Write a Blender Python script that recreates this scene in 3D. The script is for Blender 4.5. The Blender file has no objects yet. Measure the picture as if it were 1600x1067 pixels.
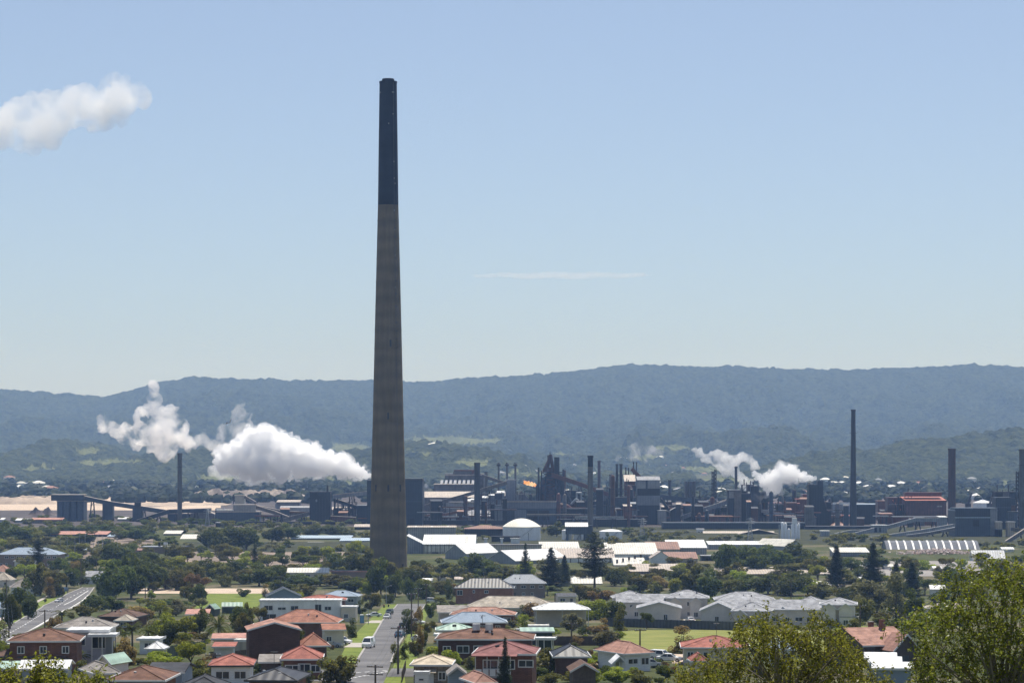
import bpy, math, random
from mathutils import Vector, noise
import numpy as np
R = math.radians
random.seed(11)
SC = bpy.context.scene
COL = SC.collection

# ---------------------------------------------------------------- camera, world, sun, exposure
CAMZ = 60.0
F = 3900.0                      # focal length in photograph pixels (photograph 1600 x 1067)
HOR = 700.0                     # photograph row of the horizon
cam_d = bpy.data.cameras.new('camera')
cam_d.sensor_width = 36.0
cam_d.lens = 36.0 * F / 1600.0
cam_d.shift_y = (HOR - 533.5) / 1600.0
cam_d.clip_start = 1.0
cam_d.clip_end = 60000.0
cam = bpy.data.objects.new('camera', cam_d)
cam.location = (0, 0, CAMZ)
cam.rotation_euler = (R(90), 0, 0)
COL.objects.link(cam)
SC.camera = cam

SUN_AZ, SUN_EL = R(16), R(68)   # azimuth from straight ahead (+Y) towards the right (+X)
world = bpy.data.worlds.new('World')
SC.world = world
world.use_nodes = True
wn = world.node_tree.nodes
bg = wn['Background']
sky = wn.new('ShaderNodeTexSky')
sky.sky_type = 'NISHITA'
sky.sun_disc = False
sky.sun_elevation = SUN_EL
sky.sun_rotation = SUN_AZ
sky.altitude = 60
sky.air_density = 1.0
sky.dust_density = 0.3
sky.ozone_density = 6.0
hsv = wn.new('ShaderNodeHueSaturation'); hsv.inputs['Saturation'].default_value = 0.67
tint = wn.new('ShaderNodeMix'); tint.data_type = 'RGBA'; tint.blend_type = 'MULTIPLY'; tint.inputs[0].default_value = 1.0; tint.inputs[7].default_value = (0.885, 0.94, 1.04, 1)
world.node_tree.links.new(sky.outputs[0], hsv.inputs['Color']); world.node_tree.links.new(hsv.outputs[0], tint.inputs[6])
world.node_tree.links.new(tint.outputs[2], bg.inputs[0])
bg.inputs[1].default_value = 0.091
sun_d = bpy.data.lights.new('sun', 'SUN')
sun_d.energy = 5.0
sun_d.angle = R(0.5)
sun_d.color = (1.0, 0.955, 0.89)
sun = bpy.data.objects.new('sun', sun_d)
to_sun = Vector((math.sin(SUN_AZ) * math.cos(SUN_EL), math.cos(SUN_AZ) * math.cos(SUN_EL), math.sin(SUN_EL)))
sun.rotation_euler = (-to_sun).to_track_quat('-Z', 'Y').to_euler()
COL.objects.link(sun)
SC.view_settings.view_transform = 'Standard'
SC.view_settings.look = 'None'
SC.view_settings.gamma = 1.0
SC.view_settings.exposure = 0.19
SC.render.engine = 'CYCLES'
cy = SC.cycles
cy.max_bounces = 104
cy.diffuse_bounces = 7
cy.glossy_bounces = 2
cy.transmission_bounces = 2
cy.volume_bounces = 100
cy.transparent_max_bounces = 12
cy.use_adaptive_sampling = True
cy.adaptive_threshold = 0.015
cy.use_denoising = True
cy.caustics_reflective = False
cy.caustics_refractive = False
cy.volume_max_steps = 256

# ---------------------------------------------------------------- pixel and terrain helpers
PROFILE = [(-400, 60), (0, 57.5), (25, 55.0), (60, 50), (100, 45.5), (200, 35), (300, 27.2), (380, 24.2), (500, 20.3), (650, 13.4),
           (800, 6.7), (900, 2.4), (980, 0.4), (1060, 0.0), (60000, 0.0)]
_pd = [p[0] for p in PROFILE]
_pz = [p[1] for p in PROFILE]
def gz(d):
    return float(np.interp(d, _pd, _pz))
def row_of(z, d):
    return HOR + (CAMZ - z) / d * F
def z_at(row, d):
    return CAMZ - (row - HOR) / F * d
def x_at(px, d):
    return (px - 800.0) / F * d
def d_for(row, h=0.0, lo=230.0, hi=4200.0):
    """distance at which the top of something h metres tall, standing on the ground, shows at this row"""
    for _ in range(50):
        m = 0.5 * (lo + hi)
        if row_of(gz(m) + h, m) > row: lo = m
        else: hi = m
    return 0.5 * (lo + hi)
def gpt(px, row, dz=0.0):
    d = d_for(row)
    return Vector((x_at(px, d), d, gz(d) + dz))

# ---------------------------------------------------------------- materials
_mats = {}
def nodes_of(name):
    m = bpy.data.materials.new(name)
    m.use_nodes = True
    nt = m.node_tree
    return m, nt, nt.nodes, nt.links, nt.nodes['Principled BSDF']
def mat(name, col, rough=0.8, var=0.25, scale=0.6, col2=None, detail=6.0, stripe=None, bump=0.0, bscale=6.0, metal=0.0, spec=0.3, brick=None, wscale=(1, 1, 1), stain=0.0):
    """procedural surface: two-tone noise between col and col2, optional stripes, bricks, rain stains and bump"""
    if name in _mats: return _mats[name]
    m, nt, N, L, b = nodes_of(name)
    tc = N.new('ShaderNodeTexCoord')
    mp = N.new('ShaderNodeMapping'); mp.inputs['Scale'].default_value = wscale
    L.new(tc.outputs['Object'], mp.inputs[0])
    n1 = N.new('ShaderNodeTexNoise'); n1.inputs['Scale'].default_value = scale; n1.inputs['Detail'].default_value = detail
    n1.inputs['Roughness'].default_value = 0.65
    L.new(mp.outputs[0], n1.inputs['Vector'])
    rp = N.new('ShaderNodeValToRGB')
    c2 = col2 if col2 else tuple(c * (1 - var) for c in col)
    c1 = col if col2 else tuple(min(1, c * (1 + var * 0.6)) for c in col)
    rp.color_ramp.elements[0].position = 0.33; rp.color_ramp.elements[0].color = (*c2, 1)
    rp.color_ramp.elements[1].position = 0.67; rp.color_ramp.elements[1].color = (*c1, 1)
    L.new(n1.outputs[0], rp.inputs[0])
    cur = rp.outputs[0]
    if brick:
        br = N.new('ShaderNodeTexBrick')
        br.inputs['Scale'].default_value = 1.0
        br.inputs['Brick Width'].default_value = brick[0]; br.inputs['Row Height'].default_value = brick[1]
        br.inputs['Mortar Size'].default_value = brick[2]
        br.inputs['Color1'].default_value = (0.78, 0.78, 0.78, 1); br.inputs['Color2'].default_value = (1, 1, 1, 1)
        br.inputs['Mortar'].default_value = (*brick[3], 1)
        sp = N.new('ShaderNodeSeparateXYZ'); cb = N.new('ShaderNodeCombineXYZ'); ad = N.new('ShaderNodeMath')
        L.new(tc.outputs['Object'], sp.inputs[0]); L.new(sp.outputs[0], ad.inputs[0]); L.new(sp.outputs[1], ad.inputs[1])
        L.new(ad.outputs[0], cb.inputs[0]); L.new(sp.outputs[2], cb.inputs[1]); L.new(cb.outputs[0], br.inputs['Vector'])
        mx = N.new('ShaderNodeMix'); mx.data_type = 'RGBA'; mx.blend_type = 'MULTIPLY'; mx.inputs[0].default_value = 1.0
        L.new(cur, mx.inputs[6]); L.new(br.outputs[0], mx.inputs[7]); cur = mx.outputs[2]
    hb = None
    if stripe:                                   # (axis, period in metres, strength)
        w = N.new('ShaderNodeTexWave'); w.wave_type = 'BANDS'; w.bands_direction = stripe[0]
        w.inputs['Scale'].default_value = 2 * math.pi / (20.0 * stripe[1]) * 1.0
        w.inputs['Distortion'].default_value = stripe[3] if len(stripe) > 3 else 0.0
        L.new(tc.outputs['Object'], w.inputs['Vector'])
        mr = N.new('ShaderNodeMapRange'); mr.inputs[3].default_value = 1 - stripe[2]; mr.inputs[4].default_value = 1.0
        L.new(w.outputs[1], mr.inputs[0])
        mx = N.new('ShaderNodeMix'); mx.data_type = 'RGBA'; mx.blend_type = 'MULTIPLY'; mx.inputs[0].default_value = 1.0
        L.new(cur, mx.inputs[6]); L.new(mr.outputs[0], mx.inputs[7]); cur = mx.outputs[2]
        hb = w.outputs[1]
    if stain:
        ms = N.new('ShaderNodeMapping'); ms.inputs['Scale'].default_value = (1.0, 1.0, 0.08)
        L.new(tc.outputs['Object'], ms.inputs[0])
        ns = N.new('ShaderNodeTexNoise'); ns.inputs['Scale'].default_value = 0.7; ns.inputs['Detail'].default_value = 5
        L.new(ms.outputs[0], ns.inputs['Vector'])
        mr = N.new('ShaderNodeMapRange'); mr.inputs[1].default_value = 0.35; mr.inputs[2].default_value = 0.65
        mr.inputs[3].default_value = 1 - stain; mr.inputs[4].default_value = 1.0
        L.new(ns.outputs[0], mr.inputs[0])
        mx = N.new('ShaderNodeMix'); mx.data_type = 'RGBA'; mx.blend_type = 'MULTIPLY'; mx.inputs[0].default_value = 1.0
        L.new(cur, mx.inputs[6]); L.new(mr.outputs[0], mx.inputs[7]); cur = mx.outputs[2]
    L.new(cur, b.inputs['Base Color'])
    b.inputs['Roughness'].default_value = rough
    b.inputs['Metallic'].default_value = metal
    b.inputs['Specular IOR Level'].default_value = spec
    if bump:
        n2 = N.new('ShaderNodeTexNoise'); n2.inputs['Scale'].default_value = bscale; n2.inputs['Detail'].default_value = 4
        L.new(tc.outputs['Object'], n2.inputs['Vector'])
        bp = N.new('ShaderNodeBump'); bp.inputs['Strength'].default_value = bump; bp.inputs['Distance'].default_value = 0.15
        L.new(hb if hb else n2.outputs[0], bp.inputs['Height']); L.new(bp.outputs[0], b.inputs['Normal'])
    _mats[name] = m
    return m

# ---------------------------------------------------------------- mesh builder and object helpers
class MB:
    def __init__(s): s.v = []; s.f = []
    def add(s, vs, fs):
        o = len(s.v); s.v.extend([tuple(v) for v in vs]); s.f.extend([tuple(i + o for i in f) for f in fs]); return s
    def box(s, x0, x1, y0, y1, z0, z1):
        return s.add([(x0,y0,z0),(x1,y0,z0),(x1,y1,z0),(x0,y1,z0),(x0,y0,z1),(x1,y0,z1),(x1,y1,z1),(x0,y1,z1)],
              [(0,3,2,1),(4,5,6,7),(0,1,5,4),(1,2,6,5),(2,3,7,6),(3,0,4,7)])
    def lathe(s, x, y, prof, n=20, cap=True):
        vs = []; fs = []
        for (r, z) in prof:
            for k in range(n):
                a = 2 * math.pi * k / n; vs.append((x + r * math.cos(a), y + r * math.sin(a), z))
        for i in range(len(prof) - 1):
            for k in range(n):
                k2 = (k + 1) % n; fs.append((i*n+k, i*n+k2, (i+1)*n+k2, (i+1)*n+k))
        if cap:
            fs.append(tuple(range(n))[::-1]); fs.append(tuple((len(prof)-1)*n + k for k in range(n)))
        return s.add(vs, fs)
    def cyl(s, x, y, z0, z1, r0, r1=None, n=14): return s.lathe(x, y, [(r0, z0), (r0 if r1 is None else r1, z1)], n)
    def tube(s, p, q, r, n=6, r2=None):
        p, q = Vector(p), Vector(q); d = (q - p)
        if d.length < 1e-6: return s
        d.normalize(); u = d.cross(Vector((0, 0, 1)) if abs(d.z) < 0.9 else Vector((1, 0, 0))).normalized(); w = d.cross(u)
        r2 = r if r2 is None else r2; vs = []
        for (c, rr) in ((p, r), (q, r2)):
            for k in range(n):
                a = 2*math.pi*k/n; vs.append(c + u*math.cos(a)*rr + w*math.sin(a)*rr)
        fs = [(k, (k+1) % n, n+(k+1) % n, n+k) for k in range(n)] + [tuple(range(n))[::-1], tuple(n+k for k in range(n))]
        return s.add(vs, fs)
    def beam(s, p, q, w, h):
        """box girder from p to q, w wide across, h high"""
        p, q = Vector(p), Vector(q); d = q - p; d.normalize()
        u = d.cross(Vector((0, 0, 1)))
        u = Vector((1, 0, 0)) if u.length < 1e-4 else u.normalized()
        up = u.cross(d).normalized(); vs = []
        for c in (p, q):
            for (a, b_) in ((-1, -1), (1, -1), (1, 1), (-1, 1)): vs.append(c + u*(a*w/2) + up*(b_*h/2))
        return s.add(vs, [(0,1,2,3),(7,6,5,4),(0,4,5,1),(1,5,6,2),(2,6,7,3),(3,7,4,0)])
    def prism(s, pts, y0, y1):
        """outline of (x, z) points extruded along y"""
        n = len(pts)
        vs = [(x, y0, z) for x, z in pts] + [(x, y1, z) for x, z in pts]
        return s.add(vs, [tuple(range(n)), tuple(range(n, 2*n))[::-1]] + [(i, i+n, (i+1) % n + n, (i+1) % n) for i in range(n)])
    def slab(s, quad, t):
        """flat sheet through four corners given thickness t downwards"""
        q = [Vector(p) for p in quad]; nrm = (q[1]-q[0]).cross(q[2]-q[0]).normalized()
        if nrm.z < 0: nrm = -nrm
        n = len(q); vs = q + [p - nrm*t for p in q]
        return s.add(vs, [tuple(range(n)), tuple(range(n, 2*n))[::-1]] + [(i, i+n, (i+1) % n + n, (i+1) % n) for i in range(n)])
    def ball(s, c, r, n=8, m=6, sq=(1,1,1), jit=0.0):
        prof = []; vs = []; fs = []
        for i in range(m + 1):
            t = math.pi * i / m
            for k in range(n):
                a = 2*math.pi*k/n; j = 1 + random.uniform(-jit, jit)
                vs.append((c[0] + r*sq[0]*j*math.sin(t)*math.cos(a), c[1] + r*sq[1]*j*math.sin(t)*math.sin(a), c[2] - r*sq[2]*j*math.cos(t)))
        for i in range(m):
            for k in range(n): fs.append((i*n+k, i*n+(k+1) % n, (i+1)*n+(k+1) % n, (i+1)*n+k))
        return s.add(vs, fs)
    def mesh(s, name, m, smooth=False):
        me = bpy.data.meshes.new(name); me.from_pydata(s.v, [], s.f)
        if m: me.materials.append(m)
        if smooth: me.polygons.foreach_set('use_smooth', [True] * len(me.polygons)); me.set_sharp_from_angle(angle=R(38))
        me.update(); return me
    def build(s, name, m, parent=None, loc=(0,0,0), smooth=False, rz=0.0):
        o = bpy.data.objects.new(name, s.mesh(name, m, smooth)); COL.objects.link(o); o.location = loc
        if rz: o.rotation_euler.z = rz
        if parent: o.parent = parent
        return o
def tag(o, label=None, cat=None, group=None, kind=None):
    if label: o['label'] = label
    if cat: o['category'] = cat
    if group: o['group'] = group
    if kind: o['kind'] = kind
    return o
def thing(name, loc, label, cat, rz=0.0, group=None):
    o = bpy.data.objects.new(name, None); o.empty_display_size = 1; COL.objects.link(o)
    o.location = loc; o.rotation_euler.z = rz
    return tag(o, label, cat, group)
def dup(root, loc, rz=0.0, label=None, group=None, sc=(1, 1, 1)):
    r = root.copy(); COL.objects.link(r); r.location = loc; r.rotation_euler.z = rz; r.scale = sc
    if label: r['label'] = label
    if group: r['group'] = group
    for ch in CHILDREN(root):
        c = ch.copy(); COL.objects.link(c); c.parent = r
        for g in CHILDREN(ch):
            e = g.copy(); COL.objects.link(e); e.parent = c
    return r
_kids = {}
def CHILDREN(o):
    return list(o.children)
# ---------------------------------------------------------------- ground, hills
SKY_PTS = [(-1200, 640), (-700, 622), (-300, 604), (0, 612), (100, 619), (160, 624), (200, 616), (240, 602), (300, 593), (400, 597), (500, 598), (580, 598), (660, 600),
           (750, 594), (850, 590), (920, 582), (960, 576), (990, 572), (1050, 576), (1150, 577), (1250, 581), (1350, 580), (1450, 577),
           (1520, 574), (1600, 578), (1900, 570), (2300, 585), (2900, 600)]
def fbm(x, y, o=4, z=0.0): return noise.fractal(Vector((x, y, z)), 1.0, 2.0, o)
RIDGE_D = 9800.0
def hill_z(px, d):
    """height of the hills on the sight line through column px at distance d"""
    top = z_at(float(np.interp(px, [p[0] for p in SKY_PTS], [p[1] for p in SKY_PTS])), RIDGE_D)
    x = x_at(px, d)
    t = (d - 4100) / (RIDGE_D - 4100)
    if t <= 0: return -1.5
    prof = float(np.interp(t, [0, 0.12, 0.3, 0.5, 0.62, 0.75, 0.88, 1.0, 1.12, 1.3], [0, 0.035, 0.10, 0.20, 0.33, 0.52, 0.78, 1.0, 0.99, 0.9]))
    spur = fbm(x / 620.0, d / 1500.0, 4, 3.0) * 85 + abs(fbm(x / 300.0 + 9, d / 800.0, 4, 5.0)) * -120
    w = min(1.0, t * 3.0) * max(0.0, min(1.0, (1.02 - t) * 3.2))
    z = top * prof + spur * w
    # nearer spur on the right, foothills in the middle and on the left
    for (hx, hd, rx, rd, hh) in ((980, 4700, 420, 380, 58), (560, 4500, 200, 260, 22), (-230, 4800, 230, 350, 46), (-60, 4600, 150, 250, 26), (-640, 4900, 170, 330, 40), (-900, 5400, 260, 420, 50)):
        z += hh * math.exp(-((x - hx) / rx) ** 2 - ((d - hd) / rd) ** 2)
    return z
def ground_material():
    m, nt, N, L, b = nodes_of('ground_surface')
    tc = N.new('ShaderNodeTexCoord')
    def nz(scale, det=6, rough=0.6):
        n = N.new('ShaderNodeTexNoise'); n.inputs['Scale'].default_value = scale; n.inputs['Detail'].default_value = det; n.inputs['Roughness'].default_value = rough
        L.new(tc.outputs['Object'], n.inputs['Vector']); return n.outputs[0]
    def ramp(src, a, ca, b_, cb_):
        r = N.new('ShaderNodeValToRGB'); r.color_ramp.elements[0].position = a; r.color_ramp.elements[0].color = (*ca, 1)
        r.color_ramp.elements[1].position = b_; r.color_ramp.elements[1].color = (*cb_, 1); L.new(src, r.inputs[0]); return r.outputs[0]
    def mix(f, a, c):
        x = N.new('ShaderNodeMix'); x.data_type = 'RGBA'; L.new(f, x.inputs[0]); L.new(a, x.inputs[6]); L.new(c, x.inputs[7]); return x.outputs[2]
    grass = ramp(nz(0.05), 0.35, (0.035, 0.048, 0.014), 0.65, (0.095, 0.105, 0.036))
    fine = ramp(nz(0.4), 0.35, (0.03, 0.04, 0.012), 0.7, (0.11, 0.115, 0.045))
    dry = ramp(nz(0.4), 0.35, (0.09, 0.08, 0.045), 0.65, (0.19, 0.16, 0.10))
    f1 = ramp(nz(0.018, 5), 0.50, (0, 0, 0), 0.62, (1, 1, 1))
    x0 = N.new('ShaderNodeMix'); x0.data_type = 'RGBA'; x0.inputs[0].default_value = 0.5; L.new(grass, x0.inputs[6]); L.new(fine, x0.inputs[7])
    c = mix(f1, x0.outputs[2], dry)
    L.new(c, b.inputs['Base Color']); b.inputs['Roughness'].default_value = 0.95; b.inputs['Specular IOR Level'].default_value = 0.1
    return m
M_GROUND = ground_material()
gm = MB()
ds = sorted(set([-400, -100, 0, 12, 25, 40, 60, 80, 100, 150, 200, 275] + [300] + list(range(350, 1100, 25)) + [380] + list(range(1100, 4400, 100)) + [5000, 7000, 9500, 11800] + [980, 1060]))
rows_ = []
for d in ds:
    half = max(320.0, abs(d) * 0.42 + 200)
    for k in range(41): gm.v.append(((k - 20) / 20.0 * half, d, gz(d)))
for i in range(len(ds) - 1):
    for k in range(40): gm.f.append((i*41+k, i*41+k+1, (i+1)*41+k+1, (i+1)*41+k))
tag(gm.build('ground', M_GROUND), kind='structure')

def forest_material():
    m, nt, N, L, b = nodes_of('forest_canopy')
    tc = N.new('ShaderNodeTexCoord')
    n1 = N.new('ShaderNodeTexNoise'); n1.inputs['Scale'].default_value = 0.05; n1.inputs['Detail'].default_value = 8; n1.inputs['Roughness'].default_value = 0.75
    L.new(tc.outputs['Object'], n1.inputs['Vector'])
    r = N.new('ShaderNodeValToRGB'); e = r.color_ramp.elements
    e[0].position = 0.36; e[0].color = (0.006, 0.012, 0.007, 1); e[1].position = 0.66; e[1].color = (0.085, 0.10, 0.045, 1)  # dark and light mottle puts the shading between tree crowns into the colour
    L.new(n1.outputs[0], r.inputs[0])
    # cleared paddocks on the low slopes (vertex attribute 'clear')
    at = N.new('ShaderNodeAttribute'); at.attribute_name = 'clear'
    n2 = N.new('ShaderNodeTexNoise'); n2.inputs['Scale'].default_value = 0.02; n2.inputs['Detail'].default_value = 5
    L.new(tc.outputs['Object'], n2.inputs['Vector'])
    ad = N.new('ShaderNodeMath'); ad.operation = 'ADD'; L.new(at.outputs['Fac'], ad.inputs[0]); L.new(n2.outputs[0], ad.inputs[1])
    r2 = N.new('ShaderNodeValToRGB'); r2.color_ramp.elements[0].position = 0.86; r2.color_ramp.elements[1].position = 1.08
    r2.color_ramp.elements[0].color = (0, 0, 0, 1); L.new(ad.outputs[0], r2.inputs[0])
    mx = N.new('ShaderNodeMix'); mx.data_type = 'RGBA'; mx.inputs[7].default_value = (0.16, 0.175, 0.075, 1)
    L.new(r2.outputs[0], mx.inputs[0]); L.new(r.outputs[0], mx.inputs[6]); L.new(mx.outputs[2], b.inputs['Base Color'])
    b.inputs['Roughness'].default_value = 0.95; b.inputs['Specular IOR Level'].default_value = 0.05
    n3 = N.new('ShaderNodeTexNoise'); n3.inputs['Scale'].default_value = 0.09; n3.inputs['Detail'].default_value = 3
    L.new(tc.outputs['Object'], n3.inputs['Vector'])
    bp = N.new('ShaderNodeBump'); bp.inputs['Strength'].default_value = 1.0; bp.inputs['Distance'].default_value = 15.0
    L.new(n3.outputs[0], bp.inputs['Height']); L.new(bp.outputs[0], b.inputs['Normal'])
    return m
CLEAR = [(1010, 716, 26, 4), (960, 742, 40, 5), (880, 712, 22, 4), (655, 712, 25, 4), (1130, 752, 50, 5), (1400, 758, 60, 5), (1500, 742, 20, 4), (60, 735, 30, 4), (400, 740, 40, 4), (520, 756, 50, 4), (820, 745, 40, 5), (140, 707, 20, 7), (170, 725, 55, 5), (700, 690, 60, 8), (765, 690, 22, 5), (1050, 700, 30, 5), (550, 700, 35, 8), (730, 725, 40, 5),
         (350, 752, 45, 8), (300, 768, 90, 6), (20, 756, 50, 6), (450, 735, 60, 5), (250, 770, 80, 5), (1100, 735, 35, 4), (1560, 760, 40, 6)]
def build_hills():
    # columns on sight lines so the grid is even in view; rows even in distance
    import itertools
    cols = list(np.linspace(-1200, 2900, 150)[:0]) + list(np.arange(-1200, -120, 24.0)) + list(np.arange(-120, 1730, 3.4)) + list(np.arange(1730, 2900, 24.0))
    dist = list(np.arange(4100, 5600, 22.0)) + list(np.arange(5600, 9900, 17.0)) + list(np.arange(9900, 11000, 100.0))
    vs = np.empty((len(dist) * len(cols), 3)); clear = np.zeros(len(dist) * len(cols))
    k = 0
    for d in dist:
        for c in cols:
            z = hill_z(c, d); x = x_at(c, d)
            rw = row_of(z, d); cl = 0.0
            for (a, b_, ra, rb) in CLEAR:
                q = ((c - a) / ra) ** 2 + ((rw - b_) / rb) ** 2
                if q < 1.6: cl = max(cl, 0.75 * (1.6 - q) / 1.6 + 0.14)
            clear[k] = cl
            if z > -1 and cl < 0.35:
                cell = noise.cell_vector(Vector((x / 14.0, d / 17.0, 0)))
                z += 7.0 * fbm(x / 15.0, d / 20.0, 2, 1.0) + 9.0 * fbm(x / 48.0, d / 70.0, 2, 7.0) + 6.0 + 6.0 * cell[0] * (0.5 + 0.5 * (d > 8000))
            vs[k] = (x, d, z); k += 1
    nc = len(cols)
    fs = [(i*nc+j, i*nc+j+1, (i+1)*nc+j+1, (i+1)*nc+j) for i in range(len(dist)-1) for j in range(nc-1)]
    me = bpy.data.meshes.new('hills'); me.from_pydata(vs.tolist(), [], fs)
    a = me.attributes.new('clear', 'FLOAT', 'POINT'); a.data.foreach_set('value', clear)
    me.materials.append(forest_material()); me.polygons.foreach_set('use_smooth', [True] * len(me.polygons)); me.update()
    o = bpy.data.objects.new('hills', me); COL.objects.link(o); tag(o, kind='structure')
build_hills()

# ---------------------------------------------------------------- air
def build_haze():
    m = bpy.data.materials.new('haze_air'); m.use_nodes = True; N = m.node_tree.nodes
    N.remove(N['Principled BSDF'])
    pv = N.new('ShaderNodeVolumePrincipled')
    pv.inputs['Color'].default_value = (0.35, 0.57, 1.04, 1); pv.inputs['Absorption Color'].default_value = (1, 1, 1, 1); pv.inputs['Density'].default_value = 7.4e-5; pv.inputs['Anisotropy'].default_value = 0.0
    m.node_tree.links.new(pv.outputs[0], N['Material Output'].inputs['Volume'])
    b = MB().box(-7500, 7500, -450, 11900, -3.0, 470.0)
    tag(b.build('haze', m), kind='stuff')
build_haze()
# ---------------------------------------------------------------- steam, flame and clouds
def blob_mesh(name, blobs, voxel, amp, freq, seed=0.0):
    """one lumpy skin round many balls: voxel remesh, then noise displacement along the normals"""
    mb = MB()
    for (x, y, z, r) in blobs: mb.ball((x, y, z), r, 14, 10)
    me = mb.mesh('tmp', None)
    o = bpy.data.objects.new('tmp', me); COL.objects.link(o)
    rm = o.modifiers.new('r', 'REMESH'); rm.mode = 'VOXEL'; rm.voxel_size = voxel; rm.adaptivity = 0.0
    dg = bpy.context.evaluated_depsgraph_get()
    out = bpy.data.meshes.new_from_object(o.evaluated_get(dg))
    bpy.data.objects.remove(o); bpy.data.meshes.remove(me)
    out.name = name
    import bmesh
    bm = bmesh.new(); bm.from_mesh(out); seen = set(); best = []          # keep the one connected body
    for v0 in bm.verts:
        if v0 in seen: continue
        st = [v0]; seen.add(v0); isl = []
        while st:
            a_ = st.pop(); isl.append(a_)
            for e_ in a_.link_edges:
                b_ = e_.other_vert(a_)
                if b_ not in seen: seen.add(b_); st.append(b_)
        if len(isl) > len(best): best = isl
    keep = set(best); bmesh.ops.delete(bm, geom=[v for v in bm.verts if v not in keep], context='VERTS'); bm.to_mesh(out); bm.free()
    nrm = [v.normal.copy() for v in out.vertices]
    for v, n in zip(out.vertices, nrm):
        p = v.co * freq + Vector((seed, seed, seed))
        a = 1 - abs(noise.noise(p)) * 2.2 + 0.5 * (1 - abs(noise.noise(p * 2.3)) * 2.2) + 0.25 * (1 - abs(noise.noise(p * 5.1)) * 2.2)
        v.co += n * (a - 0.7) * amp
    out.polygons.foreach_set('use_smooth', [True] * len(out.polygons))
    return out
def steam_material(name, density, scale=0.05, lo=0.4, hi=0.6, aniso=0.4, step=0.5, detail=6, dist=0.0, homog=False, squash=(1, 1, 1)):
    m = bpy.data.materials.new(name); m.use_nodes = True; nt = m.node_tree; N = nt.nodes; L = nt.links
    N.remove(N['Principled BSDF'])
    vs = N.new('ShaderNodeVolumeScatter'); vs.inputs['Color'].default_value = (1.0, 1.0, 1.0, 1); vs.inputs['Anisotropy'].default_value = aniso
    if homog: vs.inputs['Density'].default_value = density
    else:
        tc = N.new('ShaderNodeTexCoord'); mp = N.new('ShaderNodeMapping'); mp.inputs['Scale'].default_value = squash
        n = N.new('ShaderNodeTexNoise'); n.inputs['Scale'].default_value = scale; n.inputs['Detail'].default_value = detail; n.inputs['Roughness'].default_value = 0.62; n.inputs['Distortion'].default_value = dist
        L.new(tc.outputs['Object'], mp.inputs[0]); L.new(mp.outputs[0], n.inputs['Vector'])
        mr = N.new('ShaderNodeMapRange'); mr.inputs[1].default_value = lo; mr.inputs[2].default_value = hi; mr.inputs[3].default_value = 0; mr.inputs[4].default_value = density
        L.new(n.outputs[0], mr.inputs[0]); L.new(mr.outputs[0], vs.inputs['Density'])
    L.new(vs.outputs[0], N['Material Output'].inputs['Volume'])
    try: m.cycles.volume_step_rate = step
    except Exception: pass
    return m
def plume(name, base, pts, d, m, label, cat, voxel, amp, freq, seed, fill=5, spread=0.55, depth=0.8, small=(0.28, 0.5), core=0.72):
    """pts: (px, row, radius px) along the plume"""
    rnd = random.Random(seed); s = d / F; blobs = []
    for (px, row, r) in pts:
        c = Vector((x_at(px, d), d, z_at(row, d))); R_ = r * s
        blobs.append((c.x, c.y + rnd.uniform(-.5, .5) * R_, c.z, R_ * core))
        for _ in range(fill):
            a = Vector((rnd.gauss(0, 1), rnd.gauss(0, 1) * depth, rnd.gauss(0, 1))).normalized() * R_ * spread
            blobs.append((c.x + a.x, c.y + a.y, c.z + a.z, R_ * rnd.uniform(*small)))
    o0 = Vector((x_at(base[0], d), d, z_at(base[1], d)))
    blobs = [(x - o0.x, y - o0.y, z - o0.z, r) for (x, y, z, r) in blobs]
    me = blob_mesh(name, blobs, voxel, amp, freq, seed)
    me.materials.append(m)
    o = bpy.data.objects.new(name, me); COL.objects.link(o); o.location = o0
    return tag(o, label, cat)
BILLOW = steam_material('white_billow', 0.7, aniso=0.72, homog=True)
VEIL = steam_material('steam_veil', 0.26, 0.09, 0.46, 0.60, step=0.3, detail=6)
def billows(name, base, pts, d, label, seed, voxel=0.7):
    """lumpy white heart of the plume inside a thin ragged veil"""
    rnd = random.Random(seed); s = d / F; root = thing(name, (x_at(base[0], d), d, z_at(base[1], d)), label, 'steam'); o0 = root.location.copy(); core = []
    for (px, row, r) in pts:
        c = Vector((x_at(px, d), d + rnd.uniform(-.4, .4) * r * s, z_at(row, d))) - o0; R_ = r * s
        core.append((c.x, c.y, c.z, R_ * 0.6))
        for _ in range(11):
            a = Vector((rnd.gauss(0, 1), rnd.gauss(-.3, .9), rnd.gauss(0.1, 1))).normalized(); q = R_ * rnd.uniform(0.24, 0.48); p = c + a * (R_ * 0.94 - q * 0.7); core.append((p.x, p.y, p.z, q))
            for _ in range(1):
                e = (a + Vector((rnd.gauss(0, .6), rnd.gauss(0, .6), rnd.gauss(0, .6)))).normalized(); core.append((*(p + e * q * 0.8), q * rnd.uniform(.3, .5)))
    me = blob_mesh('billow', core, voxel, 1.1, 0.2, seed); me.materials.append(BILLOW); k = bpy.data.objects.new('billow', me); COL.objects.link(k); k.parent = root
    veil = [(x, y, z, r * 1.22 + 1.8) for (x, y, z, r) in core if r > 2.2]
    me = blob_mesh('veil', veil, 1.6, 3.6, 0.11, seed + 1); me.materials.append(VEIL); v = bpy.data.objects.new('veil', me); COL.objects.link(v); v.parent = root
    return root
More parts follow.
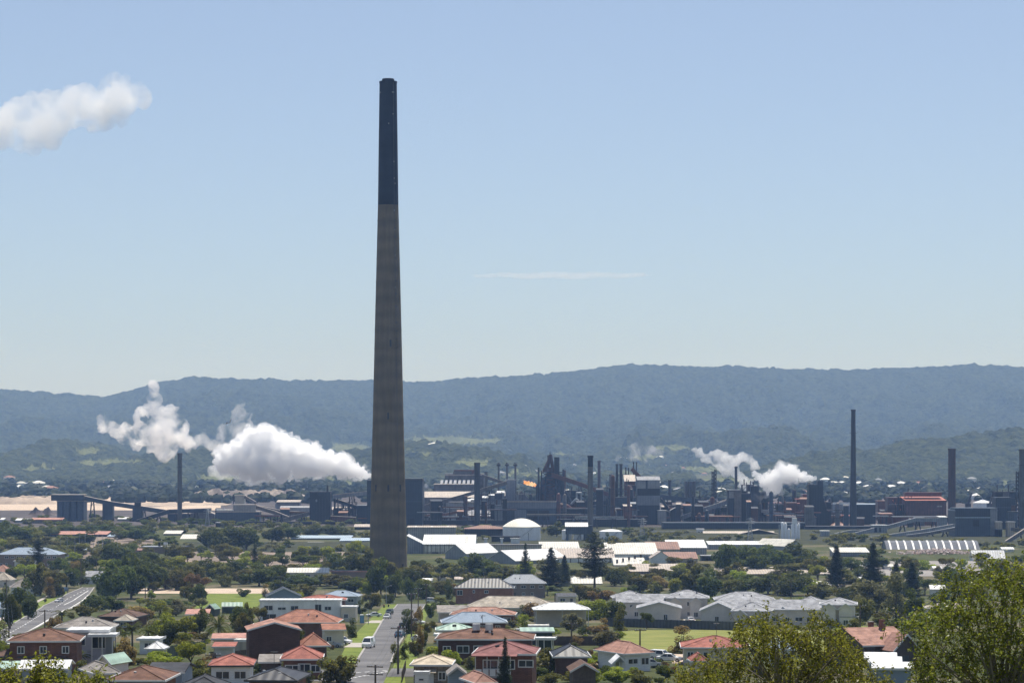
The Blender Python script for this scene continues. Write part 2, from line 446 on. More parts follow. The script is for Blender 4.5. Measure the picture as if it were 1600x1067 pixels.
BIG = [(576,742,4),(571,741,7),(563,737,10),(551,735,13),(538,728,17),(524,727,18),(508,727,19),(495,722,20),(478,720,25),(462,713,26),(456,697,15),(445,722,26),(428,700,28),(424,682,14),(410,715,32),(408,688,22),(390,696,26),(388,682,13),(376,718,28),(362,714,22),(350,722,17),(340,719,8),
       (440,738,16),(470,738,12),(500,739,9),(408,741,16),(385,738,14),(365,735,10),(492,697,7),(534,714,8),(516,712,9),(480,698,8)]
billows('steam_plume', (577, 744), BIG, 2250.0, 'big billowing white steam plume drifting left from behind the giant chimney', 3)
STEAM_THIN = steam_material('faint_steam', 0.085, 0.05, 0.43, 0.62, dist=0.8)
STEAM_WISP = steam_material('thin_steam', 0.13, 0.05, 0.43, 0.60, dist=0.5)
UP = [(240,603,10),(238,622,14),(243,642,19),(262,655,24),(250,675,30),(276,668,24),(255,698,22),(290,690,14),(222,682,22),(200,680,18),(185,672,14),(165,664,15),(158,668,11),(212,652,8),(225,640,12),(262,712,12)]
plume('steam_wisp', (430, 745), [(336 + 12*i, 735 + 12*math.sin(math.pi*min(1, i/10)), 15 - .35*i) for i in range(17)], 2262.0, STEAM_THIN, 'thin shaded steam under the belly of the big plume', 'steam', 2.2, 3.0, 0.08, 17)
plume('steam_cloud', (240, 700), UP, 2600.0, STEAM_WISP, 'ragged white steam cloud rising above the slim left chimney', 'steam', 2.5, 4.0, 0.06, 8, fill=6, spread=0.75)
plume('steam_wisp', (340, 690), [(352,628,7),(372,640,12),(383,652,13),(366,656,12),(352,668,13),(340,684,13),(332,694,12),(320,684,12),(308,690,12),(345,700,14),(385,668,12),(358,690,16),(372,676,13)], 2400.0, steam_material('torn_steam', 0.085, 0.05, 0.42, 0.6, dist=0.7), 'torn thin steam above the left end of the big plume', 'steam', 2.5, 3.5, 0.07, 14, fill=5, spread=0.8)
billows('steam_plume', (1281, 750), [(1279, 749.5, 2), (1274, 748, 3.5), (1266, 746, 5.5), (1257, 744, 8.3), (1246, 742, 10.6), (1234, 739, 13.0), (1224, 741, 13.0), (1212, 747, 13.0), (1202, 756, 13.0), (1193, 752, 8.3), (1212, 760, 10.6), (1222, 731, 5.9), (1200, 766, 7.1), (1240, 748, 8.3), (1184, 745, 6), (1178, 740, 5)], 1930.0, 'bright white steam plume streaming left from the dark quench tower', 5, 0.6)
plume('steam_wisp', (1200, 770), [(1200,770,10),(1212,770,9),(1190,764,9),(1220,764,9),(1230,758,8),(1240,753,7),(1190,754,8)], 1932.0, STEAM_THIN, 'thin steam trailing under the bright quench tower plume', 'steam', 1.5, 2.0, 0.1, 16)
plume('steam_wisp', (1150, 740), [(1083, 703, 5.2), (1094, 708, 7.8), (1106, 713, 10.4), (1120, 718, 13.0), (1134, 724, 14.3), (1146, 722, 14.3), (1158, 716, 11.7), (1170, 718, 10.4), (1178, 728, 9.1), (1150, 735, 11.7), (1140, 738, 10.4), (1160, 746, 10.4), (1166, 758, 10.4), (1172, 766, 9.1), (1128, 712, 7.8)], 2010.0, steam_material('coke_steam', 0.24, 0.06, 0.38, 0.56, dist=0.5), 'slanting ragged steam over the grey coke tower', 'steam', 1.8, 2.4, 0.09, 6, fill=5, spread=0.75)
plume('steam_wisp', (985, 722), [(984,720,4),(976,716,6),(966,713,6),(988,700,9),(1002,706,12),(994,712,10),(1008,716,10),(1020,706,11),(1034,710,7),(1012,724,7),(998,694,7)], 2180.0, STEAM_THIN, 'faint thin steam drifting over the reddish high house', 'steam', 2.2, 2.4, 0.09, 7, fill=4, spread=0.8)
plume('steam_puff', (668, 766), [(672,764,4),(664,760,6),(656,756,5),(650,752,4),(646,744,3)], 2300.0, STEAM_WISP, 'small white steam puff beside the huge dark blue block', 'steam', 1.2, 1.4, 0.15, 9)
plume('steam_puff', (1190, 790), [(1186,784,5),(1180,776,6),(1172,780,5),(1190,776,5)], 1968.0, STEAM_THIN, 'small faint steam puff among the coke blocks', 'steam', 1.5, 1.4, 0.15, 10)
CLOUD = steam_material('cloud_vapour', 0.034, 0.014, 0.32, 0.62, 0.65, 0.4, dist=0.5)
plume('cloud', (100, 190), [(222,154,17),(205,148,27),(186,145,30),(165,155,34),(140,163,34),(116,162,32),(92,175,36),(66,182,36),(44,192,34),(20,190,32),(0,194,34),(-24,196,34),(-50,200,30),(52,217,22),(36,226,15),(188,182,14),(150,182,24),(110,192,26),(75,205,26)], 6500.0, CLOUD, 'bright white ragged cloud at the left edge of the sky', 'cloud', 7.0, 14.0, 0.016, 12, fill=7, spread=0.7)
plume('cloud', (875, 431), [(735 + 4*i, 430.5 + 1.0*math.sin(i*.35), 3.2 + 4.2*math.sin(math.pi*i/72)) for i in range(72)], 9000.0, steam_material('streak_vapour', 0.035, 0.012, 0.22, 0.75, 0.2, 0.6, squash=(0.25, 1, 1)), 'thin flat white streak of cloud right of the giant chimney', 'cloud', 3.5, 3.0, 0.02, 13, fill=2, spread=0.5)
plume('cloud', (320, 540), [(310,541,4),(318,539,5),(328,539,5),(336,541,3)], 13000.0, steam_material('small_vapour', 0.012, 0.010, 0.40, 0.66, 0.2, 0.6), 'tiny faint cloud low above the left hills', 'cloud', 4.0, 5.0, 0.02, 15)
def flame():
    d = 2096.0; s = d / F; o0 = Vector((x_at(843.5, d), d, z_at(760, d))); rnd = random.Random(2)
    m, nt, N, L, b = nodes_of('gas_flame')
    tc = N.new('ShaderNodeTexCoord'); n = N.new('ShaderNodeTexNoise'); n.inputs['Scale'].default_value = 0.35; n.inputs['Detail'].default_value = 4; L.new(tc.outputs['Object'], n.inputs['Vector'])
    r = N.new('ShaderNodeValToRGB'); e = r.color_ramp.elements; e[0].position = 0.35; e[0].color = (0.95, 0.33, 0.05, 1); e[1].position = 0.7; e[1].color = (1.0, 0.80, 0.50, 1); L.new(n.outputs[0], r.inputs[0])
    em = N.new('ShaderNodeEmission'); em.inputs[1].default_value = 1.0; L.new(r.outputs[0], em.inputs[0]); L.new(em.outputs[0], N['Material Output'].inputs['Surface'])
    blobs = []
    for (px, row, rr) in ((843,760,1.0),(840,759.2,1.6),(836,758,2.0),(832,757,2.3),(828,756.2,2.5),(824,755,2.6),(821,753.5,2.2),(819,751,1.2),(826,752.5,1.4),(822.5,749.5,0.9),(831,753.6,1.1),(818.5,755,0.8),(835,755,0.9)):
        blobs.append(((px-843.5)*s, rnd.uniform(-.3,.3), (760-row)*s, rr*s))
    me = blob_mesh('flame', blobs, 0.25, 0.5, 0.5, 3.0); me.materials.append(m)
    o = bpy.data.objects.new('gas_flame', me); COL.objects.link(o); o.location = o0; tag(o, 'orange gas flame blowing left beside the rusty blast furnace', 'flame')
flame()
# ---------------------------------------------------------------- auto wording: landmarks and repeats that are told apart by what they stand beside
LANDMARKS = []      # (px, row, half width px, distance, phrase)
QUEUE = []          # (object, kind phrase, px, row, distance)
def landmark(px0, px1, row, d, phrase): LANDMARKS.append((0.5*(px0+px1), row, 0.5*(px1-px0), d, phrase))
def later(o, phrase, px, row, d): QUEUE.append((o, phrase, px, row, d))
ORD = ['', '', 'second', 'third', 'fourth', 'fifth', 'sixth', 'seventh', 'eighth', 'ninth', 'tenth', 'eleventh', 'twelfth', '13th', '14th', '15th', '16th']
NUM = ['', '', 'two', 'three', 'four', 'five', 'six', 'seven', 'eight', 'nine', 'ten', 'eleven', 'twelve', '13', '14', '15', '16', '17', '18', '19', '20']
def write_labels():
    groups = {}
    for (o, ph, px, row, d) in QUEUE:
        best = None
        for (lx, lr, hw, ld, lp) in LANDMARKS:
            gap = max(0.0, abs(px - lx) - hw); q = gap + 1.5 * abs(row - lr) + abs(math.log(d / ld)) * 160
            if best is None or q < best[0]: best = (q, lx, lr, hw, ld, lp)
        _, lx, lr, hw, ld, lp = best
        if abs(px - lx) <= hw * 0.85: rel = 'before' if d < ld else 'behind'
        else: rel = 'left of' if px < lx else 'right of'
        groups.setdefault((ph, rel, lp), []).append((px, o))
    for (ph, rel, lp), items in groups.items():
        items.sort(key=lambda t: t[0]); n = len(items)
        for i, (px, o) in enumerate(items):
            t = '%s %s the %s' % (ph, rel, lp)
            if n == 2: t += ', ' + ('left' if i == 0 else 'right') + ' one'
            elif n > 2:
                k = 'leftmost' if i == 0 else 'rightmost' if i == n - 1 else ((ORD[i+1] if i + 1 < len(ORD) else '%dth' % (i+1)) + ' from left')
                t += ', %s' % k
            while len(t.split()) > 16 and ' ' in ph: ph2 = ph.split(' ', 1)[1]; t = t.replace(ph, ph2, 1); ph = ph2
            o['label'] = t

# ---------------------------------------------------------------- surface materials
M = {}
def tile(k, c, v=0.3): M[k] = mat('roof_tiles_' + k, c, 0.8, v * 1.5, 0.55, detail=9, bump=0.0, stripe=('Z', 0.42, 0.12, 0.6), stain=0.16, spec=0.12)
tile('terracotta', (0.40, 0.19, 0.13)); tile('salmon', (0.44, 0.25, 0.19)); tile('red', (0.42, 0.165, 0.125)); tile('brown', (0.165, 0.105, 0.08)); tile('warm_brown', (0.21, 0.115, 0.08))
tile('dark', (0.10, 0.098, 0.098)); tile('charcoal', (0.075, 0.077, 0.085)); tile('grey', (0.27, 0.275, 0.29)); tile('tan_grey', (0.33, 0.30, 0.27)); tile('maroon', (0.28, 0.13, 0.12))
tile('cream', (0.66, 0.56, 0.42)); tile('beige', (0.50, 0.44, 0.36)); tile('blue_grey', (0.27, 0.29, 0.30)); tile('pink', (0.55, 0.30, 0.24)); tile('pale_grey', (0.40, 0.405, 0.42))
def metal(k, c, per=1.3, st=0.26, v=0.22, ax='X'): M[k] = mat('sheet_metal_' + k, c, 0.5, v, 0.25, stripe=(ax, per, st), bump=0.3, spec=0.4)
metal('white', (0.80, 0.80, 0.78)); metal('green', (0.27, 0.40, 0.30)); metal('pale_green', (0.38, 0.52, 0.42)); metal('tan', (0.52, 0.44, 0.36)); metal('rust', (0.30, 0.15, 0.09), v=0.4)
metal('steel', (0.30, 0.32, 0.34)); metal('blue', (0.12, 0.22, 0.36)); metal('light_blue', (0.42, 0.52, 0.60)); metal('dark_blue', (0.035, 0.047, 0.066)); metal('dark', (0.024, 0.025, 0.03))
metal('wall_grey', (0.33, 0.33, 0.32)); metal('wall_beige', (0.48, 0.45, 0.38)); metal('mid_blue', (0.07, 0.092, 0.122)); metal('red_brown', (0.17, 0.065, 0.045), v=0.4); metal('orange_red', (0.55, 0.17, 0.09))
metal('dust_grey', (0.17, 0.155, 0.145), v=0.4); metal('cream_sheet', (0.74, 0.71, 0.62)); metal('grey_sheet', (0.24, 0.26, 0.29))
def wallm(k, c, **kw): M[k] = mat('wall_' + k, c, 0.85, kw.pop('v', 0.12), kw.pop('s', 0.5), **kw)
BR = (0.6, 0.17, 0.02, (0.55, 0.5, 0.46))
wallm('brick', (0.25, 0.125, 0.082), brick=BR, v=0.3); wallm('orange_brick', (0.40, 0.19, 0.12), brick=BR, v=0.25); wallm('dark_brick', (0.15, 0.083, 0.06), brick=BR, v=0.3)
wallm('render_white', (0.88, 0.88, 0.86), stain=0.12); wallm('render_cream', (0.80, 0.74, 0.66), stain=0.12); wallm('render_beige', (0.68, 0.61, 0.50)); wallm('board_blue', (0.30, 0.40, 0.46), stripe=('Z', 0.25, 0.2))
wallm('board_white', (0.84, 0.86, 0.85), stripe=('Z', 0.25, 0.18)); wallm('stone', (0.36, 0.30, 0.23), brick=(0.9, 0.4, 0.05, (0.5, 0.48, 0.45)), v=0.5, s=1.8); wallm('green_grey', (0.78, 0.72, 0.66), stripe=('Z', 0.3, 0.1))
wallm('grey', (0.36, 0.38, 0.40)); wallm('taupe', (0.26, 0.21, 0.17)); wallm('blue_grey', (0.27, 0.33, 0.40)); wallm('concrete', (0.38, 0.37, 0.35), stain=0.25); wallm('mauve', (0.50, 0.49, 0.55))
M['trim'] = mat('white_trim', (0.70, 0.70, 0.68), 0.5, 0.05)
M['dark_trim'] = mat('dark_trim', (0.07, 0.07, 0.07), 0.5, 0.1)
M['door'] = mat('door_paint', (0.13, 0.11, 0.10), 0.5, 0.2)
M['roller'] = mat('roller_door', (0.17, 0.165, 0.17), 0.5, 0.1, stripe=('Z', 0.3, 0.25))
M['glass'] = mat('window_glass', (0.035, 0.045, 0.055), 0.08, 0.3, 0.3, spec=0.6)
M['timber'] = mat('weathered_timber', (0.145, 0.115, 0.09), 0.9, 0.3, 2.0)
M['fence_green'] = mat('green_fence', (0.06, 0.085, 0.06), 0.6, 0.2, 0.5, stripe=('X', 0.8, 0.2))
M['fence_grey'] = mat('grey_fence', (0.10, 0.11, 0.125), 0.6, 0.2, 0.5, stripe=('X', 0.8, 0.25))
M['fence_timber'] = mat('timber_fence', (0.13, 0.10, 0.08), 0.9, 0.3, 0.8, stripe=('X', 0.3, 0.25))
M['asphalt'] = mat('asphalt', (0.145, 0.14, 0.138), 0.9, 0.4, 0.09, bump=0.1, detail=9)
M['kerb'] = mat('kerb_concrete', (0.36, 0.34, 0.31), 0.9, 0.15)
M['paint'] = mat('road_paint', (0.72, 0.72, 0.70), 0.7, 0.12, 2.0)
M['path'] = mat('path_concrete', (0.42, 0.38, 0.33), 0.9, 0.15, 0.4)
M['lawn'] = mat('mown_lawn', (0.20, 0.235, 0.05), 0.95, 0.3, 0.16, col2=(0.10, 0.14, 0.028), detail=9, spec=0.1)
M['meadow'] = mat('rough_meadow', (0.26, 0.25, 0.08), 0.95, 0.3, 0.15, col2=(0.14, 0.17, 0.04), detail=9, spec=0.1)
M['sand'] = mat('bare_sand', (0.55, 0.44, 0.34), 0.95, 0.2, 0.1, spec=0.1)
M['dirt'] = mat('yard_dirt', (0.25, 0.20, 0.16), 0.95, 0.35, 0.06, detail=9, spec=0.1)
M['scrub'] = mat('scrub_field', (0.07, 0.07, 0.036), 0.95, 0.3, 0.06, col2=(0.026, 0.032, 0.014), detail=9, spec=0.1)
M['mill_yard'] = mat('mill_yard', (0.13, 0.11, 0.10), 0.95, 0.4, 0.03, col2=(0.055, 0.05, 0.05), detail=9, spec=0.1)
M['yard'] = mat('yard_concrete', (0.30, 0.28, 0.26), 0.95, 0.3, 0.05, detail=8, spec=0.1)

# ---------------------------------------------------------------- roads, paths, lawns: sheets laid on the ground
def sheet(name, left, right, m, dz, kind='structure', step=1.5):
    """left and right: (px, row) edge points with falling rows; the sheet follows the ground between them"""
    r0 = max(left[0][1], right[0][1]); r1 = min(left[-1][1], right[-1][1])
    def ed(pts, r):
        p = sorted(pts, key=lambda t: t[1]); return float(np.interp(r, [t[1] for t in p], [t[0] for t in p]))
    mb = MB(); n = max(2, int(abs(r0 - r1) / step)); k = 0
    for i in range(n + 1):
        r = r0 + (r1 - r0) * i / n; a, b = gpt(ed(left, r), r, dz), gpt(ed(right, r), r, dz)
        for j in range(5): mb.v.append(tuple(a.lerp(b, j / 4)))
        if i:
            for j in range(4): mb.f.append((k-5+j, k-4+j, k+1+j, k+j))
        k += 5
    return tag(mb.build(name, m), kind=kind)
def ribbon(name, pts, w, m, dz, kind='structure', dash=None, h=0.0):
    """line of given width in metres along (px,row) points; dash = (on, off)"""
    mb = MB(); g = [gpt(px, r) for px, r in pts]
    def bit(p, q):
        t = (q - p).normalized(); s = Vector((-t.y, t.x, 0)).normalized() * w / 2
        n = max(1, int((q - p).length / 6)); 
        for i in range(n):
            a = p.lerp(q, i / n); b = p.lerp(q, (i + 1) / n)
            a = Vector((a.x, a.y, gz(a.y) + dz)); b = Vector((b.x, b.y, gz(b.y) + dz))
            if h: mb.slab([a - s, b - s, b + s, a + s], h)
            else: mb.add([a - s, b - s, b + s, a + s], [(0, 1, 2, 3)])
    for p, q in zip(g[:-1], g[1:]):
        if not dash: bit(p, q); continue
        Ln = (q - p).length; u = 0
        while u < Ln:
            bit(p.lerp(q, u / Ln), p.lerp(q, min(1, (u + dash[0]) / Ln))); u += dash[0] + dash[1]
    return tag(mb.build(name, m), kind=kind)
RL = [(532, 1070), (545, 1050), (559, 1030), (580, 1000), (597, 970), (609, 955), (621, 944)]
RR = [(598, 1070), (606, 1050), (611, 1035), (617, 1020), (633, 990), (646, 966), (656, 953), (666, 943)]
sheet('road', RL, RR, M['asphalt'], 0.06)
sheet('road', [(604, 1056), (612, 1044)], [(652, 1057), (654, 1047)], M['asphalt'], 0.055)
sheet('road', [(470, 1062), (490, 1053)], [(546, 1064), (556, 1046)], M['asphalt'], 0.055)
HL = [(-60, 1022), (0, 987), (38, 964), (68, 946), (104, 928), (129, 917.5)]
HR = [(-20, 1022), (12, 1002), (60, 979), (100, 955), (138, 930), (147, 917.5)]
sheet('road', HL, HR, M['asphalt'], 0.06)
for pts in (HL, HR): ribbon('kerb', pts, 0.45, M['kerb'], 0.16, h=0.3)
ribbon('kerb', RL[2:], 0.4, M['kerb'], 0.16, h=0.3); ribbon('kerb', RR[2:], 0.4, M['kerb'], 0.16, h=0.3)
ribbon('road_marking', [(28, 995), (62, 976), (100, 953), (138, 929)], 0.45, M['paint'], 0.075)
ribbon('road_marking', [(100, 945), (120, 934), (138, 922.5)], 0.4, M['paint'], 0.075)
ribbon('road_marking', [(2, 996), (40, 975), (72, 955), (104, 936), (138, 918.5)], 0.32, M['paint'], 0.075, dash=(5, 8))
ribbon('road_marking', [(546, 1060), (606, 1049)], 0.45, M['paint'], 0.075, dash=(1.3, 1.0))
ribbon('road_marking', [(556, 1051), (610, 1047)], 0.4, M['paint'], 0.075, dash=(1.3, 1.0))
sheet('path', [(-30, 977), (30, 952), (60, 937), (98, 919)], [(-20, 979), (36, 953), (65, 938), (101, 919)], M['path'], 0.07)
sheet('verge', [(-40, 990), (30, 955), (62, 938), (100, 919)], [(-40, 1012), (0, 986), (38, 963), (104, 927.5)], M['lawn'], 0.03)
sheet('lawn', [(522, 1046), (540, 1010), (560, 985), (590, 955), (601, 944)], [(550, 1043), (559, 1029), (580, 999), (597, 969), (620, 944)], M['lawn'], 0.03)
sheet('lawn', [(613, 1046), (626, 1010), (652, 966), (668, 943)], [(650, 1046), (654, 1010), (665, 966), (676, 943)], M['lawn'], 0.03)
sheet('lawn', [(596, 1070), (604, 1057)], [(634, 1070), (632, 1056)], M['lawn'], 0.035)
sheet('driveway', [(536, 1011), (545, 1007)], [(571, 1009), (575, 1004)], M['path'], 0.055)
sheet('driveway', [(568, 973), (580, 970)], [(594, 972), (597, 969)], M['path'], 0.055)
sheet('park_lawn', [(300, 950), (318, 933), (330, 925)], [(400, 950), (412, 936), (420, 925)], M['lawn'], 0.03)
sheet('bare_ground', [(208, 926), (222, 919)], [(424, 927), (418, 920)], M['sand'], 0.05)
sheet('meadow', [(968, 1020), (968, 984)], [(1330, 1020), (1250, 984)], M['meadow'], 0.03)
sheet('lawn', [(920, 1028), (924, 1020)], [(1060, 1030), (1062, 1016)], M['lawn'], 0.04)
sheet('driveway', [(921, 1042), (923, 1028)], [(944, 1042), (942, 1028)], M['sand'], 0.05)
sheet('driveway', [(1050, 1036), (1047, 1021)], [(1072, 1036), (1072, 1021)], M['sand'], 0.05)
sheet('driveway', [(1064, 975), (1068, 967)], [(1090, 975), (1086, 967)], M['path'], 0.05)
sheet('lawn', [(1320, 1006), (1300, 978)], [(1392, 1000), (1380, 978)], M['lawn'], 0.04)
sheet('field', [(280, 862), (290, 846)], [(580, 866), (575, 846)], M['scrub'], 0.03)
sheet('yard', [(270, 880), (300, 862)], [(560, 884), (540, 865)], M['dirt'], 0.05)
sheet('yard', [(130, 866), (150, 835)], [(235, 874), (240, 838)], M['dirt'], 0.05)
sheet('industrial_yard', [(-40, 823), (-100, 768)], [(1700, 823), (1750, 768)], M['mill_yard'], 0.06, step=1.0)
sheet('car_park', [(1340, 900), (1345, 876)], [(1560, 900), (1560, 876)], M['yard'], 0.05)
sheet('bare_ground', [(-40, 797), (-40, 777)], [(345, 797), (345, 779)], M['sand'], 0.09)
sheet('field', [(600, 850), (600, 823)], [(1620, 850), (1620, 823)], M['scrub'], 0.03)

# ---------------------------------------------------------------- houses
def window(mb_parent, x, y, z, w, h, frame='trim', axis='y'):
    f = MB(); t = 0.14; p = 0.08
    f.box(x, x+w, y-p, y+0.02, z, z+t); f.box(x, x+w, y-p, y+0.02, z+h-t, z+h)
    f.box(x, x+t, y-p, y+0.02, z+t, z+h-t); f.box(x+w-t, x+w, y-p, y+0.02, z+t, z+h-t)
    if w > 1.1: f.box(x+w/2-0.05, x+w/2+0.05, y-p, y+0.02, z+t, z+h-t)
    o = f.build('window', M[frame], mb_parent)
    g = MB().box(x+t, x+w-t, y-0.03, y+0.015, z+t, z+h-t).build('pane', M['glass'], o)
    return o
def hip_roof(x0, x1, y0, y1, z, h, ridge_in=None):
    """closed hip roof over a rectangle"""
    w, dp = x1 - x0, y1 - y0; mb = MB()
    if w >= dp:
        k = min(dp / 2 if ridge_in is None else ridge_in, w / 2 - 0.05); a = (x0 + k, (y0+y1)/2, z + h); b = (x1 - k, (y0+y1)/2, z + h)
        mb.add([(x0,y0,z),(x1,y0,z),(x1,y1,z),(x0,y1,z),a,b], [(0,1,5,4),(1,2,5),(2,3,4,5),(3,0,4),(0,3,2,1)])
    else:
        k = min(w / 2 if ridge_in is None else ridge_in, dp / 2 - 0.05); a = ((x0+x1)/2, y0 + k, z + h); b = ((x0+x1)/2, y1 - k, z + h)
        mb.add([(x0,y0,z),(x1,y0,z),(x1,y1,z),(x0,y1,z),a,b], [(0,1,4),(1,2,5,4),(2,3,5),(3,0,4,5),(0,3,2,1)])
    return mb, a, b, [(x0,y0,z),(x1,y0,z),(x1,y1,z),(x0,y1,z)]
def add_hip(root, x0, x1, y0, y1, z, h, rm, caps=True, gut='trim', name='roof'):
    mb, a, b, c = hip_roof(x0, x1, y0, y1, z + 0.02, h)
    r = mb.build(name, M[rm], root)
    if caps:
        k = MB(); k.tube(a, b, 0.13, 5)
        wide = (x1 - x0) >= (y1 - y0)
        for i, p in enumerate(c):
            e = (a if i in (0, 3) else b) if wide else (a if i in (0, 1) else b)
            k.tube(p, e, 0.11, 5)
        k.build('ridge_cap', M[rm], r)
    g = MB(); t = 0.12
    g.box(x0-t, x1+t, y0-t, y0, z-0.2, z+0.06); g.box(x0-t, x1+t, y1, y1+t, z-0.2, z+0.06); g.box(x0-t, x0, y0, y1, z-0.2, z+0.06); g.box(x1, x1+t, y0, y1, z-0.2, z+0.06)
    g.build('gutter', M[gut], r)
    return r
def add_gable(root, x0, x1, y0, y1, z, h, rm, wm, ridge='y', ov=0.45, t=0.16, gut='trim', name='roof', gname='gable'):
    """gabled roof: two slabs over a wall gable; ridge along y (gable faces the viewer) or x"""
    sl = MB(); gw = MB(); tr = MB()
    if ridge == 'y':
        m = (x0 + x1) / 2; sx = (x1 - x0) / 2; e = h / sx * ov
        sl.slab([(x0-ov, y0-ov, z-e+t), (m, y0-ov, z+h+t), (m, y1+ov, z+h+t), (x0-ov, y1+ov, z-e+t)], t)
        sl.slab([(m, y0-ov, z+h+t), (x1+ov, y0-ov, z-e+t), (x1+ov, y1+ov, z-e+t), (m, y1+ov, z+h+t)], t)
        gw.prism([(x0, z), (x1, z), (m, z + h - 0.03)], y0, y1)
        for (p, q) in (((x0-ov, y0-ov-0.04, z-e+t/2), (m, y0-ov-0.04, z+h+t/2)), ((m, y0-ov-0.04, z+h+t/2), (x1+ov, y0-ov-0.04, z-e+t/2))): tr.beam(p, q, 0.08, 0.26)
    else:
        m = (y0 + y1) / 2; sy = (y1 - y0) / 2; e = h / sy * ov
        sl.slab([(x0-ov, y0-ov, z-e+t), (x1+ov, y0-ov, z-e+t), (x1+ov, m, z+h+t), (x0-ov, m, z+h+t)], t)
        sl.slab([(x0-ov, m, z+h+t), (x1+ov, m, z+h+t), (x1+ov, y1+ov, z-e+t), (x0-ov, y1+ov, z-e+t)], t)
        vs = [(x0, y0, z), (x0, y1, z), (x0, m, z+h-0.03), (x1, y0, z), (x1, y1, z), (x1, m, z+h-0.03)]
        gw.add(vs, [(0, 2, 1), (3, 4, 5), (0, 3, 5, 2), (1, 2, 5, 4), (0, 1, 4, 3)])
        tr.box(x0-ov, x1+ov, y0-ov-0.13, y0-ov-0.01, z-e-0.12, z-e+0.12)
    r = sl.build(name, M[rm], root)
    tr.build('fascia', M[gut], r)
    gw.build(gname, M[wm], root)
    return r
HOUSES = []
def house(px0, px1, eave, ridge, wall_h, roof, rm, wm, label, lm=None, depth=None, wins='auto', yaw=None, name='house', cat='house', group=None, ov=0.5, chimney=None, gut='trim', door=True, posts=False, doorm='door', caps=True):
    d = d_for(eave, wall_h)
    base = gz(d); s = d / F
    w = (px1 - px0) * s - 2 * ov
    cx = x_at(0.5 * (px0 + px1), d)
    dp = depth or max(5.0, min(w * 0.72, 11.0))
    if yaw is None: yaw = random.uniform(-7, 7)
    root = thing(name, (cx, d, base), label, cat, R(yaw), group)
    x0, x1 = -w/2, w/2
    body = MB().box(x0, x1, 0, dp, -1.6, wall_h)
    if posts:                       # open carport or pavilion: posts instead of walls
        for (px_, py_) in ((x0+0.1, 0.1), (x1-0.1, 0.1), (x0+0.1, dp-0.1), (x1-0.1, dp-0.1), (0, 0.1)):
            MB().box(px_-0.09, px_+0.09, py_-0.09, py_+0.09, -0.8, wall_h).build('post', M['trim'], root)
        MB().box(x0+0.3, x1-0.3, dp*0.75, dp*0.75+0.2, -1.6, wall_h-0.3).build('back_wall', M[wm], root)
    else: body.build('wall', M[wm], root)
    if roof == 'hip':
        rh = min(4.6, max(1.1, z_at(ridge, d + dp/2) - base - wall_h)); add_hip(root, x0-ov, x1+ov, -ov, dp+ov, wall_h, rh, rm, caps, gut)
    elif roof == 'gable_front':
        rh = min(5.5, max(0.8, z_at(ridge, d) - base - wall_h)); add_gable(root, x0, x1, 0, dp, wall_h, rh, rm, wm, 'y', ov, gut=gut)
    elif roof == 'gable_side':
        rh = min(4.5, max(0.8, z_at(ridge, d + dp/2) - base - wall_h)); add_gable(root, x0, x1, 0, dp, wall_h, rh, rm, wm, 'x', ov, gut=gut)
    elif roof == 'flat':
        rh = 0.5
        rb = MB().box(x0-ov, x1+ov, -ov, dp+ov, wall_h+0.01, wall_h+0.3).build('roof', M[rm], root)
        f_ = MB(); f_.box(x0-ov-0.06, x1+ov+0.06, -ov-0.06, -ov, wall_h-0.05, wall_h+0.42); f_.box(x0-ov-0.06, x0-ov, -ov, dp+ov, wall_h-0.05, wall_h+0.42); f_.box(x1+ov, x1+ov+0.06, -ov, dp+ov, wall_h-0.05, wall_h+0.42)
        f_.build('fascia', M[gut], rb)
    elif roof == 'skillion':
        rh = max(0.4, z_at(ridge, d + dp) - base - wall_h); rh = min(rh, 2.5)
        sl = MB().slab([(x0-ov, -ov, wall_h+0.18), (x1+ov, -ov, wall_h+0.18), (x1+ov, dp+ov, wall_h+rh+0.18), (x0-ov, dp+ov, wall_h+rh+0.18)], 0.16).build('roof', M[rm], root)
        MB().box(x0-ov, x1+ov, -ov-0.1, -ov-0.01, wall_h-0.1, wall_h+0.22).build('fascia', M[gut], sl)
    if not posts and wins:
        if wins == 'auto':
            wins = []; n = max(1, int(w / 3.0)); floors = [0.95] if wall_h < 4.4 else [0.95, wall_h - 2.05]
            for zf in floors:
                for i in range(n):
                    if random.random() < 0.2: continue
                    ww = random.choice((1.2, 1.7, 2.1)); wins.append((x0 + w * (i + 0.5) / n - ww/2, zf, ww, 1.25))
            if door and n > 1:
                k = random.randrange(n); xd = x0 + w * (k + 0.5) / n
                wins = [q for q in wins if not (q[1] < 1.5 and abs(q[0] + q[2]/2 - xd) < 1.9)]
                dr = MB().box(xd-0.5, xd+0.5, -0.07, 0.02, -0.1, 2.1).build('door', M[doorm], root)
                MB().box(xd+0.32, xd+0.42, -0.13, -0.07, 0.95, 1.05).build('handle', M['trim'], dr)
        else:
            wins = [(x0 + w * u, z, ww, hh) for (u, z, ww, hh) in wins]
        for (x, z, ww, hh) in wins: window(root, x, 0, z, ww, hh)
    if chimney is not None:
        xc = x0 + w * chimney; ch = MB().box(xc-0.4, xc+0.4, dp*0.55, dp*0.55+0.7, wall_h+0.3, wall_h + rh + 0.9).build('chimney', M['brick'], root)
        MB().box(xc-0.48, xc+0.48, dp*0.55-0.08, dp*0.55+0.78, wall_h + rh + 0.9, wall_h + rh + 1.05).build('chimney_cap', M['concrete'], ch)
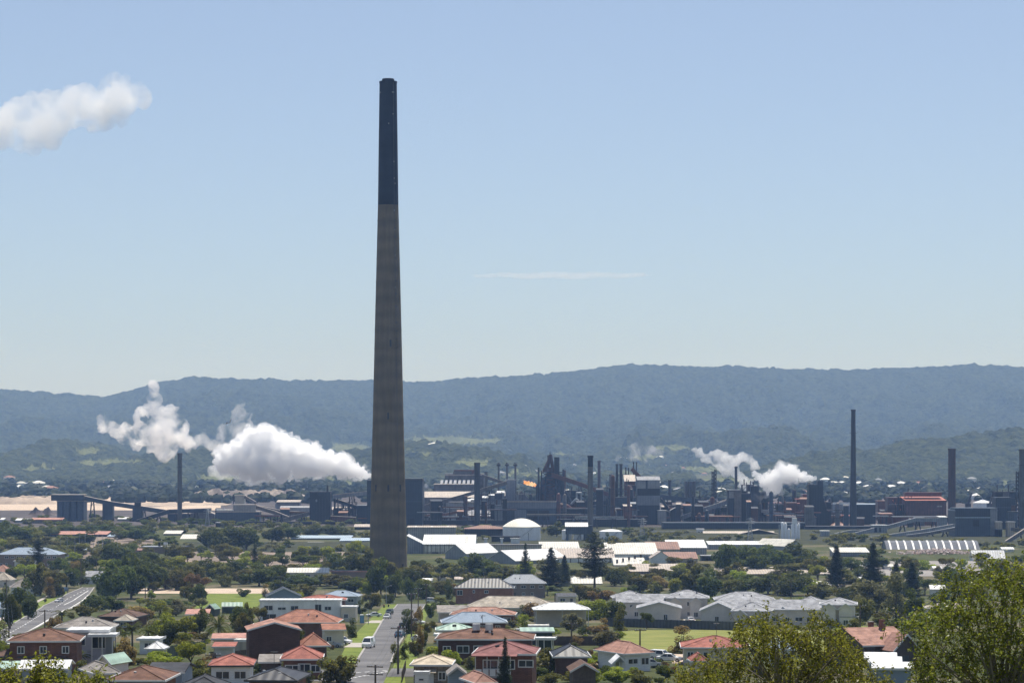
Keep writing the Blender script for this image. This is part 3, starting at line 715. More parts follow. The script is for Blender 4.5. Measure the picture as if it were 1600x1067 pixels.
    if roof == 'hip' and not posts and base > 0.3 and w > 6:
        for _ in range(random.choice((1, 2, 2))):
            u = random.uniform(-.25, .25) * w; yy = dp * random.uniform(.16, .3); zz = wall_h + rh * (yy + ov) / (dp / 2 + ov)
            MB().cyl(u, yy, zz - .3, zz + .38, .16, .22, 8).build('roof_vent', M[random.choice(('dark_trim', 'trim'))], root)
        if random.random() < .5:
            ax = random.uniform(-.2, .2) * w; at = MB(); zt = wall_h + rh; at.tube((ax, dp/2, zt - .3), (ax, dp/2, zt + 2.4), .035, 5)
            for kk in range(4): at.tube((ax - .5, dp/2 - .5 + kk*.3, zt + 2.2), (ax + .5, dp/2 - .5 + kk*.3, zt + 2.2), .02, 4)
            at.tube((ax, dp/2 - .6, zt + 2.2), (ax, dp/2 + .6, zt + 2.2), .02, 4); at.build('aerial', M['dark_trim'], root)
    HOUSES.append((px0, px1, ridge, row_of(base, d) , d, eave))
    if lm: landmark(px0, px1, 0.5*(ridge + eave), d, lm)
    root_info[root.name] = (w, dp, wall_h, d)
    return root
root_info = {}
H = house
# left edge
H(-6, 92, 866, 855, 6.5, 'hip', 'blue_grey', 'taupe', 'long two storey building with brown wall and broad grey roof at left edge', 'long grey-roofed brown building', 16, yaw=-3, door=False, name='school_building', cat='building')
H(21, 54, 877, 870, 4.0, 'flat', 'white', 'render_white', 'small white flat-roofed building before the long brown building', None, 8)
H(-14, 14, 893, 882, 3.0, 'hip', 'salmon', 'render_cream', 'house with orange tiled roof cut by the left edge', 'orange-roofed house at left edge', 9)
H(-16, 17, 906, 893, 3.0, 'hip', 'beige', 'render_cream', 'house with pale beige roof cut by the left edge', None, 9)
H(17, 58, 917, 903, 3.0, 'hip', 'tan_grey', 'render_white', 'white cottage with grey pyramid roof left of the main road', 'grey pyramid-roofed cottage', 9, yaw=14)
H(40, 52, 912, 899, 2.6, 'gable_front', 'dark', 'render_white', 'tiny white gabled hut behind the grey pyramid-roofed cottage', None, 5, ov=0.2, wins=None, name='hut', cat='hut')
H(131, 160, 900, 892, 3.4, 'gable_side', 'pale_grey', 'render_white', 'white house at the far end of the main road', 'white house at road end', 8)
H(-14, 6, 950, 940, 2.8, 'hip', 'blue_grey', 'board_blue', 'blue grey house at left edge beyond the footpath', None, 8)
# left middle
H(11, 124, 1001, 981, 5.4, 'hip', 'warm_brown', 'brick', 'wide two storey brick house under a reddish brown tiled hip roof', 'wide brown-roofed brick house', 10, yaw=5, gut='trim')
H(-22, 77, 1025, 1006, 2.9, 'hip', 'brown', 'dark_brick', 'low dark brick house with brown hip roof at lower left', 'low brown-roofed brick house', 9, yaw=-4, gut='dark_trim')
H(73, 107, 1028, 1017, 2.6, 'hip', 'brown', 'dark_brick', 'small brown hip-roofed garage beside the low brick house', 'brown hip-roofed garage', 5, yaw=4, name='garage', cat='garage', gut='dark_trim')
H(84, 177, 980, 963, 3.0, 'hip', 'tan_grey', 'render_white', 'house with broad tan grey hip roof behind white balcony block', None, 10, yaw=3)
H(104, 170, 987, 981, 6.2, 'flat', 'white', 'mauve', 'pale two storey block with flat white roof and balcony', 'pale flat-roofed balcony block', 8, yaw=3, wins=[(0.1, 3.9, 1.4, 1.3), (0.3, 3.9, 0.9, 1.3), (0.1, 0.8, 1.4, 1.3), (0.6, 3.4, 2.4, 2.2)])
H(138, 181, 994, 988, 5.6, 'flat', 'white', 'grey', 'flat white carport roof on posts beside the pale balcony block', None, 5, yaw=3, posts=True, name='carport', cat='carport')
H(152, 216, 963, 950, 2.9, 'hip', 'brown', 'dark_brick', 'dark brown roofed brick house among trees beside the main road', 'dark brown roofed house', 10, yaw=-8, gut='dark_trim')
H(178, 207, 969, 960, 2.6, 'hip', 'beige', 'dark_brick', 'small beige hip roof standing before the dark brown roofed house', None, 6)
H(-16, 34, 1046, 1034, 2.8, 'skillion', 'pale_green', 'render_cream', 'pale green sheet roof at the lower left edge', None, 6, yaw=2)
H(28, 108, 1044, 1033, 3.2, 'gable_side', 'white', 'blue_grey', 'blue grey house with bright white roof at lower left', 'white-roofed blue grey house', 8, yaw=4)
H(147, 178, 1034, 1024, 2.4, 'gable_front', 'pale_green', 'green_grey', 'small shed with pale green gabled roof', 'pale green gabled shed', 6, yaw=-20, name='shed', cat='shed', wins=None)
H(146, 189, 1051, 1034, 3.0, 'hip', 'tan_grey', 'render_cream', 'cream house with ridged grey hip roof beside pale green shed', None, 8, yaw=24)
H(164, 259, 1062, 1040, 3.0, 'hip', 'warm_brown', 'brick', 'brick house with brown pyramid hip roof at bottom edge', 'brown pyramid-roofed brick house', 10, yaw=-3)
H(228, 290, 1049, 1038, 3.4, 'gable_side', 'charcoal', 'blue_grey', 'dark grey roofed house with pale blue awning at bottom', 'dark grey roofed house with awning', 9, yaw=-2)
H(264, 292, 1057, 1053, 2.4, 'skillion', 'light_blue', 'grey', 'pale blue sheet awning on posts beside the dark grey roofed house', None, 3.5, posts=True, name='awning', cat='awning', yaw=-3)
H(278, 356, 1078, 1055, 3.0, 'hip', 'charcoal', 'grey', 'dark charcoal hip roof cut by the bottom edge', 'charcoal roof at bottom edge', 9, yaw=4, gut='dark_trim')
H(226, 256, 1013, 1009, 2.2, 'hip', 'white', 'render_white', 'white canvas pavilion on posts in a leafy back garden', 'white garden pavilion', 4, posts=True, name='pavilion', cat='pavilion', gut='trim')
H(214, 250, 1000, 990, 2.6, 'flat', 'white', 'render_white', 'low white flat-roofed house half hidden by palms', 'low white house behind palms', 6)
H(289, 327, 960, 952, 2.6, 'skillion', 'pink', 'render_cream', 'low pink skillion roof with white fascia near park', 'low pink-roofed house', 8, yaw=4)
# middle left
H(319, 337, 951, 944, 2.3, 'gable_front', 'green', 'fence_green', 'small dark green garden shed left of the pair in the park', None, 4, yaw=-18, name='shed', cat='shed', wins=None, ov=0.2, group='green sheds by the park')
H(346, 379, 947, 941, 2.3, 'gable_side', 'green', 'fence_green', 'longer dark green garden shed beside the park lawn', 'longer dark green shed', 5, yaw=5, name='shed', cat='shed', wins=None, ov=0.2, group='green sheds by the park')
H(415, 472, 931, 919, 5.2, 'gable_front', 'dark', 'blue_grey', 'blue grey gabled house behind the white two storey house', 'blue grey gabled house', 11, yaw=7, wins=[(0.6, 3.4, 1.4, 1.1)])
H(468, 541, 937, 929, 5.4, 'hip', 'red', 'brick', 'red hip-roofed house behind the white two storey house', 'red hip roof behind white house', 9, yaw=2)
H(500, 560, 931, 922, 5.2, 'hip', 'blue_grey', 'grey', 'grey hip-roofed house beside leafy trees behind the red hip roof', None, 9, yaw=-5)
H(405, 533, 939, 937, 5.8, 'flat', 'white', 'render_white', 'large white two storey house with flat roof and dark windows', 'white two storey flat-roofed house', 9, yaw=1, wins=[(0.05, 3.2, 2.6, 1.5), (0.22, 3.3, 2.4, 0.9), (0.38, 3.2, 2.3, 1.4), (0.8, 3.2, 2.0, 1.2), (0.03, 0.3, 4.0, 2.0), (0.68, 2.6, 2.0, 2.4)], door=False, ov=0.2)
H(531, 557, 949, 944, 4.0, 'flat', 'white', 'render_beige', 'pale flat-roofed annexe right of the white two storey house', None, 6, wins=[(0.2, 1.0, 1.3, 1.3)], door=False, ov=0.25)
H(417, 528, 972, 952, 3.4, 'hip', 'terracotta', 'brick', 'house with large terracotta hip roof behind the big brick gable', 'large terracotta hip roof', 11, yaw=-2)
def brick_gable_house():
    root = H(386, 472, 984, 973, 6.4, 'gable_front', 'salmon', 'dark_brick', 'big dark brick house with blank gable wall and terracotta roof', 'big dark brick gable', 9, yaw=9, wins=None, ov=0.35)
    w, dp, wh, d = root_info[root.name]
    # lower lean-to on the left and hip-roofed porch wing on the right
    MB().box(w/2 + 0.02, w/2 + 4.6, 1.2, 7.0, -1.6, 3.6).build('porch_wing', M['dark_brick'], root)
    add_hip(root, w/2 + 0.05, w/2 + 5.2, 0.6, 7.6, 3.6, 1.9, 'terracotta')
    window(root, w/2 + 0.8, 1.2, 0.8, 1.6, 1.6)
brick_gable_house()
H(503, 541, 983, 976, 3.6, 'gable_side', 'terracotta', 'render_beige', 'beige walled house end with bright terracotta roof facing the street', 'beige house with terracotta roof', 7, yaw=8, wins=[(0.08, 1.2, 1.2, 1.1)])
H(330, 397, 998, 990, 2.6, 'skillion', 'pink', 'render_beige', 'long low outbuilding with pink skillion roof left of brick gable', 'long low pink-roofed outbuilding', 6, yaw=4, name='outbuilding', cat='outbuilding')
H(331, 368, 1011, 1005, 2.8, 'skillion', 'red', 'board_white', 'white garage with flat red roof below the brick gable', 'white garage with red roof', 5, yaw=2, name='garage', cat='garage', wins=None, door=False)
H(366, 386, 1002, 997, 2.4, 'flat', 'cream_sheet', 'wall_beige', 'small cream-roofed lean-to against the big dark brick gable', None, 4, wins=None, door=False, name='shed', cat='shed', ov=0.2)
H(325, 396, 1039, 1022, 3.0, 'hip', 'red', 'board_white', 'white weatherboard cottage with red hip roof and white windows', 'white cottage with red roof', 9, yaw=3, wins=[(0.1, 0.9, 2.2, 1.3), (0.58, 0.9, 1.9, 1.3)], gut='dark_trim')
H(438, 504, 1029, 1009, 3.2, 'hip', 'red', 'brick', 'brick cottage with red hip roof and white-framed bay', 'brick cottage with red roof', 9, yaw=3, wins=[(0.04, 1.1, 2.4, 1.2), (0.4, 0.5, 2.0, 2.0), (0.75, 1.1, 1.6, 1.2)], door=False)
H(403, 441, 1033, 1028, 2.6, 'gable_side', 'tan_grey', 'timber', 'double garage with grey roof and dark roller doors between red-roofed cottages', 'double garage with roller doors', 6, yaw=2, name='garage', cat='garage', wins=None, door=False)
H(383, 465, 1062, 1043, 3.0, 'hip', 'dark', 'brick', 'brick house with dark brown grey hip roof at bottom centre left', 'brick house with dark grey brown roof', 10, yaw=-5, gut='dark_trim')
H(448, 514, 894, 887, 4.5, 'gable_side', 'cream_sheet', 'green_grey', 'long pale cream roof beyond the park trees', 'long pale cream roof', 14, yaw=2)
H(516, 576, 893, 888, 4.0, 'flat', 'dark', 'taupe', 'long black flat-roofed building left of the giant chimney base', 'black flat-roofed building', 10, gut='pink', wins=None, door=False, name='building', cat='building')
H(313, 348, 884, 880, 3.5, 'flat', 'pale_grey', 'grey', 'low grey building beyond the park', None, 9, name='building', cat='building', wins=None, door=False)
# middle right
H(710, 803, 918, 903, 6.0, 'hip', 'dark', 'orange_brick', 'two storey orange brick house with dark grey hip roof', 'orange brick house with dark roof', 11, yaw=-2, wins=[(0.3, 4.0, 0.8, 1.2), (0.5, 3.9, 1.6, 1.2), (0.02, 3.2, 2.2, 1.9)])
H(782, 854, 911, 897, 5.8, 'hip', 'grey', 'taupe', 'tall dark walled house with light grey hip roof before pines', 'dark walled house with grey roof', 10, yaw=2, gut='trim')
H(726, 868, 949, 931, 2.9, 'hip', 'beige', 'render_beige', 'wide low house with flat beige hip roof', 'wide beige-roofed house', 13, yaw=-3)
H(683, 734, 957, 946, 2.7, 'skillion', 'tan_grey', 'render_cream', 'pale green grey carport roof left of the salmon roof', None, 6, yaw=3, name='carport', cat='carport', posts=True)
H(702, 805, 960, 948, 2.9, 'hip', 'salmon', 'brick', 'low house with salmon orange hip roof', 'salmon-roofed house', 10, yaw=-3)
H(690, 793, 972, 956, 2.9, 'hip', 'blue_grey', 'dark_brick', 'low house with blue grey hip roof', 'blue grey roofed house', 9, yaw=3)
H(681, 740, 984, 972, 2.8, 'hip', 'pale_green', 'render_cream', 'small house with pale green sheet hip roof', 'pale green roofed house', 7, yaw=2)
H(678, 700, 993, 987, 2.6, 'flat', 'white', 'render_white', 'small flat white porch roof below the pale green roof', None, 4, name='porch', cat='porch', posts=True)
def brown_long():
    root = H(680, 834, 998, 981, 4.4, 'hip', 'warm_brown', 'dark_brick', 'very wide house with brown tiled hip roof and brick walls', 'very wide brown-roofed house', 11, yaw=-2, wins=[(0.05, 1.9, 1.4, 1.3), (0.2, 1.9, 2.2, 1.4), (0.38, 1.9, 2.0, 1.4), (0.62, 1.9, 2.0, 1.3), (0.82, 1.9, 1.6, 1.2)])
    w, dp, wh, d = root_info[root.name]
    for u in (0.36, 0.5): MB().box(-w/2 + w*u, -w/2 + w*u + 1.3, 3.4, 4.3, wh + 1.3, wh + 2.4).build('roof_vent', M['white'], root)
brown_long()
def maroon_house():
    root = H(738, 837, 1021, 1002, 5.8, 'hip', 'maroon', 'brick', 'two storey brick house with maroon tiled hip roof and white balcony', 'maroon-roofed brick house', 10, yaw=-4, wins=[(0.12, 3.6, 2.2, 1.4), (0.42, 3.6, 2.2, 1.4), (0.75, 3.9, 2.2, 1.1)])
    w, dp, wh, d = root_info[root.name]
    bal = MB().box(-w/2, w/2 - 3.0, -1.5, 0, 2.55, 2.8).build('balcony', M['concrete'], root)
    for k in range(5):
        x = -w/2 + (w - 3.0) * k / 5; MB().box(x + 0.08, x + (w-3.0)/5 - 0.08, -1.5, -1.42, 2.8, 3.75).build('balcony_panel', M['trim'], bal)
    for k in range(3):
        x = -w/2 + 1.0 + k * (w - 3) / 3.2; MB().box(x, x + 0.4, -1.4, -1.0, -1.0, 2.55).build('pier', M['brick'], root)
    sh = MB().slab([(-w/2 - 0.5, -2.0, wh - 0.15), (w/2 - 2.0, -2.0, wh - 0.15), (w/2 - 2.0, -0.64, wh + 0.1), (-w/2 - 0.5, -0.64, wh + 0.1)], 0.08).build('verandah_roof', M['maroon'], root)
    for k in range(4): MB().box(-w/2 + k * (w - 3) / 3.0, -w/2 + k * (w - 3) / 3.0 + 0.1, -1.6, -1.5, 2.8, wh - 0.15).build('post', M['trim'], root)
maroon_house()
def cream_cottage():
    root = H(641, 706, 1038, 1023, 3.4, 'hip', 'cream', 'stone', 'stone cottage with cream pyramid roof at street corner', 'stone cottage with cream roof', 8, yaw=-2, wins=[(0.16, 1.1, 1.2, 1.3), (0.7, 1.1, 1.2, 1.3)])
    w, dp, wh, d = root_info[root.name]
    a = MB().slab([(-1.0, -1.2, 2.35), (0.8, -1.2, 2.35), (0.8, -0.02, 2.75), (-1.0, -0.02, 2.75)], 0.1).build('door_awning', M['cream'], root)
    dr = MB().box(-0.6, 0.4, -0.06, 0.02, -0.1, 2.15).build('door', M['trim'], root)
cream_cottage()
H(647, 670, 1053, 1050, 2.6, 'flat', 'white', 'board_white', 'small white outhouse in front of the stone cottage', 'white outhouse', 2.5, yaw=-2, name='outhouse', cat='outhouse', wins=[(0.25, 1.6, 0.9, 0.5)], door=False, ov=0.1)
H(698, 731, 1053, 1043, 2.6, 'gable_front', 'tan_grey', 'board_blue', 'blue weatherboard garden shed with pale gabled roof', 'blue garden shed', 6, yaw=3, name='shed', cat='shed', wins=None, door=False, ov=0.3)
H(834, 923, 952, 941, 4.6, 'hip', 'white', 'render_beige', 'house with bright white sheet roof over open verandah', 'white-roofed verandah house', 8, yaw=3, posts=True)
H(813, 867, 987, 981, 2.6, 'skillion', 'pale_green', 'fence_green', 'long green shed roof in a back garden', 'long green shed', 5, yaw=2, name='shed', cat='shed', wins=None, door=False)
H(826, 858, 979, 976, 2.4, 'flat', 'cream_sheet', 'wall_beige', 'thin cream roof edge behind the long green shed', None, 4, wins=None, door=False, name='shed', cat='shed')
H(833, 867, 999, 996, 2.4, 'flat', 'white', 'fence_green', 'narrow white patio roof on posts beside very wide brown-roofed house', None, 3.5, posts=True, name='patio_cover', cat='patio cover')
H(864, 923, 1025, 1007, 3.0, 'hip', 'dark', 'dark_brick', 'dark grey pyramid-roofed brick house right of the maroon roof', 'dark pyramid-roofed brick house', 9, yaw=2)
H(890, 936, 1047, 1037, 2.6, 'gable_front', 'brown', 'timber', 'brown gabled carport below the dark pyramid roof', 'brown gabled carport', 7, yaw=3, name='carport', cat='carport', wins=None, door=False)
H(740, 776, 1066, 1054, 2.6, 'hip', 'salmon', 'brick', 'salmon roof corner at bottom edge beside the conifer', None, 7, yaw=16)
H(969, 1024, 1020, 1001, 3.0, 'hip', 'salmon', 'board_white', 'small white house with salmon pink hip roof in front of the meadow', 'small pink-roofed white house', 9, yaw=28, wins=[(0.1, 1.2, 2.0, 1.0), (0.62, 1.0, 1.6, 1.3)])
H(955, 982, 1034, 1027, 2.4, 'gable_front', 'white', 'grey', 'small carport with white gabled roof before the pink-roofed house', None, 5, yaw=3, name='carport', cat='carport', posts=True)
H(1064, 1172, 1011, 993, 3.0, 'hip', 'red', 'render_beige', 'beige house with wide red hip roof behind the leafy tree', 'wide red-roofed beige house', 10, yaw=-3, wins=[(0.05, 1.0, 1.2, 1.3), (0.3, 1.0, 1.0, 1.3)])
H(1079, 1108, 1032, 1023, 2.4, 'hip', 'red', 'render_beige', 'small red pyramid-roofed gazebo', 'red pyramid-roofed gazebo', 4, yaw=4, name='gazebo', cat='gazebo', wins=None, door=False)
H(870, 902, 931, 927, 3.0, 'gable_side', 'dark', 'render_beige', 'house with dark low roof behind white-roofed verandah house', None, 8)
# villa estate on the right
G = 'grey-roofed villas of the estate'
H(958, 1015, 934, 922, 6.0, 'hip', 'pale_grey', 'green_grey', 'leftmost two storey villa of the grey-roofed estate', 'leftmost estate villa', 11, yaw=2, group=G)
H(1038, 1108, 934, 921, 6.2, 'hip', 'pale_grey', 'green_grey', 'tall estate villa with front gable between the two gabled fronts', 'tall estate villa', 11, yaw=-4, group=G, wins=[(0.5, 3.8, 0.8, 1.4), (0.62, 3.8, 0.8, 1.4), (0.5, 0.9, 1.0, 1.3), (0.64, 0.9, 1.0, 1.3)])
H(976, 1052, 943, 930, 4.4, 'hip', 'pale_grey', 'green_grey', 'wide grey roofed villa rising behind the left gabled front', None, 12, yaw=0, group=G)
H(994, 1066, 950, 941, 4.2, 'gable_front', 'pale_grey', 'green_grey', 'single storey villa with plain gabled front and one awninged window', 'left gabled villa front', 12, yaw=-3, group=G, wins=[(0.6, 0.7, 1.2, 1.9)], door=False)
H(1092, 1152, 954, 942, 4.0, 'gable_front', 'pale_grey', 'green_grey', 'villa with plain gabled front right of the estate driveway', 'right gabled villa front', 12, yaw=-6, group=G, wins=[(0.4, 0.7, 1.2, 1.9)], door=False)
H(1117, 1212, 937, 924, 5.8, 'hip', 'pale_grey', 'grey', 'broad estate villa roof at the back of the row', 'broad back estate villa', 12, yaw=-2, group=G)
H(1142, 1205, 954, 940, 4.2, 'hip', 'pale_grey', 'green_grey', 'estate villa with hip roof just right of the right gabled front', None, 11, yaw=-10, group=G)
H(1186, 1242, 949, 935, 4.6, 'hip', 'pale_grey', 'render_cream', 'cream estate villa with bright hip roof in middle of the row', 'bright-roofed middle villa', 11, yaw=-16, group=G)
H(1230, 1292, 946, 931, 5.0, 'hip', 'pale_grey', 'render_cream', 'cream estate villa next to the balcony villa at right', None, 11, yaw=-16, group=G)
H(1128, 1296, 951, 937, 4.3, 'gable_side', 'pale_grey', 'render_cream', 'long connecting villa block behind the right gabled front', None, 9, yaw=-4, group=G)
H(962, 1046, 940, 928, 5.0, 'gable_side', 'pale_grey', 'green_grey', 'long connecting villa block behind the left gabled front', None, 9, yaw=-1, group=G)
def balcony_villa():
    root = H(1281, 1339, 944, 933, 6.0, 'hip', 'pale_grey', 'render_cream', 'rightmost estate villa with white corner balcony', 'balcony estate villa', 10, yaw=-8, group=G)
    w, dp, wh, d = root_info[root.name]
    b = MB().box(w/2 - 4.0, w/2 + 1.0, -1.8, 0, 2.8, 3.0).build('balcony', M['concrete'], root)
    rl = MB(); rl.box(w/2-4.0, w/2+1.0, -1.8, -1.74, 3.9, 4.0)
    for k in range(9): rl.box(w/2-4.0+k*0.62, w/2-3.94+k*0.62, -1.8, -1.74, 3.0, 3.9)
    rl.build('railing', M['trim'], b)
    for x in (w/2-3.9, w/2+0.8): MB().box(x, x+0.15, -1.75, -1.6, -1.0, 2.8).build('post', M['trim'], root)
balcony_villa()
for o in [q for q in COL.objects if q.get('group') == G]:
    w, dp, wh, d = root_info[o.name]
    if any(c.name.startswith('gable') for c in o.children): continue
    for k, u in enumerate((-.28, .22)):
        x = w * u; MB().box(x - 1.7, x + 1.7, -1.6, -0.02, -1.4, wh - 1.0).build('porch', M['green_grey'], o)
        add_gable(o, x - 1.7, x + 1.7, -1.6, 2.2, wh - 1.0, 1.25, 'pale_grey', 'green_grey', 'y', .35, name='porch_roof', gname='porch_gable')
        window(o, x - .7, -1.6, .7, 1.4, 1.5)
# right
def gable_salmon():
    root = H(1340, 1432, 1006, 980, 3.4, 'gable_side', 'salmon', 'fence_timber', 'timber walled house with broad salmon gabled roof and two chimneys', 'salmon gabled house', 13, yaw=22, chimney=0.62)
    w, dp, wh, d = root_info[root.name]
    add_gable(root, -1.0, w/2 - 1.0, -4.2, 0, 2.9, 2.4, 'salmon', 'fence_timber', 'y', 0.5, name='porch_roof', gname='porch_gable')
    MB().box(-1.0, w/2 - 1.0, -4.2, -0.02, -1.6, 2.9).build('porch', M['fence_timber'], root)
    MB().box(w*0.2, w*0.2+0.8, dp*0.4, dp*0.4+0.8, wh+1.0, wh+3.9).build('chimney', M['brick'], root)
gable_salmon()
for k, (a, b_, e, r_, t) in enumerate(((1350, 1402, 1029, 1022, 'topmost'), (1356, 1410, 1036, 1029, 'middle'), (1362, 1428, 1045, 1036, 'lowest'))):
    H(a, b_, e, r_, 2.8, 'skillion', 'white', 'blue_grey', '%s of three stepped bright white roofs below the salmon gabled house' % t, 'stepped white roofs' if k == 1 else None, 6, yaw=-8, group='stepped white-roofed units', name='unit', cat='house')
H(1448, 1522, 950, 941, 3.0, 'hip', 'beige', 'render_cream', 'low house with pale tan roof left of the tall right tree', 'low tan-roofed house', 10, yaw=-3)
H(1453, 1478, 920, 914, 3.0, 'gable_side', 'white', 'render_white', 'small white-roofed house among trees near right pines', 'small white-roofed house near pines', 8)
H(1216, 1240, 1014, 999, 3.0, 'hip', 'light_blue', 'board_white', 'small house with pale sheet roof glimpsed through the leafy tree', None, 6, yaw=15)

# fences
def fence(pts, h, m, label, post=2.4, name='fence'):
    g = [gpt(px, r) for px, r in pts]; root = thing(name, g[0], label, 'fence')
    o = g[0]; pan = MB(); po = MB()
    for p, q in zip(g[:-1], g[1:]):
        n = max(1, int((q - p).length / post))
        for i in range(n):
            a = p.lerp(q, i/n) - o; b = p.lerp(q, (i+1)/n) - o
            za = gz(a.y + o.y) - o.z; zb = gz(b.y + o.y) - o.z
            pan.beam((a.x, a.y, za + h/2 - 0.15), (b.x, b.y, zb + h/2 - 0.15), 0.06, h + 0.3)
            po.box(a.x-0.06, a.x+0.06, a.y-0.09, a.y-0.02, za - 0.3, za + h + 0.08)
    pan.build('panel', M[m], root); po.build('post', M[m], root)
    landmark(min(p[0] for p in pts), max(p[0] for p in pts), pts[0][1], g[0].y, label.split(' beside')[0].split(' below')[0].split(' along')[0])
fence([(262, 1030), (321, 1020)], 2.4, 'fence_green', 'dark green sheet fence beside white garden pavilion')
fence([(945, 978), (1160, 985)], 2.2, 'fence_grey', 'long grey fence along the top of the meadow')
fence([(836, 1008), (965, 1008)], 1.9, 'fence_timber', 'long dark timber fence below the long green shed')
fence([(372, 992), (452, 985)], 1.8, 'fence_timber', 'short timber fence below the white two storey house')
fence([(330, 1037), (385, 1030)], 1.8, 'fence_timber', 'timber fence below the white garage')
fence([(628, 1066), (634, 1046)], 1.6, 'fence_timber', 'dark timber fence beside the stone cottage')
fence([(1286, 1040), (1420, 1040)], 1.8, 'fence_grey', 'grey sheet fence beside the stepped white roofs')
# ---------------------------------------------------------------- trees
def leaf_mat(name, c1, c2, trans=0.56, scale=0.35, ob=0.22, rough=0.55):
    if name in _mats: return _mats[name]
    m, nt, N, L, b = nodes_of(name)
    tc = N.new('ShaderNodeTexCoord'); n = N.new('ShaderNodeTexNoise'); n.inputs['Scale'].default_value = scale; n.inputs['Detail'].default_value = 5
    L.new(tc.outputs['Object'], n.inputs['Vector'])
    geo = N.new('ShaderNodeNewGeometry')
    ad = N.new('ShaderNodeMath'); ad.operation = 'MULTIPLY_ADD'; ad.inputs[1].default_value = 0.45; L.new(geo.outputs['Random Per Island'], ad.inputs[0]); 
    sb = N.new('ShaderNodeMath'); sb.operation = 'ADD'; sb.inputs[1].default_value = -0.22; L.new(n.outputs[0], sb.inputs[0]); L.new(sb.outputs[0], ad.inputs[2])
    r = N.new('ShaderNodeValToRGB'); e = r.color_ramp.elements; e[0].position = 0.25; e[0].color = (*c1, 1); e[1].position = 0.75; e[1].color = (*c2, 1)
    L.new(ad.outputs[0], r.inputs[0])
    oi = N.new('ShaderNodeObjectInfo'); hs = N.new('ShaderNodeHueSaturation')
    mr = N.new('ShaderNodeMapRange'); mr.inputs[3].default_value = 1 - ob; mr.inputs[4].default_value = 1 + ob; L.new(oi.outputs['Random'], mr.inputs[0]); L.new(mr.outputs[0], hs.inputs['Value'])
    mh = N.new('ShaderNodeMapRange'); mh.inputs[3].default_value = 0.485; mh.inputs[4].default_value = 0.515; L.new(oi.outputs['Random'], mh.inputs[0]); L.new(mh.outputs[0], hs.inputs['Hue'])
    L.new(r.outputs[0], hs.inputs['Color']); L.new(hs.outputs[0], b.inputs['Base Color'])
    b.inputs['Roughness'].default_value = rough; b.inputs['Specular IOR Level'].default_value = 0.12
    tr = N.new('ShaderNodeBsdfTranslucent'); ms = N.new('ShaderNodeMixShader'); ms.inputs[0].default_value = trans
    L.new(hs.outputs[0], tr.inputs['Color']); L.new(b.outputs[0], ms.inputs[1]); L.new(tr.outputs[0], ms.inputs[2]); L.new(ms.outputs[0], N['Material Output'].inputs['Surface'])
    _mats[name] = m
    return m
LEAF = {
 'dark': leaf_mat('dark_green_leaves', (0.040, 0.061, 0.014), (0.169, 0.195, 0.043)),
 'olive': leaf_mat('olive_leaves', (0.070, 0.081, 0.018), (0.279, 0.258, 0.062)),
 'bright': leaf_mat('bright_green_leaves', (0.109, 0.144, 0.016), (0.456, 0.485, 0.056)),
 'grey': leaf_mat('grey_green_leaves', (0.085, 0.092, 0.040), (0.321, 0.305, 0.138)),
 'rusty': leaf_mat('brownish_leaves', (0.109, 0.079, 0.030), (0.423, 0.296, 0.112)),
 'pine': leaf_mat('pine_needles', (0.020, 0.034, 0.014), (0.075, 0.095, 0.034)),
 'palm': leaf_mat('palm_fronds', (0.054, 0.075, 0.016), (0.236, 0.258, 0.062)),
 'flower': leaf_mat('pink_flowers', (0.10, 0.08, 0.05), (0.55, 0.30, 0.34)),
}
BARK = mat('bark', (0.12, 0.095, 0.075), 0.95, 0.35, 3.0)
class Leaves:
    """fast soup of diamond leaves"""
    def __init__(s): s.q = []
    def add(s, c, nrm, size, rnd, asp=0.6):
        n = Vector(nrm)
        n = (n + Vector((rnd.gauss(0, .7), rnd.gauss(0, .7), rnd.gauss(0.55, .7)))).normalized()
        u = n.cross(Vector((rnd.gauss(0,1), rnd.gauss(0,1), rnd.gauss(0,1)))).normalized(); w = n.cross(u)
        a = size * rnd.uniform(0.65, 1.25)
        u = u * (a * 0.5); w = w * (a * 0.5 * asp)
        s.q.append((c - u, c - w + n*a*0.08, c + u, c + w + n*a*0.08))
    def mesh(s, name, m):
        vs = [tuple(p) for q in s.q for p in q]; fs = [(4*i, 4*i+1, 4*i+2, 4*i+3) for i in range(len(s.q))]
        me = bpy.data.meshes.new(name); me.from_pydata(vs, [], fs); me.materials.append(m); me.update(); return me
def clumps(rnd, n, shape):
    """clump centres (x, y, z, r) filling a crown of unit height and unit half width"""
    out = []
    for i in range(n):
        for _ in range(40):
            if shape == 'round': p = Vector((rnd.uniform(-1, 1), rnd.uniform(-1, 1), rnd.uniform(-0.85, 0.9))); ok = 0.2 < p.length < 0.8
            elif shape == 'flat': p = Vector((rnd.uniform(-1, 1), rnd.uniform(-1, 1), rnd.uniform(-0.5, 0.9))); ok = p.xy.length < 0.82 and p.z > 0.1 * rnd.random()
            else: p = Vector((rnd.uniform(-1, 1), rnd.uniform(-1, 1), rnd.uniform(-1, 1))); ok = p.xy.length < 0.75 * (1 - 0.45 * (p.z + 1) / 2)
            if ok: break
        out.append((p.x, p.y, p.z, rnd.uniform(0.24, 0.46)))
    return out
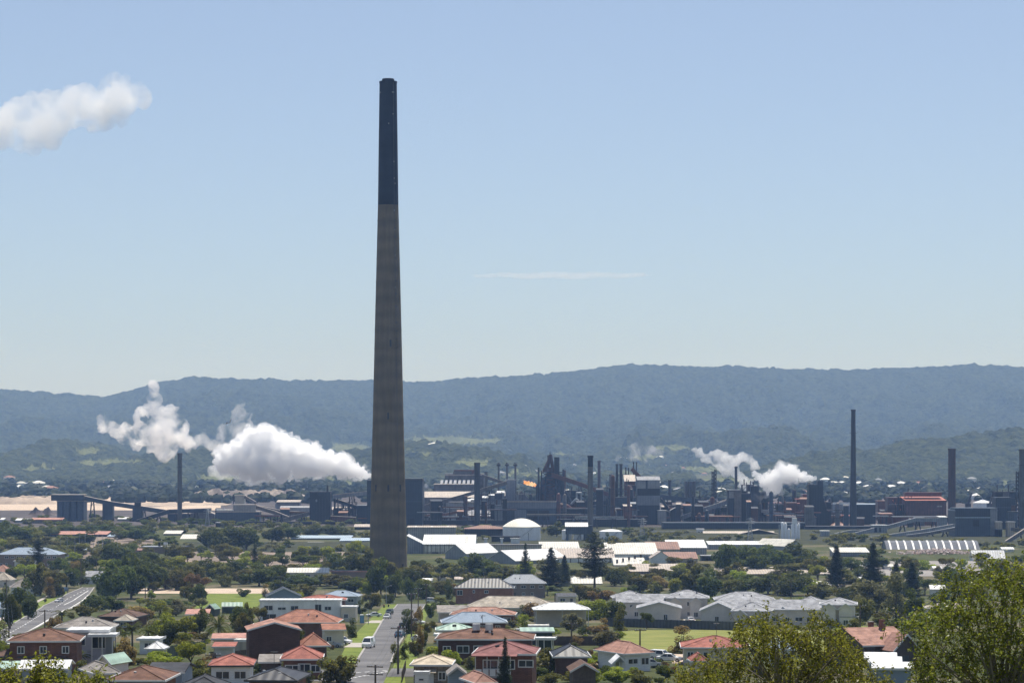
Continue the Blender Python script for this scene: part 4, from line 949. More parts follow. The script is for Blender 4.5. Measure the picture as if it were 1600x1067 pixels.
def leafy(seed, shape, nclump, nleaf, size, m, aspect=0.88, trunk_h=-0.02):
    """broadleaf prototype 1 m half width scaled to about 4 m: returns (crown mesh, trunk mesh)"""
    rnd = random.Random(seed); Rx = 4.0; Hz = Rx * aspect; zc = Hz * (1 + trunk_h)
    lv = Leaves(); tk = MB(); cl = clumps(rnd, nclump, shape)
    per = nleaf // nclump
    for (x, y, z, r) in cl:
        sq = rnd.uniform(0.65, 0.95)
        for _ in range(int(per * (r / 0.35) ** 1.6)):
            v = Vector((rnd.gauss(0,1), rnd.gauss(0,1), rnd.gauss(0,1))).normalized()
            rr = r * (0.72 + 0.3 * rnd.random() ** 0.6) * (1 + 0.25 * noise.noise(v * 2.3 + Vector((x, y, z)) * 5))
            p = Vector(((x + v.x * rr) * Rx, (y + v.y * rr) * Rx, zc + (z + v.z * rr * sq) * Hz))
            lv.add(p, v, size, rnd)
    b = Vector((0, 0, zc - Hz * 0.55)); tk.tube((0, 0, -0.8), b, 0.30, 7, 0.2)
    for (x, y, z, r) in cl[::2]:
        e = Vector((x * Rx * 0.8, y * Rx * 0.8, zc + z * Hz * 0.8)); mid = b.lerp(e, 0.5) + Vector((0, 0, -0.3))
        tk.tube(b - Vector((0, 0, rnd.uniform(0, 0.8))), mid, 0.14, 5, 0.09); tk.tube(mid, e, 0.09, 5, 0.03)
    return lv.mesh('crown', m), tk.mesh('trunk', BARK), 2 * Rx * 0.97, zc + Hz * 0.98
def pine(seed, m, h=22.0, half=5.0, tiers=17, bare=0.16, per=9, droop=0.1, crown='cone', skip=0.12):
    """tall araucaria-like conifer: whorls of upturned branches carrying plates of foliage"""
    rnd = random.Random(seed); lv = Leaves(); tk = MB(); tk.tube((0, 0, -1), (0, 0, h * 0.98), 0.42, 8, 0.05)
    for t in range(tiers):
        f = t / (tiers - 1)
        prof = min(1.0, (1 - f) * 1.25 + 0.06) * (0.6 + 0.4 * min(1, (f + 0.15) * 4)) if crown == 'cone' else float(np.interp(f, [0, .2, .45, .75, .92, 1], [.45, .85, 1.0, .72, .42, .1]))
        for k in range(per):
            if rnd.random() < skip: continue
            z = h * (bare + (0.985 - bare) * f) + rnd.uniform(-.5, .5)
            a = 2 * math.pi * (k + rnd.random() * 0.7) / per + t; ln = half * prof * rnd.uniform(0.6, 1.12)
            dr = Vector((math.cos(a), math.sin(a), 0)); P0 = Vector((0, 0, z)); P1 = P0 + dr * ln * .6 + Vector((0, 0, -droop * ln * .6)); P2 = P0 + dr * ln + Vector((0, 0, ln * (0.16 - droop)))
            tk.tube(P0, P1, 0.07, 4, 0.045); tk.tube(P1, P2, 0.045, 4, 0.02)
            st = max(4, int(ln / 0.2)); sd = dr.cross(Vector((0, 0, 1)))
            for i in range(st):
                q = (i + 0.8) / st; c = P0.lerp(P1, q / .6) if q < .6 else P1.lerp(P2, (q - .6) / .4)
                wd = (0.95 if q > .35 else .5) * math.sin(min(1, q * 1.05 + .05) * math.pi * 0.86) + 0.2
                for _ in range(5):
                    o = sd * rnd.uniform(-wd, wd) + Vector((0, 0, rnd.gauss(0.18, 0.28)))
                    lv.add(c + o, Vector((0, 0, 1)), 0.62, rnd, 0.5)
    return lv.mesh('crown', m), tk.mesh('trunk', BARK), 2 * half, h
def palm(seed, m, h=5.0, fr=3.2, n=34):
    rnd = random.Random(seed); lv = MB(); tk = MB()
    tk.tube((0, 0, -1), (0.1, 0, h), 0.28, 8, 0.22)
    for k in range(n):
        a = rnd.uniform(0, 6.28); el = rnd.uniform(-0.35, 1.2); L_ = fr * rnd.uniform(0.8, 1.1)
        dr = Vector((math.cos(a) * math.cos(el), math.sin(a) * math.cos(el), math.sin(el))); p = Vector((0.1, 0, h)); st = 7
        side = dr.cross(Vector((0, 0, 1))).normalized()
        for i in range(st):
            dr2 = (dr + Vector((0, 0, -0.17 * i))).normalized(); q = p + dr2 * (L_ / st)
            w = 0.38 * math.sin(math.pi * min(1, (i + 0.7) / st)) + 0.05
            for s in (-1, 1):
                for j in range(3):
                    o = p.lerp(q, j / 3); lv.add([o, o + dr2 * 0.16, o + side * s * w + dr2 * 0.3 - Vector((0, 0, 0.16))], [(0, 1, 2)])
            lv.tube(p, q, 0.025, 3); p = q
    return lv.mesh('crown', m), tk.mesh('trunk', BARK), 2 * fr * 0.9, h + fr * 0.8
PROTO = {}
for ci, c in enumerate(('dark', 'olive', 'bright', 'grey', 'rusty')):
    PROTO['round', c] = [leafy(10*ci + s, 'round', 19, 3200, 0.60, LEAF[c]) for s in (1, 2, 3)]
    PROTO['flat', c] = [leafy(10*ci + s + 100, 'flat', 14, 2400, 0.60, LEAF[c], 0.72, 0.28) for s in (1, 2)]
    PROTO['upright', c] = [leafy(10*ci + s + 200, 'upright', 17, 2600, 0.58, LEAF[c], 1.4, -0.05) for s in (1, 2)]
    PROTO['shrub', c] = [leafy(10*ci + s + 300, 'round', 11, 1500, 0.62, LEAF[c], 0.6, -0.12) for s in (1, 2, 3)]
PROTO['shrub', 'flower'] = [leafy(77, 'round', 10, 1200, 0.6, LEAF['flower'], 0.6, -0.12)]
PROTO['pine', 'pine'] = [pine(1, LEAF['pine'], tiers=21, bare=.05), pine(2, LEAF['pine'], tiers=23, bare=.05), pine(3, LEAF['pine'], half=5.5, tiers=20, bare=.05)]
PROTO['openpine', 'pine'] = [pine(4, LEAF['pine'], 24, 5.8, 16, 0.26, 8, 0.03, 'umbrella', .25), pine(5, LEAF['pine'], 24, 5.4, 17, 0.16, 8, 0.02, 'cone', .22)]
PROTO['palm', 'palm'] = [palm(1, LEAF['palm']), palm(2, LEAF['palm'])]
PROTO['datepalm', 'palm'] = [palm(3, LEAF['palm'], 2.6, 4.6, 70)]
KNAME = {'round': 'leafy_tree', 'flat': 'spreading_tree', 'upright': 'upright_tree', 'shrub': 'shrub', 'pine': 'pine_tree', 'openpine': 'pine_tree', 'palm': 'palm_tree', 'datepalm': 'palm_tree'}
KPH = {'round': 'round leafy tree', 'flat': 'spreading tree', 'upright': 'upright tree', 'shrub': 'low shrub', 'pine': 'dense dark pine', 'openpine': 'tall open pine', 'palm': 'palm tree', 'datepalm': 'big date palm'}
CPH = {'dark': 'dark green', 'olive': 'olive', 'bright': 'bright green', 'grey': 'grey green', 'rusty': 'brownish', 'pine': '', 'palm': '', 'flower': 'pink flowering'}
TREES = []
def tree(px, base, w, top, kind='round', col='dark', label=None, d=None):
    """tree whose foot is at (px, base), crown w photograph pixels wide, top at row top"""
    d = d or d_for(base); s = d / F
    cr, tk, w0, h0 = random.choice(PROTO[kind, col])
    height = max(1.2, (base - top) * s); sx = max(0.12, w * s / w0); sz = height / h0
    root = bpy.data.objects.new(KNAME[kind], None); COL.objects.link(root)
    root.location = (x_at(px, d), d, gz(d)); root.rotation_euler.z = random.uniform(0, 6.28); root.scale = (sx, sx, sz)
    root['category'] = 'shrub' if kind == 'shrub' else 'palm' if 'palm' in kind else 'tree'
    root['group'] = ('shrubs' if kind == 'shrub' else 'trees') + (' around the houses' if base > 925 else ' beyond the houses')
    c = bpy.data.objects.new('crown', cr); COL.objects.link(c); c.parent = root
    t = bpy.data.objects.new('trunk' if kind != 'shrub' else 'stem', tk); COL.objects.link(t); t.parent = root
    if label: root['label'] = label
    else:
        later(root, ' '.join((CPH[col] + ' ' + KPH[kind]).split()), px, 0.5 * (base + top), d)
    TREES.append((px - w/2, top, px + w/2, base, d))
    return root

# hand-placed trees: px, base row, crown width, top row, kind, colour
for a in [
 # around the main road, left
 (38,961,40,905,'round','dark'),(16,982,30,922,'round','dark'),(44,967,34,925,'round','dark'),(25,968,22,938,'round','olive'),(62,930,36,880,'round','olive'),(88,932,42,885,'round','olive'),(104,918,40,878,'round','dark'),
 (78,934,24,905,'upright','rusty'),(60,893,34,842,'openpine','pine'),(128,912,26,883,'upright','dark'),(140,906,20,890,'round','bright'),(8,960,24,915,'round','dark'),(118,905,22,870,'round','rusty'),
 (93,922,14,908,'shrub','dark'),(70,941,8,935,'shrub','olive'),
 # right of main road
 (175,938,62,872,'round','dark'),(205,935,60,866,'round','dark'),(232,922,56,868,'round','dark'),(165,930,30,900,'upright','dark'),(150,955,52,925,'shrub','dark'),(130,965,40,944,'shrub','olive'),(175,955,40,932,'round','dark'),
 (258,920,40,885,'round','grey'),(285,922,40,884,'round','olive'),(300,926,26,898,'flat','rusty'),(318,925,24,903,'flat','rusty'),(270,948,60,930,'shrub','dark'),(240,950,46,934,'shrub','olive'),(275,962,44,936,'round','grey'),(250,965,44,940,'upright','bright'),(215,970,60,946,'round','rusty'),(232,958,26,944,'shrub','bright'),
 (97,982,34,948,'palm','palm'),(84,985,26,958,'shrub','rusty'),(112,966,16,956,'shrub','olive'),
 (207,1018,36,966,'palm','palm'),(232,1015,28,972,'palm','palm'),(195,1012,24,978,'palm','palm'),(262,1012,36,968,'round','dark'),(290,992,44,960,'round','bright'),(280,1005,34,984,'shrub','bright'),
 (126,1046,40,1012,'palm','palm'),(160,1030,40,1010,'shrub','dark'),(182,1024,36,1004,'round','olive'),(250,1036,60,1014,'shrub','bright'),(215,1038,36,1026,'shrub','olive'),(130,1055,34,1030,'shrub','olive'),(270,1042,30,1026,'shrub','bright'),(180,1040,24,1028,'shrub','dark'),(150,1018,24,1003,'shrub','olive'),
 (313,1065,48,1032,'round','olive'),(318,1046,40,1022,'shrub','rusty'),(300,1060,34,1040,'shrub','bright'),
 (341,1000,46,948,'datepalm','palm'),(312,990,40,950,'round','dark'),(370,985,36,943,'round','dark'),(387,978,22,942,'round','olive'),(310,945,30,908,'round','dark'),(315,925,24,903,'flat','rusty'),(380,932,24,918,'shrub','dark'),(295,938,30,912,'round','olive'),
 (305,1012,26,995,'shrub','dark'),(316,1000,30,988,'shrub','olive'),(360,995,40,984,'shrub','olive'),
 (355,1063,44,1050,'shrub','flower'),(370,1058,26,1050,'shrub','dark'),(336,1062,20,1054,'shrub','dark'),(405,1055,30,1030,'upright','dark'),(432,1063,18,1040,'palm','palm'),
 (527,1066,62,1018,'round','olive'),(490,1058,24,1036,'round','dark'),(505,1035,24,1006,'palm','palm'),(492,1043,14,1034,'shrub','bright'),(482,1067,26,1048,'upright','dark'),(460,1050,20,1040,'shrub','dark'),
 (552,996,20,966,'upright','dark'),(546,985,16,972,'shrub','dark'),(562,962,22,938,'round','dark'),(580,952,34,922,'round','olive'),(531,975,24,966,'shrub','olive'),
 # trees behind the middle
 (595,930,44,872,'round','dark'),(570,925,40,900,'round','bright'),(592,918,36,898,'round','bright'),(618,932,30,890,'round','dark'),(610,942,26,925,'shrub','dark'),(640,938,30,900,'round','dark'),(660,935,40,905,'round','dark'),(688,928,30,905,'round','olive'),(700,936,18,905,'upright','dark'),(672,965,20,938,'shrub','dark'),(688,942,30,932,'shrub','olive'),(690,952,24,940,'shrub','dark'),
 (635,990,24,954,'upright','dark'),(650,990,24,960,'upright','rusty'),(657,1020,20,956,'upright','rusty'),(648,1025,22,998,'round','olive'),(618,1035,18,996,'upright','olive'),(632,1030,18,1000,'upright','dark'),(636,962,18,950,'round','dark'),
 (687,1030,44,1008,'round','bright'),(675,1025,20,1008,'shrub','dark'),(730,1020,16,1002,'round','dark'),(736,1045,30,1020,'shrub','grey'),(663,1012,14,985,'shrub','olive'),(668,988,18,972,'shrub','olive'),
 (789,1092,30,998,'pine','pine'),(805,1066,34,1040,'shrub','dark'),(850,1050,44,1020,'round','olive'),(872,1052,36,1030,'round','dark'),(838,1062,36,1040,'round','dark'),(900,1066,44,1046,'shrub','olive'),(858,1068,50,1050,'shrub','olive'),(880,1035,20,1018,'shrub','dark'),(960,1042,20,1018,'upright','bright'),(925,1068,40,1044,'round','bright'),(965,1070,54,1042,'round','bright'),(1000,1070,50,1045,'shrub','olive'),(1022,1042,24,1026,'shrub','dark'),(1040,1060,30,1036,'round','dark'),(945,1052,22,1034,'shrub','dark'),
 (818,965,24,945,'upright','dark'),(830,968,34,940,'round','rusty'),(840,975,44,962,'shrub','olive'),(872,972,30,948,'round','grey'),(895,985,40,958,'round','grey'),(910,975,34,948,'round','bright'),(930,968,50,935,'round','bright'),(955,975,44,935,'round','dark'),(968,985,30,948,'upright','olive'),(945,990,24,968,'upright','rusty'),(930,1000,30,978,'flat','rusty'),(948,1012,44,984,'round','grey'),(915,992,30,975,'shrub','dark'),(800,980,30,966,'shrub','grey'),(780,985,40,972,'shrub','olive'),
 (925,935,40,914,'round','olive'),(905,938,40,912,'shrub','olive'),(940,942,44,918,'round','rusty'),(868,940,34,922,'palm','palm'),(855,930,30,912,'palm','palm'),(820,928,30,908,'palm','palm'),
 # tall pines
 (821,918,26,850,'openpine','pine'),(861,922,52,857,'pine','pine'),(882,915,30,868,'pine','pine'),(1307,918,44,854,'pine','pine'),(1364,932,50,850,'pine','pine'),(1400,942,48,880,'pine','pine'),(1425,938,42,880,'pine','pine'),(1478,925,30,888,'pine','pine'),(398,898,16,850,'openpine','pine'),
 (1400,968,50,900,'upright','grey'),(1362,960,70,905,'round','grey'),(1350,970,40,930,'round','olive'),(1425,975,40,920,'round','dark'),(1440,990,60,955,'round','bright'),(1470,975,40,935,'round','bright'),(1410,985,60,962,'shrub','dark'),(1375,975,40,955,'shrub','olive'),(1500,980,50,950,'shrub','olive'),(1475,950,50,920,'round','dark'),
 # behind the estate
 (960,915,40,885,'round','dark'),(1000,925,44,895,'round','olive'),(1030,922,34,900,'round','rusty'),(1055,925,30,902,'round','bright'),(1085,932,50,883,'round','olive'),(1110,934,50,890,'round','dark'),(1065,915,50,886,'round','dark'),(1140,932,40,898,'round','olive'),(1165,925,50,896,'round','dark'),(1200,928,54,896,'round','dark'),(1235,930,56,893,'round','dark'),(1262,930,40,902,'round','bright'),(1215,930,30,914,'shrub','olive'),(1285,935,44,908,'round','olive'),(1320,945,44,918,'round','dark'),
 (1265,975,60,940,'round','grey'),(1210,975,44,945,'round','dark'),(1300,980,60,962,'shrub','grey'),(1340,985,44,966,'shrub','olive'),
 # industrial edge
 (1130,895,44,845,'round','dark'),(1160,890,50,848,'round','dark'),(1205,890,60,850,'round','dark'),(1240,885,60,848,'round','dark'),(1180,895,50,858,'round','dark'),(1265,895,60,860,'round','dark'),(1300,895,40,870,'round','olive'),(1230,900,60,876,'round','olive'),
 (745,902,50,862,'round','dark'),(765,905,44,875,'round','dark'),(785,905,40,880,'round','olive'),(710,905,40,880,'round','olive'),(690,900,36,872,'round','dark'),(660,905,40,878,'round','olive'),(645,915,30,885,'round','dark'),(800,900,36,888,'round','dark'),(900,900,50,888,'round','dark'),(960,870,44,838,'round','olive'),(950,850,14,832,'upright','dark'),
 (575,905,40,858,'round','olive'),(550,895,44,862,'round','dark'),(525,890,40,862,'round','dark'),(596,902,50,873,'round','olive'),(500,895,34,872,'round','olive'),(475,892,40,868,'flat','dark'),(450,905,50,876,'round','olive'),(430,912,44,880,'round','dark'),(405,915,54,880,'round','dark'),(380,912,40,885,'round','olive'),(365,905,46,872,'round','dark'),(345,908,40,878,'round','olive'),(325,900,40,872,'round','dark'),(300,905,44,874,'round','olive'),(275,900,46,868,'round','bright'),(250,905,44,870,'round','dark'),
 (355,860,64,818,'round','dark'),(385,858,44,820,'round','dark'),(330,855,40,822,'round','dark'),(425,848,40,815,'round','dark'),(450,842,40,818,'round','dark'),(490,838,40,818,'round','dark'),(520,838,44,820,'round','dark'),(410,905,40,880,'round','olive'),(470,918,50,895,'round','dark'),(500,915,50,895,'round','dark'),(530,918,54,893,'round','olive'),(555,925,44,900,'round','dark'),(440,928,50,905,'round','dark'),(475,930,40,912,'round','olive'),
 (180,880,50,846,'round','dark'),(205,878,44,850,'round','dark'),(160,878,40,852,'round','olive'),(230,880,40,860,'round','dark'),(120,870,40,845,'round','olive'),(140,850,44,828,'round','dark'),
 (20,850,60,820,'round','dark'),(5,848,40,812,'round','dark'),(50,845,44,824,'round','olive'),(75,838,40,822,'round','dark'),(30,862,50,840,'round','olive'),(70,858,44,838,'round','olive'),(105,850,44,834,'round','olive'),(0,862,40,842,'round','bright'),
 (100,832,44,818,'round','dark'),(130,832,40,820,'round','dark'),(170,834,44,818,'round','dark'),(200,836,50,816,'round','dark'),(230,836,44,818,'round','dark'),(260,826,40,815,'round','dark'),(215,845,50,824,'round','dark'),(190,842,36,826,'round','olive'),
 (40,890,30,866,'round','olive'),(90,895,34,868,'round','dark'),(140,890,40,865,'round','dark'),(20,905,28,884,'round','dark'),
 (870,838,30,815,'round','dark'),(890,832,26,818,'round','dark'),(1420,885,50,868,'round','dark'),(1450,890,44,872,'shrub','bright'),(1360,888,60,865,'round','dark'),(1330,890,40,868,'round','dark'),(1530,880,40,862,'shrub','olive'),
]: tree(*a)
_keep = PROTO['openpine', 'pine']; PROTO['openpine', 'pine'] = _keep[:1]; tree(929, 925, 62, 833, 'openpine', 'pine', 'tallest open-crowned pine, before the factory roofs right of the domed tank'); PROTO['openpine', 'pine'] = _keep
# fillers: shrubs and small trees in the gardens, kept clear of what the photograph leaves open
KEEP = [(530, 940, 672, 1070), (296, 926, 410, 948), (975, 984, 1330, 1016), (-10, 915, 150, 1000), (215, 917, 425, 928), (1280, 1000, 1430, 1045), (1050, 960, 1100, 978)]
rnd = random.Random(5); nfill = 0
def blocked(px, base, w, top, d):
    if any(a < px < c and b < base < e for (a, b, c, e) in KEEP): return True
    for (a, c, ridge, bs, hd, ev) in HOUSES:
        if d < hd + 8 and px + w*0.4 > a and px - w*0.4 < c and base > ridge and top < ev + (bs - ev) * (0.15 if w < 26 else 0.4): return True   # would hide a roof or stand inside
        if hd - 1 < d < hd + 13 and a - 3 < px < c + 3: return True
    return False
tries = 0
while nfill < 315 and tries < 20000:
    tries += 1
    px = rnd.uniform(-20, 1440); base = 922 + 148 * rnd.random() ** 1.1
    k = rnd.random(); big = k < 0.35
    s = F / d_for(base)
    w = (rnd.uniform(3.0, 5.5) if big else rnd.uniform(1.6, 3.4)) * s; h = w * (rnd.uniform(0.8, 1.2) if big else rnd.uniform(0.5, 0.8))
    if blocked(px, base, w, base - h, d_for(base)): continue
    near = [t for t in TREES if abs(0.5*(t[0]+t[2]) - px) < 0.22 * (w + t[2] - t[0]) and abs(t[3] - base) < 4]
    if near: continue
    col = rnd.choice(('dark', 'olive', 'olive', 'bright', 'bright', 'grey', 'rusty'))
    tree(px, base, w, base - h, rnd.choice(('round', 'upright', 'flat')) if big else 'shrub', col); nfill += 1
# belt between the houses and the industrial land
tries = 0; n2 = 0
while n2 < 160 and tries < 9000:
    tries += 1
    px = rnd.uniform(-60, 1640); base = rnd.uniform(868, 925) if px < 1000 else rnd.uniform(885, 935)
    if 560 < px < 650 and base < 895: continue
    if 630 < px < 1000 and base < 893: continue
    s = F / d_for(base); w = rnd.uniform(6, 11) * s; h = w * rnd.uniform(0.6, 0.85)
    if blocked(px, base, w, base - h, d_for(base)): continue
    if any(abs(0.5*(t[0]+t[2]) - px) < 0.3 * (w + t[2] - t[0]) and abs(t[3] - base) < 7 for t in TREES): continue
    tree(px, base, w, base - h, rnd.choice(('round', 'round', 'flat')), rnd.choice(('dark', 'olive', 'olive', 'bright', 'grey'))); n2 += 1

# wooded suburb beyond the steelworks: one mass nobody could count
def suburb_wood():
    rnd = random.Random(9); mb = MB()
    for i in range(2600):
        d = rnd.uniform(2700, 4150); px = rnd.uniform(-150, 1750)
        if rnd.random() < 0.35 * (1 + noise.noise(Vector((px / 90, d / 300, 0)))): continue
        r = rnd.uniform(4, 8); mb.ball((x_at(px, d), d, r * 0.6), r, 7, 5, (1.2, 1.2, 0.85), 0.22)
    tag(mb.build('woodland', leaf_mat('far_wood', (0.02, 0.03, 0.012), (0.08, 0.095, 0.035), scale=0.05)), kind='stuff')
suburb_wood()
# far houses: white and red roofs among the trees and up the slopes
def hill_d(px, row):
    """farthest hill point seen at this row, walking outwards"""
    d = 3950.0
    while d < 7500:
        if row_of(max(0.0, hill_z(px, d)) + 5, d) <= row: return d
        d += 20
    return 7000.0
def far_house_proto(wm, rm):
    b = MB().box(-6, 6, 0, 9, -3, 4).mesh('wall', M[wm]); r = MB(); m_, a, b_, c = hip_roof(-6.6, 6.6, -0.6, 9.6, 4.02, 2.6)
    return b, m_.mesh('roof', M[rm])
FP = {'white': far_house_proto('render_white', 'white'), 'red': far_house_proto('render_cream', 'salmon'), 'grey': far_house_proto('render_cream', 'pale_grey'), 'cream': far_house_proto('render_white', 'cream_sheet')}
FH = []
def cluster(cx, cy, rx, ry, n, seed):
    r = random.Random(seed)
    for _ in range(n): FH.append((r.gauss(cx, rx), r.gauss(cy, ry), r.choice(('white', 'white', 'grey', 'cream', 'red')), r.uniform(0.8, 1.5)))
cluster(115, 757, 50, 5, 16, 1); cluster(60, 752, 40, 5, 7, 2); cluster(685, 696, 14, 5, 11, 3); cluster(815, 726, 14, 4, 6, 4); cluster(905, 733, 25, 8, 14, 5); cluster(1050, 730, 30, 8, 14, 6); cluster(885, 765, 40, 5, 12, 7)
cluster(1060, 765, 45, 7, 14, 8); cluster(1310, 762, 30, 7, 14, 9); cluster(1400, 765, 30, 6, 8, 10); cluster(1550, 768, 30, 7, 12, 11); cluster(1460, 750, 60, 10, 8, 12); cluster(440, 752, 30, 3, 5, 13); cluster(1230, 765, 20, 5, 6, 14); cluster(290, 763, 15, 2, 4, 15); cluster(780, 735, 30, 6, 6, 16); cluster(620, 745, 60, 6, 6, 17)
for (px, row, c, sc) in FH:
    row = min(788, max(690, row)); 
    d = hill_d(px, row) if row < 761 else (CAMZ - 3) / (row - HOR) * F
    z = max(0.0, hill_z(px, d)) if d > 3900 else 0.0
    o = bpy.data.objects.new('hillside_house', None); COL.objects.link(o); o.location = (x_at(px, d), d, z); o.rotation_euler.z = random.uniform(-0.6, 0.6); o.scale = (sc, sc, min(sc, 1.15))
    for nm, me in zip(('wall', 'roof'), FP[c]):
        q = bpy.data.objects.new(nm, me); COL.objects.link(q); q.parent = o
    o['category'] = 'house'; o['group'] = 'houses on the far slopes'
    later(o, 'tiny far %s-roofed house' % c, px, row, d)
# ---------------------------------------------------------------- industry
def plain_d(row): return CAMZ * F / (row - HOR)
M['soot'] = mat('soot_black', (0.022, 0.027, 0.040), 0.85, 0.25, 0.15, stripe=('Z', 5.0, 0.12))
M['main_concrete'] = mat('chimney_concrete', (0.225, 0.175, 0.110), 0.9, 0.18, 0.10, stripe=('Z', 7.3, 0.18, 2.0), stain=0.16, bump=0.2, detail=8)
M['dark_stack'] = mat('dark_stack_concrete', (0.085, 0.085, 0.09), 0.9, 0.2, 0.08, stain=0.25)
M['mid_stack'] = mat('grey_stack_concrete', (0.15, 0.145, 0.14), 0.9, 0.2, 0.08, stain=0.25)
M['red_stack'] = mat('rust_red_stack', (0.115, 0.07, 0.06), 0.9, 0.3, 0.05, stain=0.3)
M['iron'] = mat('dark_ironwork', (0.05, 0.047, 0.05), 0.8, 0.35, 0.2)
M['rust_iron'] = mat('rusty_ironwork', (0.12, 0.065, 0.045), 0.9, 0.4, 0.2)
M['galv'] = mat('galvanised_steel', (0.34, 0.36, 0.38), 0.5, 0.1, metal=0.4)
M['tank_white'] = mat('white_tank_paint', (0.90, 0.90, 0.90), 0.5, 0.05, 0.1, stain=0.1)
M['tank_cream'] = mat('cream_dome_paint', (0.84, 0.80, 0.68), 0.5, 0.05, 0.1)
M['ore'] = mat('crushed_stone', (0.28, 0.235, 0.20), 0.95, 0.5, 0.05, detail=10, bump=0.6, bscale=0.5)
M['ore_pink'] = mat('tan_ore', (0.40, 0.32, 0.25), 0.95, 0.5, 0.03, detail=10, bump=0.6, bscale=0.4)
M['ore_dark'] = mat('dark_ore', (0.16, 0.13, 0.12), 0.95, 0.3, 0.05, detail=10, bump=0.5, bscale=0.4)
def main_chimney():
    d = 1200.0; s = d / F; root = thing('giant_chimney', (x_at(606.5, d), d, 0), 'giant tapering concrete chimney with blackened top standing above everything', 'chimney')
    def rad(row): return 0.5 * s * float(np.interp(row, [128, 320, 400, 520, 640, 760, 893], [27, 32, 36, 42.0, 47.5, 53.5, 60]))
    def prof(r0, r1, n): return [(rad(r0 + (r1-r0)*i/n), z_at(r0 + (r1-r0)*i/n, d)) for i in range(n+1)]
    lean = 0.0
    MB().lathe(0, 0, [(rad(893) * 1.005, -1)] + prof(893, 321, 24), 56).build('shaft', M['main_concrete'], root, smooth=True)
    t = MB().lathe(0, 0, prof(320.7, 128, 14), 56).build('blackened_top', M['soot'], root, smooth=True)
    MB().lathe(0, 0, [(9.5*s, z_at(127.8, d)), (9.5*s, z_at(124, d)), (8.7*s, z_at(123.6, d))], 40).build('flue_rim', M['soot'], t)
    MB().lathe(0, 0, [(rad(128)*1.01, z_at(131, d)), (rad(128)*1.04, z_at(130.6, d)), (rad(128)*1.04, z_at(127.9, d))], 56, False).build('top_ring', M['soot'], t)
    # casting rings, ladder, openings, small platforms and lamps
    for row in (345, 372, 405, 440, 478, 515, 545, 600, 660, 700, 763): MB().lathe(0, 0, [(rad(row)+0.03, z_at(row+0.9, d)), (rad(row)+0.13, z_at(row+0.6, d)), (rad(row)+0.13, z_at(row, d)), (rad(row)+0.02, z_at(row-0.3, d))], 56, False).build('casting_ring', M['main_concrete'], root)
    lad = MB(); px = 10.8
    pts = [(rad(r), z_at(r, d)) for r in range(890, 130, -20)]
    def onface(row, frac, out=0.15):
        r = rad(row) + out; x = r * frac; return Vector((x, -math.sqrt(max(0, r*r - x*x)), z_at(row, d)))
    for off in (0.0, 0.035):
        for r0 in range(890, 135, -20): lad.tube(onface(r0, 0.60 + off), onface(r0 - 20, 0.60 + off), 0.045, 4)
    lad.build('ladder', M['mid_stack'], root)
    for (row, fr) in ((762, -0.66), (762, 0.06), (762, 0.72), (650, 0.05), (537, 0.22), (885, 0.78)):
        c = onface(row, fr, 0.1); MB().box(c.x-0.45, c.x+0.45, c.y-0.12, c.y+0.6, c.z-1.6, c.z+1.6).build('opening', M['dark_trim'], root)
    for (row, fr) in ((146, 0.5), (146, 0.62), (180, 0.55), (195, 0.1), (254, 0.6), (280, 0.62), (288, 0.7), (330, 0.6), (360, 0.62), (400, 0.63), (450, 0.6), (146, -0.8)):
        c = onface(row, fr, 0.25); MB().box(c.x-0.22, c.x+0.22, c.y-0.2, c.y+0.5, c.z-0.22, c.z+0.22).build('warning_lamp', M['wall_grey'], root)
    for row in (345, 358, 372, 389, 405, 423, 440, 460, 480, 505, 518, 530, 543):
        c = onface(row, 0.64, 0.3); MB().box(c.x-0.5, c.x+0.5, c.y-0.4, c.y+0.4, c.z-0.2, c.z+0.25).build('landing', M['mid_stack'], root)
    landmark(578, 636, 860, d, 'giant chimney base')
main_chimney()
def stack(px, top, wt, wb, d, m, label, base=None, dark=None, lm=None, name='chimney_stack', plat=True, cat='chimney'):
    s = d / F; ht = z_at(top, d); root = thing(name, (x_at(px, d), d, 0), label, cat)
    n = 24
    if dark:
        zc = z_at(dark, d); rc = 0.5*s*(wt + (wb-wt)*(1 - zc/ht)*0.6)
        MB().lathe(0, 0, [(0.5*s*wb, -1), (rc, zc)], n).build('shaft', M[m], root, smooth=True)
        MB().lathe(0, 0, [(rc*1.002, zc), (0.5*s*wt, ht)], n).build('dark_top', M['soot'], root, smooth=True)
    else: MB().lathe(0, 0, [(0.5*s*wb, -1), (0.5*s*(wt*0.6+wb*0.4), ht*0.5), (0.5*s*wt, ht)], n).build('shaft', M[m], root, smooth=True)
    MB().lathe(0, 0, [(0.5*s*wt+0.05, ht-1.2), (0.5*s*wt+0.25, ht-1.0), (0.5*s*wt+0.25, ht+0.2), (0.5*s*wt*0.8, ht+0.25)], n, True).build('rim', M['soot' if dark else m], root)
    if plat:
        p = MB()
        for f in (0.45, 0.8): 
            r = 0.5*s*(wb + (wt-wb)*f); p.lathe(0, 0, [(r, ht*f), (r+0.9, ht*f), (r+0.9, ht*f+0.25), (r, ht*f+0.3)], n, False)
        p.build('platform', M['iron'], root)
    landmark(px-wt/2, px+wt/2, (top + (base or row_of(0, d)))/2, d, lm) if lm else None
    return root
stack(280.8, 708, 7, 7.6, 1960, 'mid_stack', 'slim dark grey chimney standing alone at the left beyond the trees', lm='slim left chimney')
stack(745.5, 723, 9, 9.4, 1900, 'dark_stack', 'thick dark chimney in front of the skylit steel shop', lm='thick dark chimney')
stack(922.5, 712, 8.2, 9, 1680, 'mid_stack', 'grey chimney with black top right of the white domed tank', dark=729, lm='black-topped grey chimney')
